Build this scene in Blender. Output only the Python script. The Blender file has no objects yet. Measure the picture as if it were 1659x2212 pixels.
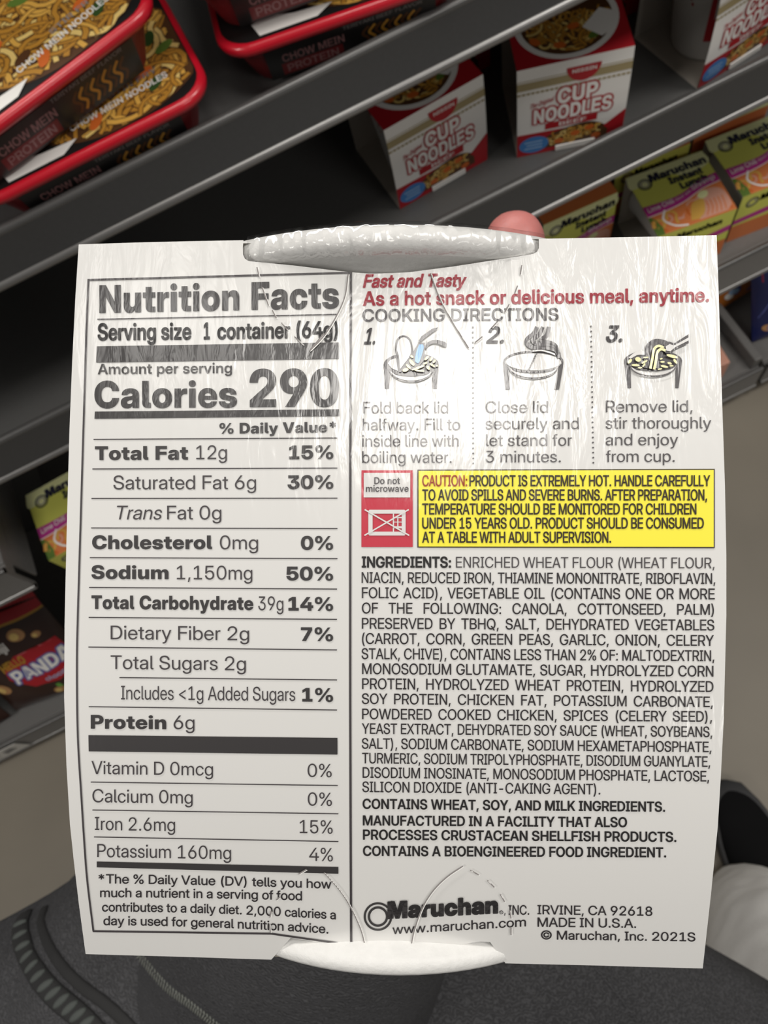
import bpy, math, random
import numpy as np
from mathutils import Vector, Matrix, noise
from mathutils.geometry import delaunay_2d_cdt
from mathutils.bvhtree import BVHTree

SC = bpy.context.scene
COL = SC.collection
PI = math.pi

# ------------------------------------------------------------------ camera
FPX = 1629.26                       # focal length, in units of a 1659 x 2212 frame
AX = Vector((0.89557852, -0.44489371, -0.00295048))   # shelf direction seen from the lens
AY = Vector((-0.4130175, -0.83383998, 0.36623411))    # into the shelf
AD = Vector((0.16539548, 0.3267728, 0.93051806))      # straight down
RIGHT = Vector((AX[0], AY[0], -AD[0]))
DOWN = Vector((AX[1], AY[1], -AD[1]))
FWD = Vector((AX[2], AY[2], -AD[2]))
EYE = Vector((0.0, 0.0, 1.6))
cam = bpy.data.cameras.new('camera')
cam.sensor_width = 36.0
cam.lens = FPX / 2212.0 * 36.0
cam.clip_start = 0.01
cam.dof.use_dof = True
cam.dof.focus_distance = 0.1095
cam.dof.aperture_fstop = 52.0
camo = bpy.data.objects.new('camera', cam)
COL.objects.link(camo)
m3 = Matrix((RIGHT, -DOWN, -FWD)).transposed()
camo.matrix_world = Matrix.Translation(EYE) @ m3.to_4x4()
SC.camera = camo

# ------------------------------------------------------------------ light
SC.view_settings.view_transform = 'Standard'
SC.view_settings.look = 'None'
SC.view_settings.gamma = 1.0
SC.view_settings.use_curve_mapping = False
SC.view_settings.exposure = 0.0
world = bpy.data.worlds.new('store_air')
SC.world = world
world.use_nodes = True
world.node_tree.nodes['Background'].inputs[0].default_value = (1.0, 0.97, 0.92, 1)
world.node_tree.nodes['Background'].inputs[1].default_value = 0.12


def ceiling_lamp(x, y, z, lx, ly, power, col=(1.0, 0.965, 0.91)):
    l = bpy.data.lights.new('ceiling_lamp', 'AREA')
    l.shape = 'RECTANGLE'
    l.size = lx
    l.size_y = ly
    l.energy = power
    l.color = col
    o = bpy.data.objects.new('ceiling_lamp', l)
    o.location = (x, y, z)
    COL.objects.link(o)
    return o


ceiling_lamp(0.32, -0.09, 3.3, 0.5, 0.4, 9.5)
ceiling_lamp(-0.24, 0.34, 3.3, 0.3, 0.3, 1.5)
ceiling_lamp(0.30, 1.70, 3.1, 2.4, 0.3, 46)
ceiling_lamp(-2.3, -0.3, 3.3, 1.3, 0.5, 30)
ceiling_lamp(1.7, -0.25, 3.3, 1.3, 0.5, 30)
ceiling_lamp(1.3, -2.5, 3.3, 1.3, 0.5, 24)

# ------------------------------------------------------------------ materials
MATS = {}


def mat(name, col, rough=0.5, metal=0.0, coat=0.0, coat_rough=0.1, noise_amt=0.0, noise_scale=40.0,
        bump=0.0, bump_scale=200.0, coat_bump=0.0, coat_scale=(60, 60, 60), spec=0.5, trans=0.0, alpha=1.0,
        sss=0.0, kind=None):
    if name in MATS:
        return MATS[name]
    m = bpy.data.materials.new(name)
    m.use_nodes = True
    nt = m.node_tree
    b = nt.nodes['Principled BSDF']
    b.inputs['Base Color'].default_value = (*col, 1)
    b.inputs['Roughness'].default_value = rough
    b.inputs['Metallic'].default_value = metal
    b.inputs['Specular IOR Level'].default_value = spec
    b.inputs['Coat Weight'].default_value = coat
    b.inputs['Coat Roughness'].default_value = coat_rough
    b.inputs['Coat IOR'].default_value = 1.52
    b.inputs['Alpha'].default_value = alpha
    if sss:
        b.inputs['Subsurface Weight'].default_value = sss
        b.inputs['Subsurface Radius'].default_value = (0.006, 0.002, 0.001)
        b.inputs['Subsurface Scale'].default_value = 0.5
    tc = nt.nodes.new('ShaderNodeTexCoord')
    if noise_amt:
        n = nt.nodes.new('ShaderNodeTexNoise')
        n.inputs['Scale'].default_value = noise_scale
        n.inputs['Detail'].default_value = 5
        nt.links.new(tc.outputs['Object'], n.inputs['Vector'])
        r = nt.nodes.new('ShaderNodeMapRange')
        r.inputs[1].default_value = 0.3
        r.inputs[2].default_value = 0.7
        r.inputs[3].default_value = 1 - noise_amt
        r.inputs[4].default_value = 1 + noise_amt
        nt.links.new(n.outputs['Fac'], r.inputs[0])
        v = nt.nodes.new('ShaderNodeVectorMath')
        v.operation = 'SCALE'
        v.inputs[0].default_value = col
        nt.links.new(r.outputs[0], v.inputs['Scale'])
        nt.links.new(v.outputs[0], b.inputs['Base Color'])
    if bump:
        n = nt.nodes.new('ShaderNodeTexNoise')
        n.inputs['Scale'].default_value = bump_scale
        n.inputs['Detail'].default_value = 4
        nt.links.new(tc.outputs['Object'], n.inputs['Vector'])
        bp = nt.nodes.new('ShaderNodeBump')
        bp.inputs['Strength'].default_value = bump
        bp.inputs['Distance'].default_value = 0.0006
        nt.links.new(n.outputs['Fac'], bp.inputs['Height'])
        nt.links.new(bp.outputs[0], b.inputs['Normal'])
    if coat_bump:
        mp = nt.nodes.new('ShaderNodeMapping')
        mp.inputs['Scale'].default_value = coat_scale
        nt.links.new(tc.outputs['Object'], mp.inputs['Vector'])
        n = nt.nodes.new('ShaderNodeTexNoise')
        n.inputs['Scale'].default_value = 1.0
        n.inputs['Detail'].default_value = 4
        n.inputs['Distortion'].default_value = 0.6
        nt.links.new(mp.outputs[0], n.inputs['Vector'])
        bp = nt.nodes.new('ShaderNodeBump')
        bp.inputs['Strength'].default_value = coat_bump
        bp.inputs['Distance'].default_value = 0.0012
        nt.links.new(n.outputs['Fac'], bp.inputs['Height'])
        nt.links.new(bp.outputs[0], b.inputs['Coat Normal'])
    MATS[name] = m
    return m


# ------------------------------------------------------------------ object helpers
def put(name, verts, faces, mats, parent=None, midx=None, smooth=True, offset=None):
    """one mesh object; verts are in the parent's own coordinates (minus offset)."""
    me = bpy.data.meshes.new(name)
    v = np.asarray(verts, float)
    if offset is not None:
        v = v - np.asarray(offset, float)
    me.from_pydata([tuple(p) for p in v], [], [tuple(f) for f in faces])
    if not isinstance(mats, (list, tuple)):
        mats = [mats]
    for m in mats:
        me.materials.append(m)
    if midx is not None:
        me.polygons.foreach_set('material_index', list(midx))
    me.polygons.foreach_set('use_smooth', [smooth] * len(me.polygons))
    me.update()
    o = bpy.data.objects.new(name, me)
    COL.objects.link(o)
    if parent is not None:
        o.parent = parent
    return o


def tag(o, label=None, cat=None, group=None, kind=None):
    if label:
        o['label'] = label
    if cat:
        o['category'] = cat
    if group:
        o['group'] = group
    if kind:
        o['kind'] = kind
    return o


def thing(name, label, cat, loc=(0, 0, 0), rot=(0, 0, 0), group=None):
    o = bpy.data.objects.new(name, None)
    o.empty_display_size = 0.02
    o.location = loc
    o.rotation_euler = rot
    COL.objects.link(o)
    return tag(o, label, cat, group)


def flat_shade(o):
    o.data.polygons.foreach_set('use_smooth', [False] * len(o.data.polygons))
    return o


class Mesh:
    """collects shapes, becomes one mesh object"""

    def __init__(s):
        s.v, s.f, s.m = [], [], []

    def add(s, v, f, m=0):
        b = len(s.v)
        s.v += [tuple(p) for p in v]
        s.f += [tuple(i + b for i in q) for q in f]
        s.m += [m] * len(f)

    def box(s, a, b, m=0):
        x0, y0, z0 = a
        x1, y1, z1 = b
        v = [(x0, y0, z0), (x1, y0, z0), (x1, y1, z0), (x0, y1, z0), (x0, y0, z1), (x1, y0, z1), (x1, y1, z1), (x0, y1, z1)]
        s.add(v, [(3, 2, 1, 0), (4, 5, 6, 7), (0, 1, 5, 4), (1, 2, 6, 5), (2, 3, 7, 6), (3, 0, 4, 7)], m)

    def loft(s, rings, m=0, closed=True, cap=True):
        n = len(rings[0])
        v = [p for r in rings for p in r]
        f = []
        for i in range(len(rings) - 1):
            for j in range(n if closed else n - 1):
                k = (j + 1) % n
                f.append((i * n + j, i * n + k, (i + 1) * n + k, (i + 1) * n + j))
        if cap:
            f.append(tuple(reversed(range(n))))
            f.append(tuple(range((len(rings) - 1) * n, len(rings) * n)))
        s.add(v, f, m)

    def lathe(s, prof, c=(0, 0, 0), n=64, m=0, cap=True):
        rings = [[(c[0] + r * math.cos(2 * PI * j / n), c[1] + r * math.sin(2 * PI * j / n), c[2] + z) for j in range(n)] for r, z in prof]
        s.loft(rings, m, True, cap)

    def build(s, name, mats, parent=None, smooth=True):
        return put(name, s.v, s.f, mats, parent, s.m, smooth)


def bevel(o, w, seg=2):
    md = o.modifiers.new('bevel', 'BEVEL')
    md.width = w
    md.segments = seg
    md.limit_method = 'ANGLE'
    return o




# ------------------------------------------------------------------ letter outlines
# per letter: code, advance, number of outlines; per outline: number of points, then x*2+on, y
FONT_N = 79
FONT_DATA = [
    36, 314, 2, 4, 275, -56, 275, 428, 355, 428, 355, -56, 51, 321, -6, 234, -6, 108, 25, 40, 81, 41, 120, 133, 120, 132, 94, 176, 55, 260, 35, 321, 35, 374,
    35, 456, 51, 500, 80, 501, 100, 500, 116, 472, 139, 406, 156, 353, 163, 269, 173, 156, 187, 54, 234, 55, 272, 54, 304, 118, 352, 234, 378, 313, 378, 388,
    378, 504, 350, 568, 298, 569, 262, 481, 262, 476, 298, 384, 337, 309, 337, 260, 337, 186, 321, 144, 293, 145, 274, 144, 260, 172, 238, 238, 222, 293, 215,
    377, 204, 432, 198, 512, 179, 564, 154, 590, 122, 591, 102, 590, 70, 522, 21, 400, -6, 37, 432, 5, 18, 221, 201, 174, 201, 104, 223, 66, 262, 67, 286, 67,
    294, 66, 318, 104, 356, 174, 378, 221, 378, 268, 378, 336, 356, 376, 318, 377, 294, 377, 286, 376, 262, 336, 223, 268, 201, 14, 221, 234, 256, 234, 300,
    262, 301, 286, 301, 294, 300, 318, 256, 346, 221, 346, 184, 346, 142, 318, 143, 294, 143, 286, 142, 262, 184, 234, 18, 645, -6, 596, -6, 528, 16, 488, 55,
    489, 79, 489, 86, 488, 111, 528, 149, 596, 172, 645, 172, 692, 172, 760, 149, 798, 111, 799, 86, 799, 79, 798, 55, 760, 16, 692, -6, 14, 645, 26, 680, 26,
    722, 54, 723, 79, 723, 86, 722, 111, 680, 139, 645, 139, 608, 139, 564, 111, 565, 86, 565, 79, 564, 54, 608, 26, 4, 133, 0, 645, 372, 731, 372, 219, 0, 38,
    312, 1, 65, 273, -5, 202, -5, 96, 21, 36, 68, 37, 99, 36, 118, 64, 149, 132, 182, 193, 205, 311, 249, 330, 256, 356, 272, 368, 288, 369, 297, 368, 314,
    316, 339, 277, 339, 250, 339, 208, 327, 182, 306, 183, 291, 182, 281, 200, 260, 242, 232, 281, 208, 625, 0, 521, 0, 237, 170, 180, 204, 118, 246, 94, 276,
    95, 292, 94, 318, 140, 355, 222, 376, 277, 376, 330, 376, 412, 356, 456, 321, 457, 298, 456, 283, 436, 254, 392, 228, 359, 216, 209, 160, 164, 143, 124,
    115, 125, 98, 124, 81, 164, 51, 232, 32, 275, 32, 318, 32, 398, 54, 460, 90, 496, 137, 497, 163, 581, 163, 580, 139, 558, 96, 518, 60, 489, 46, 473, 35,
    440, 16, 332, -5, 39, 130, 1, 4, 99, 246, 89, 372, 173, 372, 163, 246, 40, 200, 1, 17, 157, 148, 156, 190, 188, 281, 242, 362, 279, 392, 361, 392, 324,
    355, 272, 271, 242, 186, 243, 148, 242, 113, 268, 43, 320, -32, 361, -74, 279, -74, 218, -23, 156, 90, 41, 200, 1, 17, 41, -74, 80, -32, 132, 43, 158, 113,
    159, 148, 158, 186, 128, 271, 76, 355, 41, 392, 123, 392, 158, 362, 212, 281, 244, 190, 245, 148, 244, 90, 182, -23, 123, -74, 42, 330, 1, 18, 297, 163,
    301, 243, 167, 200, 133, 230, 273, 268, 133, 304, 167, 336, 301, 292, 297, 372, 365, 372, 361, 292, 495, 336, 529, 304, 389, 268, 529, 230, 495, 200, 361,
    243, 365, 163, 43, 330, 2, 4, 291, 24, 291, 264, 371, 264, 371, 24, 4, 91, 124, 91, 164, 571, 164, 571, 124, 44, 138, 1, 4, 65, -70, 109, 52, 201, 52, 127,
    -70, 45, 330, 1, 4, 493, 172, 493, 132, 169, 132, 169, 172, 46, 138, 1, 12, 141, -4, 114, -4, 78, 14, 79, 27, 78, 40, 114, 58, 141, 58, 166, 58, 202, 40,
    203, 27, 202, 14, 166, -4, 47, 166, 1, 4, 327, 390, 87, -56, 9, -56, 249, 390, 48, 330, 2, 16, 331, -6, 248, -6, 128, 41, 60, 127, 61, 186, 60, 245, 128,
    331, 248, 378, 331, 378, 412, 378, 534, 331, 600, 245, 601, 186, 600, 127, 534, 41, 412, -6, 16, 331, 34, 388, 34, 470, 71, 514, 139, 515, 186, 514, 234,
    470, 302, 388, 338, 331, 338, 272, 338, 190, 302, 146, 234, 147, 186, 146, 139, 190, 71, 272, 34, 49, 330, 2, 4, 111, 0, 111, 40, 571, 40, 571, 0, 8, 393,
    372, 393, 0, 305, 0, 305, 326, 305, 326, 119, 264, 119, 310, 305, 372, 50, 330, 1, 32, 85, 0, 85, 38, 351, 159, 398, 180, 456, 214, 484, 245, 485, 264,
    484, 287, 448, 320, 380, 338, 333, 338, 282, 338, 210, 317, 172, 278, 173, 252, 89, 252, 88, 289, 148, 346, 258, 378, 333, 378, 402, 378, 508, 350, 570,
    299, 571, 266, 570, 242, 536, 200, 464, 157, 409, 132, 209, 40, 209, 40, 575, 40, 575, 0, 51, 330, 1, 35, 335, -6, 258, -6, 140, 26, 74, 81, 75, 117, 165,
    117, 164, 92, 204, 54, 280, 34, 333, 34, 382, 34, 456, 54, 498, 90, 499, 113, 498, 138, 452, 172, 366, 190, 309, 190, 215, 190, 215, 227, 433, 332, 433,
    332, 123, 332, 123, 372, 549, 372, 549, 332, 303, 213, 303, 222, 396, 225, 522, 198, 586, 147, 587, 113, 586, 78, 522, 24, 408, -6, 52, 330, 2, 8, 41, 90,
    41, 127, 397, 372, 493, 372, 143, 130, 143, 130, 621, 130, 621, 90, 6, 421, 0, 421, 101, 421, 118, 421, 232, 507, 232, 507, 0, 53, 330, 1, 39, 333, -5,
    260, -5, 148, 25, 80, 76, 77, 108, 167, 108, 170, 87, 214, 54, 288, 35, 333, 35, 380, 35, 454, 58, 494, 97, 495, 122, 494, 147, 456, 186, 386, 208, 341,
    208, 278, 208, 190, 184, 173, 160, 87, 160, 111, 372, 541, 372, 541, 332, 193, 332, 175, 212, 177, 212, 210, 231, 298, 249, 351, 249, 402, 249, 486, 230,
    548, 196, 582, 150, 583, 122, 582, 85, 520, 28, 408, -5, 54, 330, 2, 23, 331, -6, 256, -6, 144, 26, 80, 84, 81, 121, 80, 149, 140, 211, 205, 256, 371, 372,
    473, 372, 209, 195, 205, 195, 216, 206, 248, 226, 302, 240, 345, 240, 412, 240, 518, 209, 580, 154, 581, 119, 580, 82, 516, 26, 404, -6, 16, 331, 34, 376,
    34, 448, 57, 492, 95, 493, 119, 492, 142, 448, 180, 376, 202, 331, 202, 284, 202, 212, 180, 168, 142, 169, 119, 168, 95, 212, 57, 284, 34, 55, 330, 1, 8,
    143, 0, 479, 332, 479, 332, 93, 332, 93, 372, 569, 372, 569, 330, 237, 0, 56, 330, 3, 32, 331, -6, 256, -6, 142, 21, 76, 68, 77, 99, 76, 124, 120, 165,
    192, 192, 237, 195, 237, 194, 180, 200, 104, 246, 105, 278, 104, 307, 164, 352, 264, 378, 331, 378, 394, 378, 496, 352, 556, 307, 557, 278, 556, 246, 480,
    200, 425, 194, 425, 195, 468, 192, 540, 165, 584, 124, 585, 99, 584, 68, 518, 21, 404, -6, 16, 331, 34, 380, 34, 454, 50, 494, 81, 495, 101, 494, 122, 452,
    154, 378, 173, 331, 173, 282, 173, 208, 154, 164, 122, 165, 101, 164, 81, 206, 50, 280, 34, 16, 331, 212, 372, 212, 432, 228, 468, 256, 469, 276, 468, 294,
    434, 323, 372, 339, 331, 339, 288, 339, 226, 323, 192, 294, 193, 276, 192, 256, 226, 228, 288, 212, 57, 330, 2, 23, 331, 378, 404, 378, 516, 346, 580, 289,
    581, 252, 580, 224, 520, 161, 457, 116, 291, 0, 189, 0, 453, 178, 457, 178, 444, 167, 412, 146, 358, 132, 317, 132, 248, 132, 142, 163, 80, 218, 81, 254,
    80, 290, 144, 347, 256, 378, 16, 331, 338, 284, 338, 212, 316, 168, 277, 169, 254, 168, 230, 212, 192, 284, 170, 331, 170, 376, 170, 448, 192, 492, 230,
    493, 254, 492, 277, 448, 316, 376, 338, 58, 138, 2, 12, 141, -4, 114, -4, 78, 14, 79, 27, 78, 40, 114, 58, 141, 58, 166, 58, 202, 40, 203, 27, 202, 14,
    166, -4, 12, 141, 192, 114, 192, 78, 210, 79, 223, 78, 236, 114, 254, 141, 254, 166, 254, 202, 236, 203, 223, 202, 210, 166, 192, 60, 330, 1, 10, 97, 131,
    97, 160, 565, 280, 565, 232, 205, 146, 209, 149, 209, 142, 205, 144, 565, 58, 565, 12, 62, 330, 1, 10, 565, 131, 97, 12, 97, 58, 457, 144, 453, 142, 453,
    149, 457, 146, 97, 232, 97, 280, 565, 160, 65, 334, 2, 14, 11, 0, 285, 372, 389, 372, 661, 0, 565, 0, 407, 224, 392, 247, 352, 304, 325, 350, 349, 350,
    320, 304, 280, 247, 265, 224, 105, 0, 4, 153, 104, 153, 144, 517, 144, 517, 104, 66, 327, 3, 20, 75, 0, 75, 372, 345, 372, 418, 372, 526, 348, 584, 304,
    585, 274, 584, 252, 554, 221, 500, 200, 463, 193, 463, 192, 504, 189, 572, 168, 614, 131, 615, 104, 614, 73, 556, 26, 436, 0, 349, 0, 10, 165, 40, 349, 40,
    432, 40, 522, 72, 523, 103, 522, 124, 482, 153, 406, 170, 353, 170, 165, 170, 10, 165, 209, 347, 209, 392, 209, 460, 224, 494, 252, 495, 271, 494, 299,
    416, 332, 347, 332, 165, 332, 67, 370, 1, 38, 391, -6, 286, -6, 132, 43, 44, 130, 45, 186, 44, 242, 132, 329, 286, 378, 391, 378, 448, 378, 550, 361, 632,
    328, 686, 281, 697, 252, 605, 252, 596, 272, 556, 304, 500, 326, 430, 336, 391, 336, 312, 336, 196, 298, 136, 230, 137, 186, 136, 142, 196, 74, 312, 36,
    391, 36, 430, 36, 500, 47, 556, 68, 596, 100, 605, 120, 697, 120, 686, 91, 632, 44, 550, 12, 448, -6, 68, 353, 2, 22, 305, 0, 125, 0, 125, 40, 299, 40,
    390, 40, 512, 76, 572, 142, 573, 187, 572, 232, 512, 297, 396, 332, 309, 332, 121, 332, 121, 372, 315, 372, 422, 372, 578, 328, 660, 245, 661, 187, 660,
    129, 576, 45, 418, 0, 4, 165, 372, 165, 0, 75, 0, 75, 372, 69, 297, 1, 12, 75, 0, 75, 372, 559, 372, 559, 332, 165, 332, 165, 211, 531, 211, 531, 171, 165,
    171, 165, 40, 559, 40, 559, 0, 70, 284, 1, 10, 75, 0, 75, 372, 543, 372, 543, 332, 165, 332, 165, 211, 513, 211, 513, 171, 165, 171, 165, 0, 71, 374, 1,
    40, 387, -6, 286, -6, 132, 43, 44, 130, 45, 186, 44, 242, 132, 329, 286, 378, 387, 378, 444, 378, 548, 360, 632, 326, 686, 280, 697, 252, 605, 252, 596,
    271, 556, 302, 498, 324, 426, 336, 387, 336, 312, 336, 198, 298, 136, 230, 137, 186, 136, 142, 198, 74, 312, 36, 387, 36, 448, 36, 550, 64, 612, 114, 613,
    147, 641, 146, 417, 146, 417, 186, 701, 186, 701, 146, 700, 102, 616, 34, 474, -6, 72, 362, 1, 12, 75, 0, 75, 372, 165, 372, 165, 211, 561, 211, 561, 372,
    653, 372, 653, 0, 561, 0, 561, 171, 165, 171, 165, 0, 73, 174, 1, 12, 41, 0, 41, 40, 129, 40, 129, 332, 41, 332, 41, 372, 309, 372, 309, 332, 219, 332,
    219, 40, 309, 40, 309, 0, 74, 274, 1, 18, 259, -5, 160, -5, 38, 52, 39, 106, 39, 126, 129, 126, 129, 106, 128, 71, 198, 35, 259, 35, 316, 35, 388, 71, 389,
    106, 389, 372, 479, 372, 479, 106, 478, 52, 354, -5, 75, 325, 3, 10, 137, 106, 137, 166, 160, 180, 212, 208, 266, 237, 293, 251, 519, 372, 637, 372, 321,
    203, 315, 203, 7, 75, 0, 75, 372, 165, 372, 165, 243, 165, 164, 165, 142, 165, 0, 4, 531, 0, 257, 191, 313, 227, 637, 0, 76, 274, 1, 6, 75, 0, 75, 372,
    165, 372, 165, 40, 525, 40, 525, 0, 77, 439, 1, 46, 75, 0, 75, 372, 197, 372, 387, 132, 392, 124, 410, 100, 428, 75, 446, 52, 453, 45, 431, 45, 436, 52,
    452, 75, 472, 100, 488, 124, 497, 132, 681, 372, 805, 372, 805, 0, 717, 0, 717, 216, 716, 228, 716, 256, 718, 284, 720, 314, 721, 328, 733, 328, 720, 310,
    696, 278, 674, 248, 656, 225, 649, 216, 477, 0, 403, 0, 229, 216, 220, 225, 202, 248, 180, 278, 156, 310, 143, 328, 161, 328, 160, 314, 160, 284, 162, 256,
    164, 228, 165, 216, 165, 0, 78, 364, 1, 28, 75, 0, 75, 372, 179, 372, 485, 130, 494, 122, 524, 97, 560, 67, 577, 52, 569, 44, 566, 57, 564, 92, 564, 124,
    565, 132, 565, 372, 653, 372, 653, 0, 549, 0, 277, 216, 264, 224, 228, 255, 176, 296, 149, 321, 159, 333, 160, 304, 164, 258, 164, 226, 165, 216, 165, 0,
    79, 384, 2, 16, 385, -6, 284, -6, 132, 44, 44, 130, 45, 186, 44, 242, 132, 329, 284, 378, 385, 378, 482, 378, 636, 329, 722, 242, 723, 186, 722, 130, 636,
    44, 482, -6, 16, 385, 36, 452, 36, 564, 71, 632, 138, 633, 186, 632, 234, 564, 302, 452, 336, 385, 336, 316, 336, 204, 302, 136, 234, 137, 186, 136, 138,
    204, 71, 316, 36, 80, 313, 1, 24, 75, 0, 75, 372, 341, 372, 420, 372, 532, 345, 594, 294, 595, 260, 594, 225, 530, 174, 416, 146, 337, 146, 121, 146, 121,
    186, 339, 186, 390, 186, 464, 204, 504, 237, 505, 260, 504, 282, 464, 315, 390, 332, 339, 332, 165, 332, 165, 0, 81, 384, 3, 8, 345, 116, 445, 116, 529,
    62, 549, 48, 673, -35, 573, -35, 493, 20, 473, 34, 16, 385, -6, 284, -6, 132, 44, 44, 130, 45, 186, 44, 242, 132, 329, 284, 378, 385, 378, 482, 378, 636,
    329, 722, 242, 723, 186, 722, 130, 636, 44, 482, -6, 16, 385, 36, 452, 36, 564, 71, 632, 138, 633, 186, 632, 234, 564, 302, 452, 336, 385, 336, 316, 336,
    204, 302, 136, 234, 137, 186, 136, 138, 204, 71, 316, 36, 82, 324, 2, 24, 75, 0, 75, 372, 351, 372, 428, 372, 542, 345, 604, 294, 605, 260, 604, 225, 538,
    174, 420, 146, 345, 146, 125, 146, 125, 186, 349, 186, 400, 186, 474, 204, 514, 237, 515, 260, 514, 282, 474, 315, 400, 332, 349, 332, 165, 332, 165, 0, 4,
    509, 0, 329, 168, 431, 168, 613, 0, 83, 314, 1, 51, 321, -6, 234, -6, 108, 25, 40, 81, 41, 120, 133, 120, 132, 94, 176, 55, 260, 35, 321, 35, 374, 35, 456,
    51, 500, 80, 501, 100, 500, 116, 472, 139, 406, 156, 353, 163, 269, 173, 156, 187, 54, 234, 55, 272, 54, 304, 118, 352, 234, 378, 313, 378, 388, 378, 504,
    350, 568, 298, 569, 262, 481, 262, 476, 298, 384, 337, 309, 337, 260, 337, 186, 321, 144, 293, 145, 274, 144, 260, 172, 238, 238, 222, 293, 215, 377, 204,
    432, 198, 512, 179, 564, 154, 590, 122, 591, 102, 590, 70, 522, 21, 400, -6, 84, 312, 1, 8, 25, 332, 25, 372, 601, 372, 601, 332, 359, 332, 359, 0, 269, 0,
    269, 332, 85, 360, 1, 22, 361, -6, 272, -6, 142, 28, 70, 88, 71, 126, 71, 372, 161, 372, 161, 130, 160, 103, 208, 60, 298, 36, 361, 36, 422, 36, 512, 60,
    560, 103, 561, 130, 561, 372, 651, 372, 651, 127, 650, 88, 578, 28, 448, -6, 86, 334, 1, 14, 285, 0, 11, 372, 105, 372, 267, 148, 280, 130, 320, 68, 351,
    22, 325, 22, 354, 68, 396, 130, 409, 148, 565, 372, 661, 372, 389, 0, 87, 486, 1, 38, 213, 0, 11, 372, 101, 372, 223, 140, 232, 122, 248, 86, 264, 50, 273,
    32, 261, 32, 268, 50, 284, 86, 302, 122, 313, 140, 435, 372, 539, 372, 661, 140, 670, 122, 688, 86, 704, 50, 713, 32, 701, 32, 708, 50, 724, 86, 740, 122,
    751, 140, 871, 372, 963, 372, 759, 0, 653, 0, 523, 240, 508, 265, 486, 315, 477, 340, 497, 340, 484, 315, 462, 265, 449, 240, 321, 0, 88, 330, 1, 32, 13,
    0, 303, 207, 303, 174, 29, 372, 133, 372, 243, 292, 260, 280, 292, 256, 324, 232, 339, 220, 325, 220, 340, 232, 372, 256, 404, 280, 423, 292, 535, 372,
    637, 372, 361, 176, 361, 209, 649, 0, 545, 0, 413, 96, 396, 108, 366, 130, 336, 153, 321, 164, 341, 164, 326, 153, 296, 130, 264, 108, 249, 96, 115, 0, 89,
    329, 1, 16, 285, 0, 285, 154, 11, 372, 115, 372, 265, 252, 286, 234, 328, 198, 349, 180, 311, 180, 332, 198, 374, 234, 397, 252, 545, 372, 649, 372, 375,
    154, 375, 0, 90, 314, 1, 24, 29, 0, 29, 38, 419, 288, 442, 303, 492, 334, 517, 348, 529, 332, 486, 332, 402, 332, 361, 332, 45, 332, 45, 372, 597, 372,
    597, 334, 215, 90, 188, 73, 136, 40, 109, 24, 97, 40, 138, 40, 220, 40, 261, 40, 601, 40, 601, 0, 97, 265, 2, 40, 225, -4, 172, -4, 88, 14, 40, 50, 41, 76,
    40, 99, 76, 127, 136, 144, 210, 152, 251, 154, 300, 158, 358, 162, 384, 170, 385, 180, 385, 182, 384, 196, 356, 219, 304, 232, 267, 232, 230, 232, 172,
    219, 140, 198, 139, 185, 53, 185, 54, 209, 108, 247, 204, 269, 267, 269, 312, 269, 386, 256, 440, 234, 468, 202, 469, 182, 469, 0, 385, 0, 385, 38, 381,
    38, 372, 28, 334, 9, 272, -4, 18, 237, 34, 288, 34, 352, 53, 384, 83, 385, 100, 385, 133, 378, 131, 352, 127, 312, 123, 268, 120, 247, 118, 216, 116, 160,
    106, 128, 88, 129, 74, 128, 61, 154, 44, 202, 34, 98, 290, 2, 23, 315, -5, 280, -5, 218, 5, 166, 25, 149, 40, 147, 40, 147, 0, 65, 0, 65, 372, 149, 372,
    149, 225, 149, 225, 166, 240, 216, 259, 280, 269, 315, 269, 384, 269, 486, 234, 544, 173, 545, 132, 544, 92, 486, 30, 384, -5, 16, 301, 33, 348, 33, 416,
    56, 456, 100, 457, 132, 456, 164, 416, 208, 348, 231, 301, 231, 252, 231, 180, 206, 140, 162, 141, 132, 140, 102, 180, 58, 252, 33, 99, 268, 1, 38, 281,
    -6, 208, -6, 98, 29, 36, 91, 37, 132, 36, 172, 98, 234, 208, 270, 281, 270, 326, 270, 402, 256, 460, 232, 498, 198, 505, 178, 419, 178, 412, 190, 392, 209,
    356, 224, 310, 232, 281, 232, 232, 232, 160, 207, 122, 162, 123, 132, 122, 102, 160, 57, 232, 32, 281, 32, 310, 32, 356, 40, 388, 54, 410, 74, 417, 86,
    505, 86, 498, 66, 460, 33, 402, 8, 326, -6, 100, 290, 2, 23, 265, -5, 196, -5, 92, 30, 36, 92, 37, 132, 36, 173, 92, 234, 196, 269, 265, 269, 300, 269,
    362, 259, 412, 240, 431, 225, 433, 225, 433, 372, 517, 372, 517, 0, 433, 0, 433, 40, 433, 40, 412, 25, 360, 5, 300, -5, 16, 279, 33, 328, 33, 400, 58, 438,
    102, 439, 132, 438, 162, 400, 206, 328, 231, 279, 231, 232, 231, 162, 208, 122, 164, 123, 132, 122, 100, 162, 56, 232, 33, 101, 274, 1, 40, 281, -6, 204,
    -6, 94, 30, 36, 92, 37, 132, 36, 172, 96, 234, 204, 270, 277, 270, 330, 270, 418, 250, 482, 213, 516, 162, 517, 132, 517, 120, 81, 120, 81, 156, 469, 156,
    433, 144, 432, 170, 392, 210, 322, 232, 277, 232, 228, 232, 158, 210, 120, 170, 121, 144, 121, 126, 120, 98, 158, 56, 230, 32, 281, 32, 318, 32, 376, 44,
    412, 65, 421, 79, 507, 79, 496, 54, 432, 16, 338, -6, 102, 157, 2, 4, 295, 264, 295, 228, 9, 228, 9, 264, 17, 103, 0, 103, 311, 102, 330, 136, 358, 198,
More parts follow.
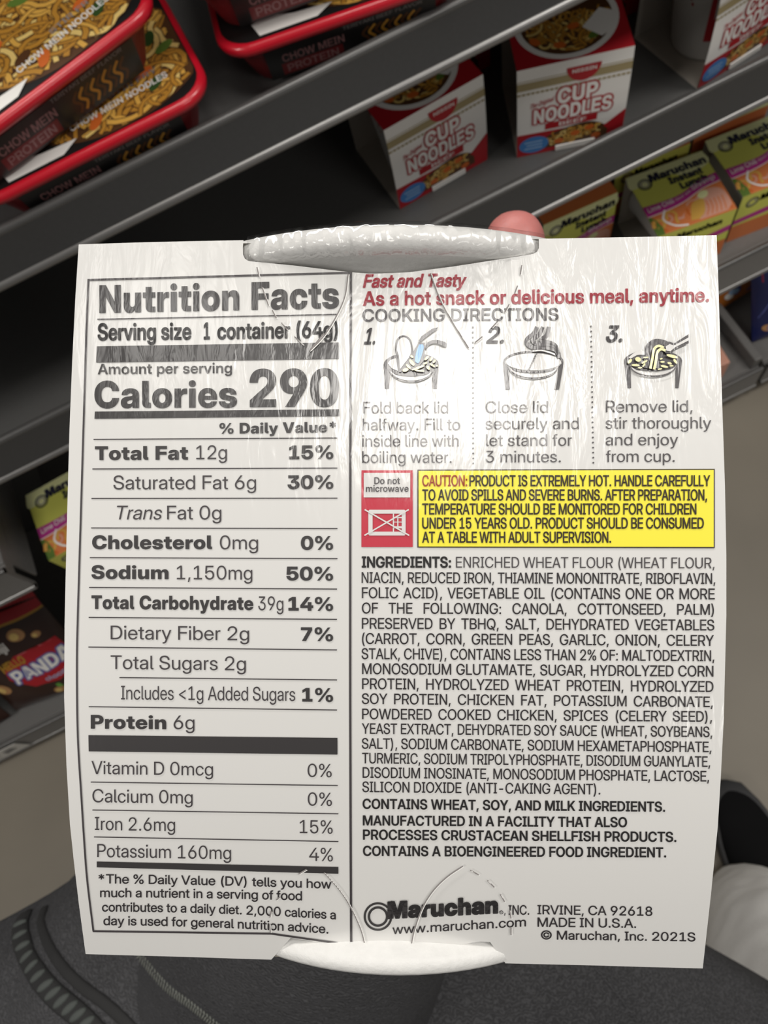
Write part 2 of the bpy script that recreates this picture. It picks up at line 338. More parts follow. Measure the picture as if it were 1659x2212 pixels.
    372, 241, 372, 258, 372, 288, 372, 295, 372, 295, 336, 288, 336, 258, 336, 249, 336, 216, 336, 186, 322, 187, 304, 187, 0, 103, 290, 2, 38, 285, -108, 224,
    -108, 128, -90, 68, -54, 63, -28, 149, -28, 156, -42, 194, -61, 250, -70, 285, -70, 352, -70, 432, -34, 433, 0, 433, 40, 433, 40, 412, 25, 360, 5, 300, -5,
    265, -5, 196, -5, 92, 30, 36, 92, 37, 132, 36, 173, 92, 234, 196, 269, 265, 269, 300, 269, 362, 260, 414, 239, 433, 223, 433, 223, 433, 264, 517, 264, 517,
    0, 516, -39, 452, -86, 346, -108, 16, 279, 33, 328, 33, 400, 58, 438, 102, 439, 132, 438, 162, 400, 206, 328, 231, 279, 231, 232, 231, 162, 208, 122, 164,
    123, 132, 122, 100, 162, 56, 232, 33, 104, 280, 1, 23, 149, 154, 149, 0, 65, 0, 65, 372, 149, 372, 149, 200, 123, 200, 148, 236, 240, 269, 305, 269, 356,
    269, 444, 246, 496, 199, 497, 164, 497, 0, 413, 0, 413, 161, 412, 195, 346, 230, 289, 230, 248, 230, 186, 214, 148, 181, 105, 106, 2, 4, 65, 0, 65, 264,
    149, 264, 149, 0, 12, 107, 316, 82, 316, 48, 333, 49, 344, 48, 356, 82, 374, 107, 374, 130, 374, 164, 356, 165, 344, 164, 332, 130, 316, 106, 106, 2, 13,
    65, 264, 149, 264, 149, -37, 148, -56, 116, -87, 54, -104, 9, -104, -27, -104, -27, -67, 1, -67, 34, -67, 64, -50, 65, -30, 12, 107, 316, 82, 316, 48, 333,
    49, 344, 48, 356, 82, 374, 107, 374, 130, 374, 164, 356, 165, 344, 164, 332, 130, 316, 107, 260, 3, 7, 143, 95, 143, 145, 149, 145, 395, 264, 505, 264,
    249, 139, 241, 139, 4, 65, 0, 65, 372, 149, 372, 149, 0, 4, 415, 0, 199, 130, 259, 159, 523, 0, 108, 118, 1, 16, 199, 0, 124, 0, 64, 27, 65, 60, 65, 372,
    149, 372, 149, 64, 148, 47, 170, 36, 203, 36, 206, 36, 218, 36, 223, 36, 223, 0, 216, 0, 204, 0, 109, 430, 1, 42, 65, 0, 65, 264, 147, 264, 147, 210, 137,
    210, 152, 229, 202, 256, 266, 269, 303, 269, 364, 269, 452, 234, 463, 210, 445, 210, 456, 226, 504, 253, 576, 269, 621, 269, 668, 269, 748, 248, 796, 206,
    797, 173, 797, 0, 713, 0, 713, 173, 712, 204, 642, 230, 597, 230, 558, 230, 502, 214, 472, 186, 473, 168, 473, 0, 389, 0, 389, 178, 388, 201, 324, 230,
    277, 230, 242, 230, 184, 214, 148, 184, 149, 161, 149, 0, 110, 280, 1, 23, 149, 154, 149, 0, 65, 0, 65, 264, 147, 264, 147, 200, 123, 200, 148, 236, 240,
    269, 305, 269, 356, 269, 444, 246, 496, 199, 497, 164, 497, 0, 413, 0, 413, 161, 412, 195, 346, 230, 289, 230, 248, 230, 186, 214, 148, 181, 111, 281, 2,
    16, 281, -6, 208, -6, 98, 29, 36, 91, 37, 132, 36, 172, 98, 234, 208, 270, 281, 270, 354, 270, 464, 234, 526, 172, 527, 132, 526, 91, 464, 29, 354, -6, 16,
    281, 32, 332, 32, 402, 57, 440, 102, 441, 132, 440, 162, 402, 206, 332, 232, 281, 232, 232, 232, 160, 207, 122, 162, 123, 132, 122, 102, 160, 57, 232, 32,
    112, 290, 2, 23, 65, -104, 65, 264, 147, 264, 147, 225, 149, 225, 164, 240, 216, 259, 280, 269, 315, 269, 384, 269, 486, 234, 544, 173, 545, 132, 544, 92,
    486, 30, 384, -5, 315, -5, 280, -5, 220, 5, 168, 25, 149, 40, 149, 40, 149, -104, 16, 301, 33, 348, 33, 416, 56, 456, 100, 457, 132, 456, 164, 416, 208,
    348, 231, 301, 231, 252, 231, 180, 206, 140, 162, 141, 132, 140, 102, 180, 58, 252, 33, 113, 290, 2, 23, 517, -104, 433, -104, 433, 40, 431, 40, 412, 25,
    360, 5, 300, -5, 265, -5, 196, -5, 92, 30, 36, 92, 37, 132, 36, 173, 92, 234, 196, 269, 265, 269, 300, 269, 364, 259, 416, 240, 433, 225, 433, 225, 433,
    264, 517, 264, 16, 279, 33, 328, 33, 400, 58, 438, 102, 439, 132, 438, 162, 400, 206, 328, 231, 279, 231, 232, 231, 162, 208, 122, 164, 123, 132, 122, 100,
    162, 56, 232, 33, 114, 165, 1, 20, 65, 0, 65, 264, 145, 264, 145, 222, 147, 222, 160, 243, 224, 268, 273, 268, 284, 268, 304, 267, 309, 266, 309, 224, 304,
    225, 276, 227, 257, 227, 228, 227, 178, 214, 148, 185, 149, 162, 149, 0, 115, 243, 1, 44, 249, -6, 190, -6, 98, 12, 42, 50, 39, 79, 123, 79, 126, 56, 190,
    30, 245, 30, 300, 30, 364, 54, 365, 71, 364, 86, 320, 104, 285, 108, 201, 118, 126, 127, 50, 164, 51, 193, 50, 216, 98, 250, 184, 270, 243, 270, 296, 270,
    384, 249, 436, 211, 437, 185, 355, 185, 354, 206, 292, 234, 243, 234, 192, 234, 136, 210, 137, 193, 136, 178, 180, 160, 217, 155, 303, 145, 378, 136, 448,
    100, 449, 72, 448, 48, 396, 12, 304, -6, 116, 159, 2, 4, 295, 264, 295, 228, 9, 228, 9, 264, 16, 103, 336, 187, 336, 187, 64, 186, 49, 212, 36, 245, 36,
    256, 36, 282, 36, 295, 36, 295, 0, 280, 0, 250, 0, 237, 0, 168, 0, 102, 30, 103, 60, 117, 280, 1, 23, 257, -5, 204, -5, 116, 18, 64, 65, 65, 100, 65, 264,
    149, 264, 149, 103, 148, 69, 214, 34, 273, 34, 312, 34, 374, 50, 412, 83, 413, 110, 413, 264, 497, 264, 497, 0, 415, 0, 415, 64, 439, 64, 412, 28, 320, -5,
    118, 262, 1, 14, 221, 0, 17, 264, 109, 264, 221, 112, 236, 93, 262, 55, 275, 36, 255, 36, 266, 55, 292, 93, 307, 112, 419, 264, 509, 264, 305, 0, 119, 385,
    1, 36, 181, 0, 17, 264, 105, 264, 171, 148, 186, 121, 214, 65, 229, 38, 217, 38, 232, 65, 260, 121, 277, 148, 345, 264, 429, 264, 493, 148, 508, 121, 536,
    65, 553, 38, 539, 38, 552, 65, 582, 121, 599, 148, 667, 264, 757, 264, 593, 0, 503, 0, 433, 120, 422, 138, 404, 175, 384, 212, 375, 230, 397, 230, 386,
    212, 368, 175, 348, 138, 337, 120, 267, 0, 120, 260, 1, 28, 17, 0, 237, 151, 237, 118, 27, 264, 127, 264, 199, 212, 220, 196, 260, 166, 283, 150, 241, 150,
    260, 166, 302, 196, 325, 212, 397, 264, 497, 264, 287, 118, 287, 151, 505, 0, 405, 0, 321, 60, 300, 75, 260, 104, 241, 120, 283, 120, 260, 104, 220, 75,
    201, 60, 115, 0, 121, 262, 1, 27, 69, -104, 69, -67, 121, -67, 136, -67, 160, -60, 182, -46, 191, -35, 221, 2, 17, 264, 109, 264, 221, 112, 236, 93, 262,
    55, 277, 36, 253, 36, 264, 55, 292, 93, 307, 112, 419, 264, 509, 264, 267, -49, 252, -67, 208, -92, 152, -104, 121, -104, 106, -104, 80, -104, 122, 245, 1,
    12, 49, 0, 49, 32, 337, 225, 337, 226, 49, 226, 49, 264, 441, 264, 441, 230, 157, 39, 157, 38, 445, 38, 445, 0, 169, 452, 3, 32, 241, 186, 240, 216, 298,
    265, 396, 294, 457, 294, 508, 294, 596, 272, 652, 234, 661, 210, 573, 210, 564, 228, 498, 252, 457, 252, 420, 252, 360, 234, 324, 204, 325, 186, 324, 168,
    360, 138, 420, 120, 457, 120, 498, 120, 556, 144, 565, 163, 653, 163, 646, 139, 592, 100, 508, 78, 457, 78, 396, 78, 298, 107, 240, 156, 20, 453, -6, 372,
    -6, 234, 24, 128, 77, 68, 146, 69, 186, 68, 226, 128, 296, 234, 348, 372, 378, 453, 378, 532, 378, 670, 348, 776, 296, 836, 226, 837, 186, 836, 146, 776,
    77, 670, 24, 532, -6, 20, 453, 36, 514, 36, 624, 60, 706, 101, 752, 155, 753, 186, 752, 217, 706, 272, 624, 313, 514, 336, 453, 336, 390, 336, 280, 313,
    198, 272, 152, 217, 153, 186, 152, 155, 198, 101, 280, 60, 390, 36, 174, 323, 4, 20, 325, 86, 264, 86, 158, 109, 78, 149, 32, 202, 33, 232, 32, 262, 78,
    315, 158, 355, 264, 378, 325, 378, 384, 378, 488, 355, 568, 315, 614, 262, 615, 232, 614, 202, 568, 149, 488, 109, 384, 86, 16, 323, 122, 384, 122, 484,
    151, 544, 201, 545, 232, 544, 263, 484, 313, 384, 342, 325, 342, 262, 342, 162, 313, 102, 263, 103, 232, 102, 201, 162, 151, 262, 122, 4, 375, 166, 313,
    226, 385, 226, 449, 166, 22, 217, 166, 217, 300, 333, 300, 366, 300, 414, 288, 440, 268, 441, 254, 440, 240, 412, 220, 364, 209, 329, 209, 259, 209, 259,
    236, 329, 236, 348, 236, 372, 246, 373, 254, 372, 262, 348, 272, 329, 272, 285, 272, 285, 166, 36, 328, 2, 4, 285, -55, 285, 428, 375, 428, 375, -55, 51,
    333, -6, 240, -6, 108, 24, 36, 82, 37, 121, 167, 121, 166, 99, 206, 67, 280, 50, 333, 50, 380, 50, 448, 63, 488, 87, 489, 103, 488, 117, 460, 136, 398,
    151, 349, 156, 269, 166, 156, 178, 52, 228, 53, 268, 52, 301, 120, 351, 244, 378, 327, 378, 408, 378, 530, 350, 598, 297, 601, 260, 475, 260, 470, 289,
    390, 323, 325, 323, 284, 323, 220, 309, 184, 286, 185, 271, 184, 258, 210, 240, 270, 226, 319, 220, 395, 212, 452, 205, 538, 186, 592, 161, 618, 128, 619,
    108, 618, 73, 548, 22, 420, -6, 37, 464, 5, 18, 233, 192, 182, 192, 106, 215, 64, 255, 65, 281, 65, 289, 64, 315, 106, 356, 182, 378, 233, 378, 282, 378,
    356, 356, 398, 315, 399, 289, 399, 281, 398, 255, 356, 215, 282, 192, 14, 233, 233, 264, 233, 302, 258, 303, 281, 303, 289, 302, 312, 264, 337, 233, 337,
    200, 337, 160, 312, 161, 289, 161, 281, 160, 258, 200, 233, 18, 697, -6, 648, -6, 572, 17, 530, 57, 531, 83, 531, 91, 530, 117, 572, 158, 648, 181, 697,
    181, 746, 181, 822, 158, 864, 117, 865, 91, 865, 83, 864, 57, 822, 17, 746, -6, 14, 697, 35, 730, 35, 768, 60, 769, 83, 769, 91, 768, 114, 730, 140, 697,
    140, 664, 140, 626, 114, 627, 91, 627, 83, 626, 60, 664, 35, 4, 157, 0, 669, 372, 771, 372, 259, 0, 38, 325, 1, 65, 277, -5, 202, -5, 92, 22, 32, 69, 33,
    99, 32, 119, 60, 150, 124, 182, 179, 200, 315, 247, 332, 254, 356, 268, 368, 283, 369, 289, 368, 304, 324, 325, 289, 325, 266, 325, 230, 315, 208, 297,
    209, 285, 208, 274, 228, 253, 270, 226, 307, 205, 655, 0, 517, 0, 227, 166, 182, 193, 122, 232, 94, 267, 95, 286, 94, 312, 142, 353, 230, 377, 289, 377,
    346, 377, 430, 355, 476, 317, 477, 293, 476, 277, 454, 247, 410, 220, 379, 208, 227, 153, 192, 140, 156, 116, 157, 101, 156, 86, 190, 62, 246, 47, 283, 47,
    324, 47, 400, 67, 464, 102, 500, 148, 501, 174, 611, 174, 610, 147, 588, 98, 540, 57, 505, 42, 475, 30, 436, 13, 330, -5, 39, 136, 1, 4, 91, 237, 79, 372,
    195, 372, 183, 237, 40, 200, 1, 17, 125, 148, 124, 191, 154, 282, 208, 363, 243, 392, 365, 392, 330, 356, 280, 273, 252, 188, 253, 148, 252, 112, 276, 42,
    326, -32, 365, -74, 243, -74, 184, -24, 124, 89, 41, 200, 1, 17, 37, -74, 74, -32, 124, 42, 148, 112, 149, 148, 148, 188, 120, 273, 70, 356, 37, 392, 159,
    392, 192, 363, 246, 282, 276, 191, 277, 148, 276, 89, 216, -24, 159, -74, 42, 330, 1, 18, 287, 163, 295, 237, 171, 196, 127, 234, 261, 268, 127, 301, 171,
    339, 295, 298, 287, 372, 375, 372, 367, 298, 491, 339, 535, 301, 401, 268, 535, 234, 491, 196, 367, 237, 375, 163, 43, 330, 2, 4, 275, 19, 275, 269, 387,
    269, 387, 19, 4, 81, 117, 81, 170, 581, 170, 581, 117, 44, 138, 1, 4, 49, -75, 89, 58, 213, 58, 139, -75, 45, 330, 1, 4, 499, 175, 499, 122, 163, 122, 163,
    175, 46, 138, 1, 12, 141, -4, 106, -4, 62, 18, 63, 34, 62, 51, 106, 73, 141, 73, 172, 73, 216, 51, 217, 34, 216, 18, 172, -4, 47, 180, 1, 4, 357, 390, 117,
    -56, 5, -56, 245, 390, 48, 330, 2, 16, 331, -6, 240, -6, 112, 41, 46, 127, 47, 186, 46, 245, 112, 332, 240, 378, 331, 378, 420, 378, 548, 332, 614, 245,
    615, 186, 614, 127, 548, 41, 420, -6, 16, 331, 48, 382, 48, 452, 82, 490, 143, 491, 186, 490, 229, 452, 291, 382, 324, 331, 324, 278, 324, 208, 291, 170,
    229, 171, 186, 170, 143, 208, 82, 278, 48, 49, 330, 2, 4, 101, 0, 101, 55, 583, 55, 583, 0, 8, 417, 372, 417, 0, 289, 0, 289, 310, 289, 310, 109, 252, 109,
    313, 295, 372, 50, 330, 1, 32, 73, 0, 73, 50, 343, 168, 380, 185, 434, 213, 464, 242, 465, 260, 464, 280, 432, 309, 372, 324, 333, 324, 288, 324, 226, 305,
    194, 271, 195, 247, 71, 247, 70, 286, 136, 346, 252, 378, 333, 378, 406, 378, 522, 350, 588, 298, 589, 264, 588, 238, 550, 196, 476, 155, 425, 131, 253,
    55, 253, 55, 591, 55, 591, 0, 51, 330, 1, 35, 331, -6, 244, -6, 120, 28, 54, 86, 55, 121, 183, 121, 182, 99, 218, 66, 284, 47, 329, 47, 372, 47, 436, 65,
    472, 96, 473, 116, 472, 137, 432, 166, 360, 182, 311, 182, 211, 182, 211, 225, 405, 317, 405, 318, 101, 318, 101, 372, 563, 372, 563, 319, 325, 206, 325,
    219, 414, 223, 538, 198, 600, 148, 601, 115, 600, 79, 532, 25, 412, -6, 52, 330, 2, 8, 29, 84, 29, 135, 367, 372, 501, 372, 169, 137, 169, 137, 633, 137,
    633, 84, 6, 405, 0, 405, 99, 405, 123, 405, 232, 527, 232, 527, 0, 53, 330, 1, 39, 331, -5, 254, -5, 134, 25, 64, 78, 61, 112, 187, 112, 190, 94, 228, 65,
    292, 48, 333, 48, 374, 48, 436, 67, 472, 101, 473, 123, 472, 145, 438, 179, 376, 199, 337, 199, 282, 199, 206, 177, 193, 156, 71, 156, 95, 372, 555, 372,
    555, 318, 213, 318, 197, 219, 199, 219, 228, 235, 308, 251, 357, 251, 408, 251, 496, 232, 560, 198, 598, 152, 599, 124, 598, 86, 532, 28, 410, -5, 54, 330,
    2, 23, 333, -6, 254, -6, 132, 27, 64, 85, 65, 122, 64, 151, 118, 212, 175, 251, 345, 372, 489, 372, 241, 200, 221, 200, 230, 210, 262, 229, 316, 242, 359,
    242, 428, 242, 536, 211, 596, 157, 597, 121, 596, 84, 528, 27, 410, -6, 16, 331, 48, 370, 48, 434, 67, 470, 100, 471, 121, 470, 142, 434, 174, 370, 193,
    331, 193, 290, 193, 226, 174, 190, 142, 191, 121, 190, 100, 226, 67, 290, 48, 55, 330, 1, 8, 129, 0, 449, 316, 449, 316, 79, 316, 79, 372, 583, 372, 583,
    316, 265, 0, 56, 330, 3, 32, 331, -6, 248, -6, 126, 21, 58, 69, 59, 100, 58, 125, 102, 165, 180, 191, 231, 194, 231, 194, 164, 199, 82, 244, 83, 278, 82,
    307, 146, 353, 258, 378, 331, 378, 402, 378, 514, 353, 576, 307, 577, 278, 576, 244, 496, 199, 431, 194, 431, 194, 480, 191, 558, 165, 602, 125, 603, 100,
    602, 69, 534, 21, 410, -6, 16, 331, 45, 372, 45, 436, 59, 470, 86, 471, 104, 470, 122, 434, 150, 370, 166, 331, 166, 288, 166, 226, 150, 188, 122, 189,
    104, 188, 86, 224, 59, 288, 45, 16, 331, 217, 366, 217, 420, 231, 450, 256, 451, 272, 450, 289, 420, 313, 366, 327, 331, 327, 294, 327, 240, 313, 210, 289,
    211, 272, 210, 256, 240, 231, 294, 217, 57, 330, 2, 23, 329, 378, 406, 378, 528, 346, 596, 288, 597, 250, 596, 221, 542, 161, 487, 121, 317, 0, 173, 0,
    421, 172, 441, 172, 430, 163, 398, 144, 344, 131, 303, 131, 232, 131, 124, 161, 64, 216, 65, 252, 64, 289, 132, 346, 250, 378, 16, 331, 325, 290, 325, 226,
    305, 190, 272, 191, 252, 190, 231, 226, 198, 290, 179, 331, 179, 370, 179, 434, 198, 470, 231, 471, 252, 470, 272, 434, 305, 370, 325, 58, 138, 2, 12, 141,
    -4, 106, -4, 62, 18, 63, 34, 62, 51, 106, 73, 141, 73, 172, 73, 216, 51, 217, 34, 216, 18, 172, -4, 12, 141, 177, 106, 177, 62, 200, 63, 216, 62, 232, 106,
    255, 141, 255, 172, 255, 216, 232, 217, 216, 216, 200, 172, 177, 60, 330, 1, 10, 83, 123, 83, 173, 579, 288, 579, 225, 225, 148, 229, 152, 229, 143, 225,
    147, 579, 70, 579, 7, 62, 330, 1, 10, 579, 123, 83, 7, 83, 70, 439, 147, 435, 143, 435, 152, 439, 148, 83, 225, 83, 288, 579, 173, 65, 355, 2, 14, 7, 0,
    273, 372, 439, 372, 705, 0, 559, 0, 429, 196, 408, 227, 364, 297, 339, 344, 375, 344, 346, 297, 302, 227, 283, 196, 149, 0, 4, 165, 89, 165, 143, 547, 143,
    547, 89, 66, 329, 3, 20, 63, 0, 63, 372, 351, 372, 428, 372, 540, 348, 598, 305, 599, 276, 598, 254, 566, 222, 508, 200, 469, 194, 469, 194, 512, 191, 584,
    169, 626, 131, 627, 105, 626, 74, 566, 26, 450, 0, 363, 0, 10, 193, 54, 349, 54, 416, 54, 490, 81, 491, 107, 490, 124, 458, 149, 396, 163, 353, 163, 193,
    163, 10, 193, 215, 345, 215, 382, 215, 436, 227, 466, 251, 467, 267, 466, 291, 400, 319, 345, 319, 193, 319, 67, 371, 1, 38, 387, -6, 284, -6, 126, 42, 36,
    128, 37, 186, 36, 245, 126, 331, 284, 378, 387, 378, 450, 378, 558, 360, 644, 325, 698, 275, 709, 245, 575, 245, 566, 263, 534, 290, 486, 309, 424, 319,
    389, 319, 320, 319, 222, 286, 170, 226, 171, 186, 170, 146, 222, 86, 320, 53, 389, 53, 424, 53, 484, 63, 532, 82, 566, 110, 575, 127, 709, 127, 698, 97,
    644, 48, 558, 13, 450, -6, 68, 357, 2, 22, 315, 0, 127, 0, 127, 57, 307, 57, 388, 57, 492, 87, 544, 145, 545, 187, 544, 228, 494, 286, 390, 316, 311, 316,
    123, 316, 123, 372, 321, 372, 430, 372, 590, 327, 678, 244, 679, 187, 678, 129, 590, 45, 428, 0, 4, 195, 372, 195, 0, 63, 0, 63, 372, 69, 306, 1, 12, 63,
    0, 63, 372, 581, 372, 581, 315, 195, 315, 195, 217, 551, 217, 551, 161, 195, 161, 195, 57, 581, 57, 581, 0, 70, 293, 1, 10, 63, 0, 63, 372, 565, 372, 565,
    315, 195, 315, 195, 214, 537, 214, 537, 158, 195, 158, 195, 0, 71, 376, 1, 40, 387, -6, 282, -6, 124, 42, 36, 129, 37, 186, 36, 245, 126, 331, 284, 378,
    385, 378, 446, 378, 556, 360, 642, 325, 698, 278, 707, 249, 573, 249, 564, 265, 532, 291, 484, 309, 424, 319, 389, 319, 320, 319, 222, 286, 170, 226, 171,
    186, 170, 146, 222, 86, 322, 53, 389, 53, 444, 53, 530, 76, 580, 116, 581, 143, 615, 142, 409, 142, 409, 194, 711, 194, 711, 149, 710, 104, 626, 34, 480,
    -6, 72, 366, 1, 12, 63, 0, 63, 372, 195, 372, 195, 219, 539, 219, 539, 372, 671, 372, 671, 0, 539, 0, 539, 162, 195, 162, 195, 0, 73, 191, 1, 12, 35, 0,
    35, 55, 127, 55, 127, 318, 35, 318, 35, 372, 349, 372, 349, 318, 259, 318, 259, 55, 349, 55, 349, 0, 74, 283, 1, 18, 269, -5, 160, -5, 32, 55, 33, 110, 33,
    134, 159, 134, 159, 110, 158, 81, 218, 51, 267, 51, 316, 51, 374, 81, 375, 110, 375, 372, 509, 372, 509, 110, 508, 54, 378, -5, 75, 342, 3, 10, 157, 87,
    157, 171, 182, 186, 234, 215, 284, 245, 311, 260, 509, 372, 673, 372, 357, 195, 347, 195, 7, 63, 0, 63, 372, 195, 372, 195, 261, 195, 171, 195, 140, 195,
    0, 4, 523, 0, 283, 176, 365, 227, 677, 0, 76, 281, 1, 6, 63, 0, 63, 372, 195, 372, 195, 57, 541, 57, 541, 0, 77, 451, 1, 46, 63, 0, 63, 372, 253, 372, 399,
    177, 404, 166, 424, 136, 446, 102, 464, 72, 469, 62, 437, 62, 442, 72, 460, 102, 480, 136, 500, 166, 509, 177, 651, 372, 843, 372, 843, 0, 713, 0, 713,
    190, 712, 202, 712, 235, 714, 270, 716, 307, 717, 324, 733, 324, 722, 305, 696, 266, 674, 230, 654, 201, 649, 190, 507, 0, 399, 0, 255, 190, 248, 201, 228,
    230, 204, 266, 178, 305, 167, 324, 187, 324, 188, 307, 188, 270, 190, 235, 192, 202, 193, 190, 193, 0, 78, 369, 1, 28, 63, 0, 63, 372, 205, 372, 467, 165,
    476, 156, 510, 128, 546, 96, 565, 80, 549, 64, 548, 80, 544, 121, 544, 159, 545, 169, 545, 372, 677, 372, 677, 0, 533, 0, 297, 187, 284, 197, 244, 230,
    194, 274, 167, 298, 189, 308, 190, 280, 194, 233, 194, 197, 195, 187, 195, 0, 79, 383, 2, 16, 383, -6, 284, -6, 126, 42, 36, 128, 37, 186, 36, 244, 126,
    331, 284, 378, 383, 378, 482, 378, 640, 331, 730, 244, 731, 186, 730, 128, 640, 42, 482, -6, 16, 383, 53, 444, 53, 540, 84, 596, 144, 597, 186, 596, 229,
    540, 288, 444, 319, 383, 319, 322, 319, 226, 288, 170, 229, 171, 186, 170, 144, 226, 84, 322, 53, 80, 320, 1, 24, 63, 0, 63, 372, 347, 372, 428, 372, 548,
    343, 612, 290, 613, 253, 612, 217, 546, 163, 426, 134, 345, 134, 135, 134, 135, 190, 341, 190, 384, 190, 448, 206, 482, 234, 483, 253, 482, 273, 448, 301,
    384, 316, 341, 316, 195, 316, 195, 0, 81, 383, 3, 8, 331, 124, 451, 124, 525, 77, 573, 48, 699, -32, 573, -32, 489, 21, 451, 46, 16, 383, -6, 284, -6, 126,
    42, 36, 128, 37, 186, 36, 244, 126, 331, 284, 378, 383, 378, 482, 378, 640, 331, 730, 244, 731, 186, 730, 128, 640, 42, 482, -6, 16, 383, 53, 444, 53, 540,
    84, 596, 144, 597, 186, 596, 229, 540, 288, 444, 319, 383, 319, 322, 319, 226, 288, 170, 229, 171, 186, 170, 144, 226, 84, 322, 53, 82, 330, 2, 24, 63, 0,
    63, 372, 353, 372, 434, 372, 554, 343, 618, 290, 619, 253, 618, 217, 550, 164, 428, 136, 345, 136, 141, 136, 141, 190, 347, 190, 390, 190, 454, 206, 488,
    234, 489, 253, 488, 273, 454, 301, 390, 316, 347, 316, 195, 316, 195, 0, 4, 489, 0, 315, 168, 457, 168, 633, 0, 83, 328, 1, 51, 333, -6, 240, -6, 108, 24,
    36, 82, 37, 121, 167, 121, 166, 99, 206, 67, 280, 50, 333, 50, 380, 50, 448, 63, 488, 87, 489, 103, 488, 117, 460, 136, 398, 151, 349, 156, 269, 166, 156,
    178, 52, 228, 53, 268, 52, 301, 120, 351, 244, 378, 327, 378, 408, 378, 530, 350, 598, 297, 601, 260, 475, 260, 470, 289, 390, 323, 325, 323, 284, 323,
    220, 309, 184, 286, 185, 271, 184, 258, 210, 240, 270, 226, 319, 220, 395, 212, 452, 205, 538, 186, 592, 161, 618, 128, 619, 108, 618, 73, 548, 22, 420,
    -6, 84, 321, 1, 8, 25, 315, 25, 372, 619, 372, 619, 315, 389, 315, 389, 0, 257, 0, 257, 315, 85, 360, 1, 22, 361, -6, 270, -6, 134, 28, 60, 89, 61, 129,
    61, 372, 191, 372, 191, 134, 190, 110, 232, 73, 308, 52, 361, 52, 412, 52, 490, 74, 532, 110, 533, 134, 533, 372, 663, 372, 663, 129, 662, 89, 586, 28,
    452, -6, 86, 352, 1, 14, 273, 0, 7, 372, 151, 372, 285, 177, 302, 148, 346, 75, 377, 28, 339, 28, 364, 75, 408, 148, 427, 177, 557, 372, 699, 372, 439, 0,
    87, 502, 1, 38, 209, 0, 7, 372, 147, 372, 245, 172, 254, 150, 272, 108, 290, 65, 299, 44, 275, 44, 282, 65, 300, 108, 320, 150, 331, 172, 433, 372, 573,
    372, 675, 172, 684, 150, 704, 108, 722, 65, 731, 44, 707, 44, 714, 65, 730, 108, 750, 150, 761, 172, 859, 372, 999, 372, 797, 0, 647, 0, 533, 216, 520,
    239, 498, 292, 485, 323, 519, 323, 506, 292, 484, 239, 473, 216, 359, 0, 88, 348, 1, 32, 9, 0, 311, 215, 311, 166, 31, 372, 181, 372, 273, 304, 288, 291,
    320, 267, 350, 243, 365, 230, 335, 230, 350, 243, 380, 267, 412, 291, 429, 304, 523, 372, 671, 372, 393, 169, 393, 216, 689, 0, 537, 0, 423, 84, 406, 95,
    378, 117, 350, 138, 339, 148, 361, 148, 346, 138, 318, 117, 290, 95, 275, 84, 159, 0, 89, 345, 1, 16, 283, 0, 283, 144, 7, 372, 159, 372, 293, 258, 312,
    242, 348, 209, 367, 193, 331, 193, 348, 209, 382, 242, 403, 258, 533, 372, 685, 372, 413, 144, 413, 0, 90, 321, 1, 24, 29, 0, 29, 52, 379, 271, 404, 288,
    462, 321, 493, 338, 509, 315, 462, 315, 372, 315, 327, 315, 41, 315, 41, 372, 613, 372, 613, 320, 269, 105, 240, 87, 180, 52, 151, 35, 135, 57, 178, 57,
    268, 57, 315, 57, 615, 57, 615, 0, 97, 277, 2, 40, 219, -4, 164, -4, 82, 13, 34, 49, 35, 75, 34, 97, 68, 127, 126, 144, 202, 153, 243, 156, 292, 158, 348,
    162, 374, 171, 375, 180, 375, 182, 374, 193, 350, 210, 308, 220, 277, 220, 246, 220, 200, 211, 172, 193, 171, 182, 51, 182, 52, 208, 110, 247, 210, 269,
    281, 269, 332, 269, 412, 257, 468, 234, 498, 201, 499, 180, 499, 0, 375, 0, 375, 37, 373, 37, 360, 26, 320, 7, 260, -4, 18, 249, 42, 290, 42, 346, 57, 374,
    82, 375, 98, 375, 126, 368, 124, 346, 121, 314, 118, 276, 115, 259, 113, 230, 111, 186, 103, 158, 88, 159, 75, 158, 65, 180, 50, 220, 42, 98, 300, 2, 23,
    341, -5, 306, -5, 246, 5, 198, 25, 183, 40, 181, 40, 181, 0, 57, 0, 57, 372, 183, 372, 183, 227, 185, 227, 200, 241, 248, 260, 308, 269, 343, 269, 410,
    269, 512, 235, 570, 173, 571, 132, 570, 91, 512, 29, 410, -5, 16, 313, 47, 350, 47, 410, 67, 442, 105, 443, 132, 442, 160, 410, 197, 350, 217, 313, 217,
    270, 217, 208, 196, 176, 158, 177, 132, 176, 107, 208, 68, 270, 47, 99, 279, 1, 38, 291, -6, 212, -6, 96, 29, 32, 91, 33, 132, 32, 172, 96, 235, 212, 270,
    291, 270, 340, 270, 424, 255, 486, 228, 524, 192, 531, 170, 407, 170, 402, 180, 384, 198, 354, 210, 316, 217, 293, 217, 250, 217, 190, 196, 160, 158, 161,
    132, 160, 106, 190, 67, 250, 47, 293, 47, 316, 47, 354, 53, 382, 66, 400, 84, 405, 95, 531, 95, 526, 73, 488, 36, 424, 9, 340, -6, 100, 300, 2, 23, 261,
    -5, 192, -5, 88, 29, 32, 91, 33, 132, 32, 173, 88, 235, 192, 269, 261, 269, 294, 269, 354, 260, 402, 241, 419, 227, 419, 227, 419, 372, 547, 372, 547, 0,
    421, 0, 421, 40, 421, 40, 404, 25, 354, 5, 294, -5, 16, 291, 47, 330, 47, 392, 68, 426, 107, 427, 132, 426, 158, 392, 196, 330, 217, 291, 217, 250, 217,
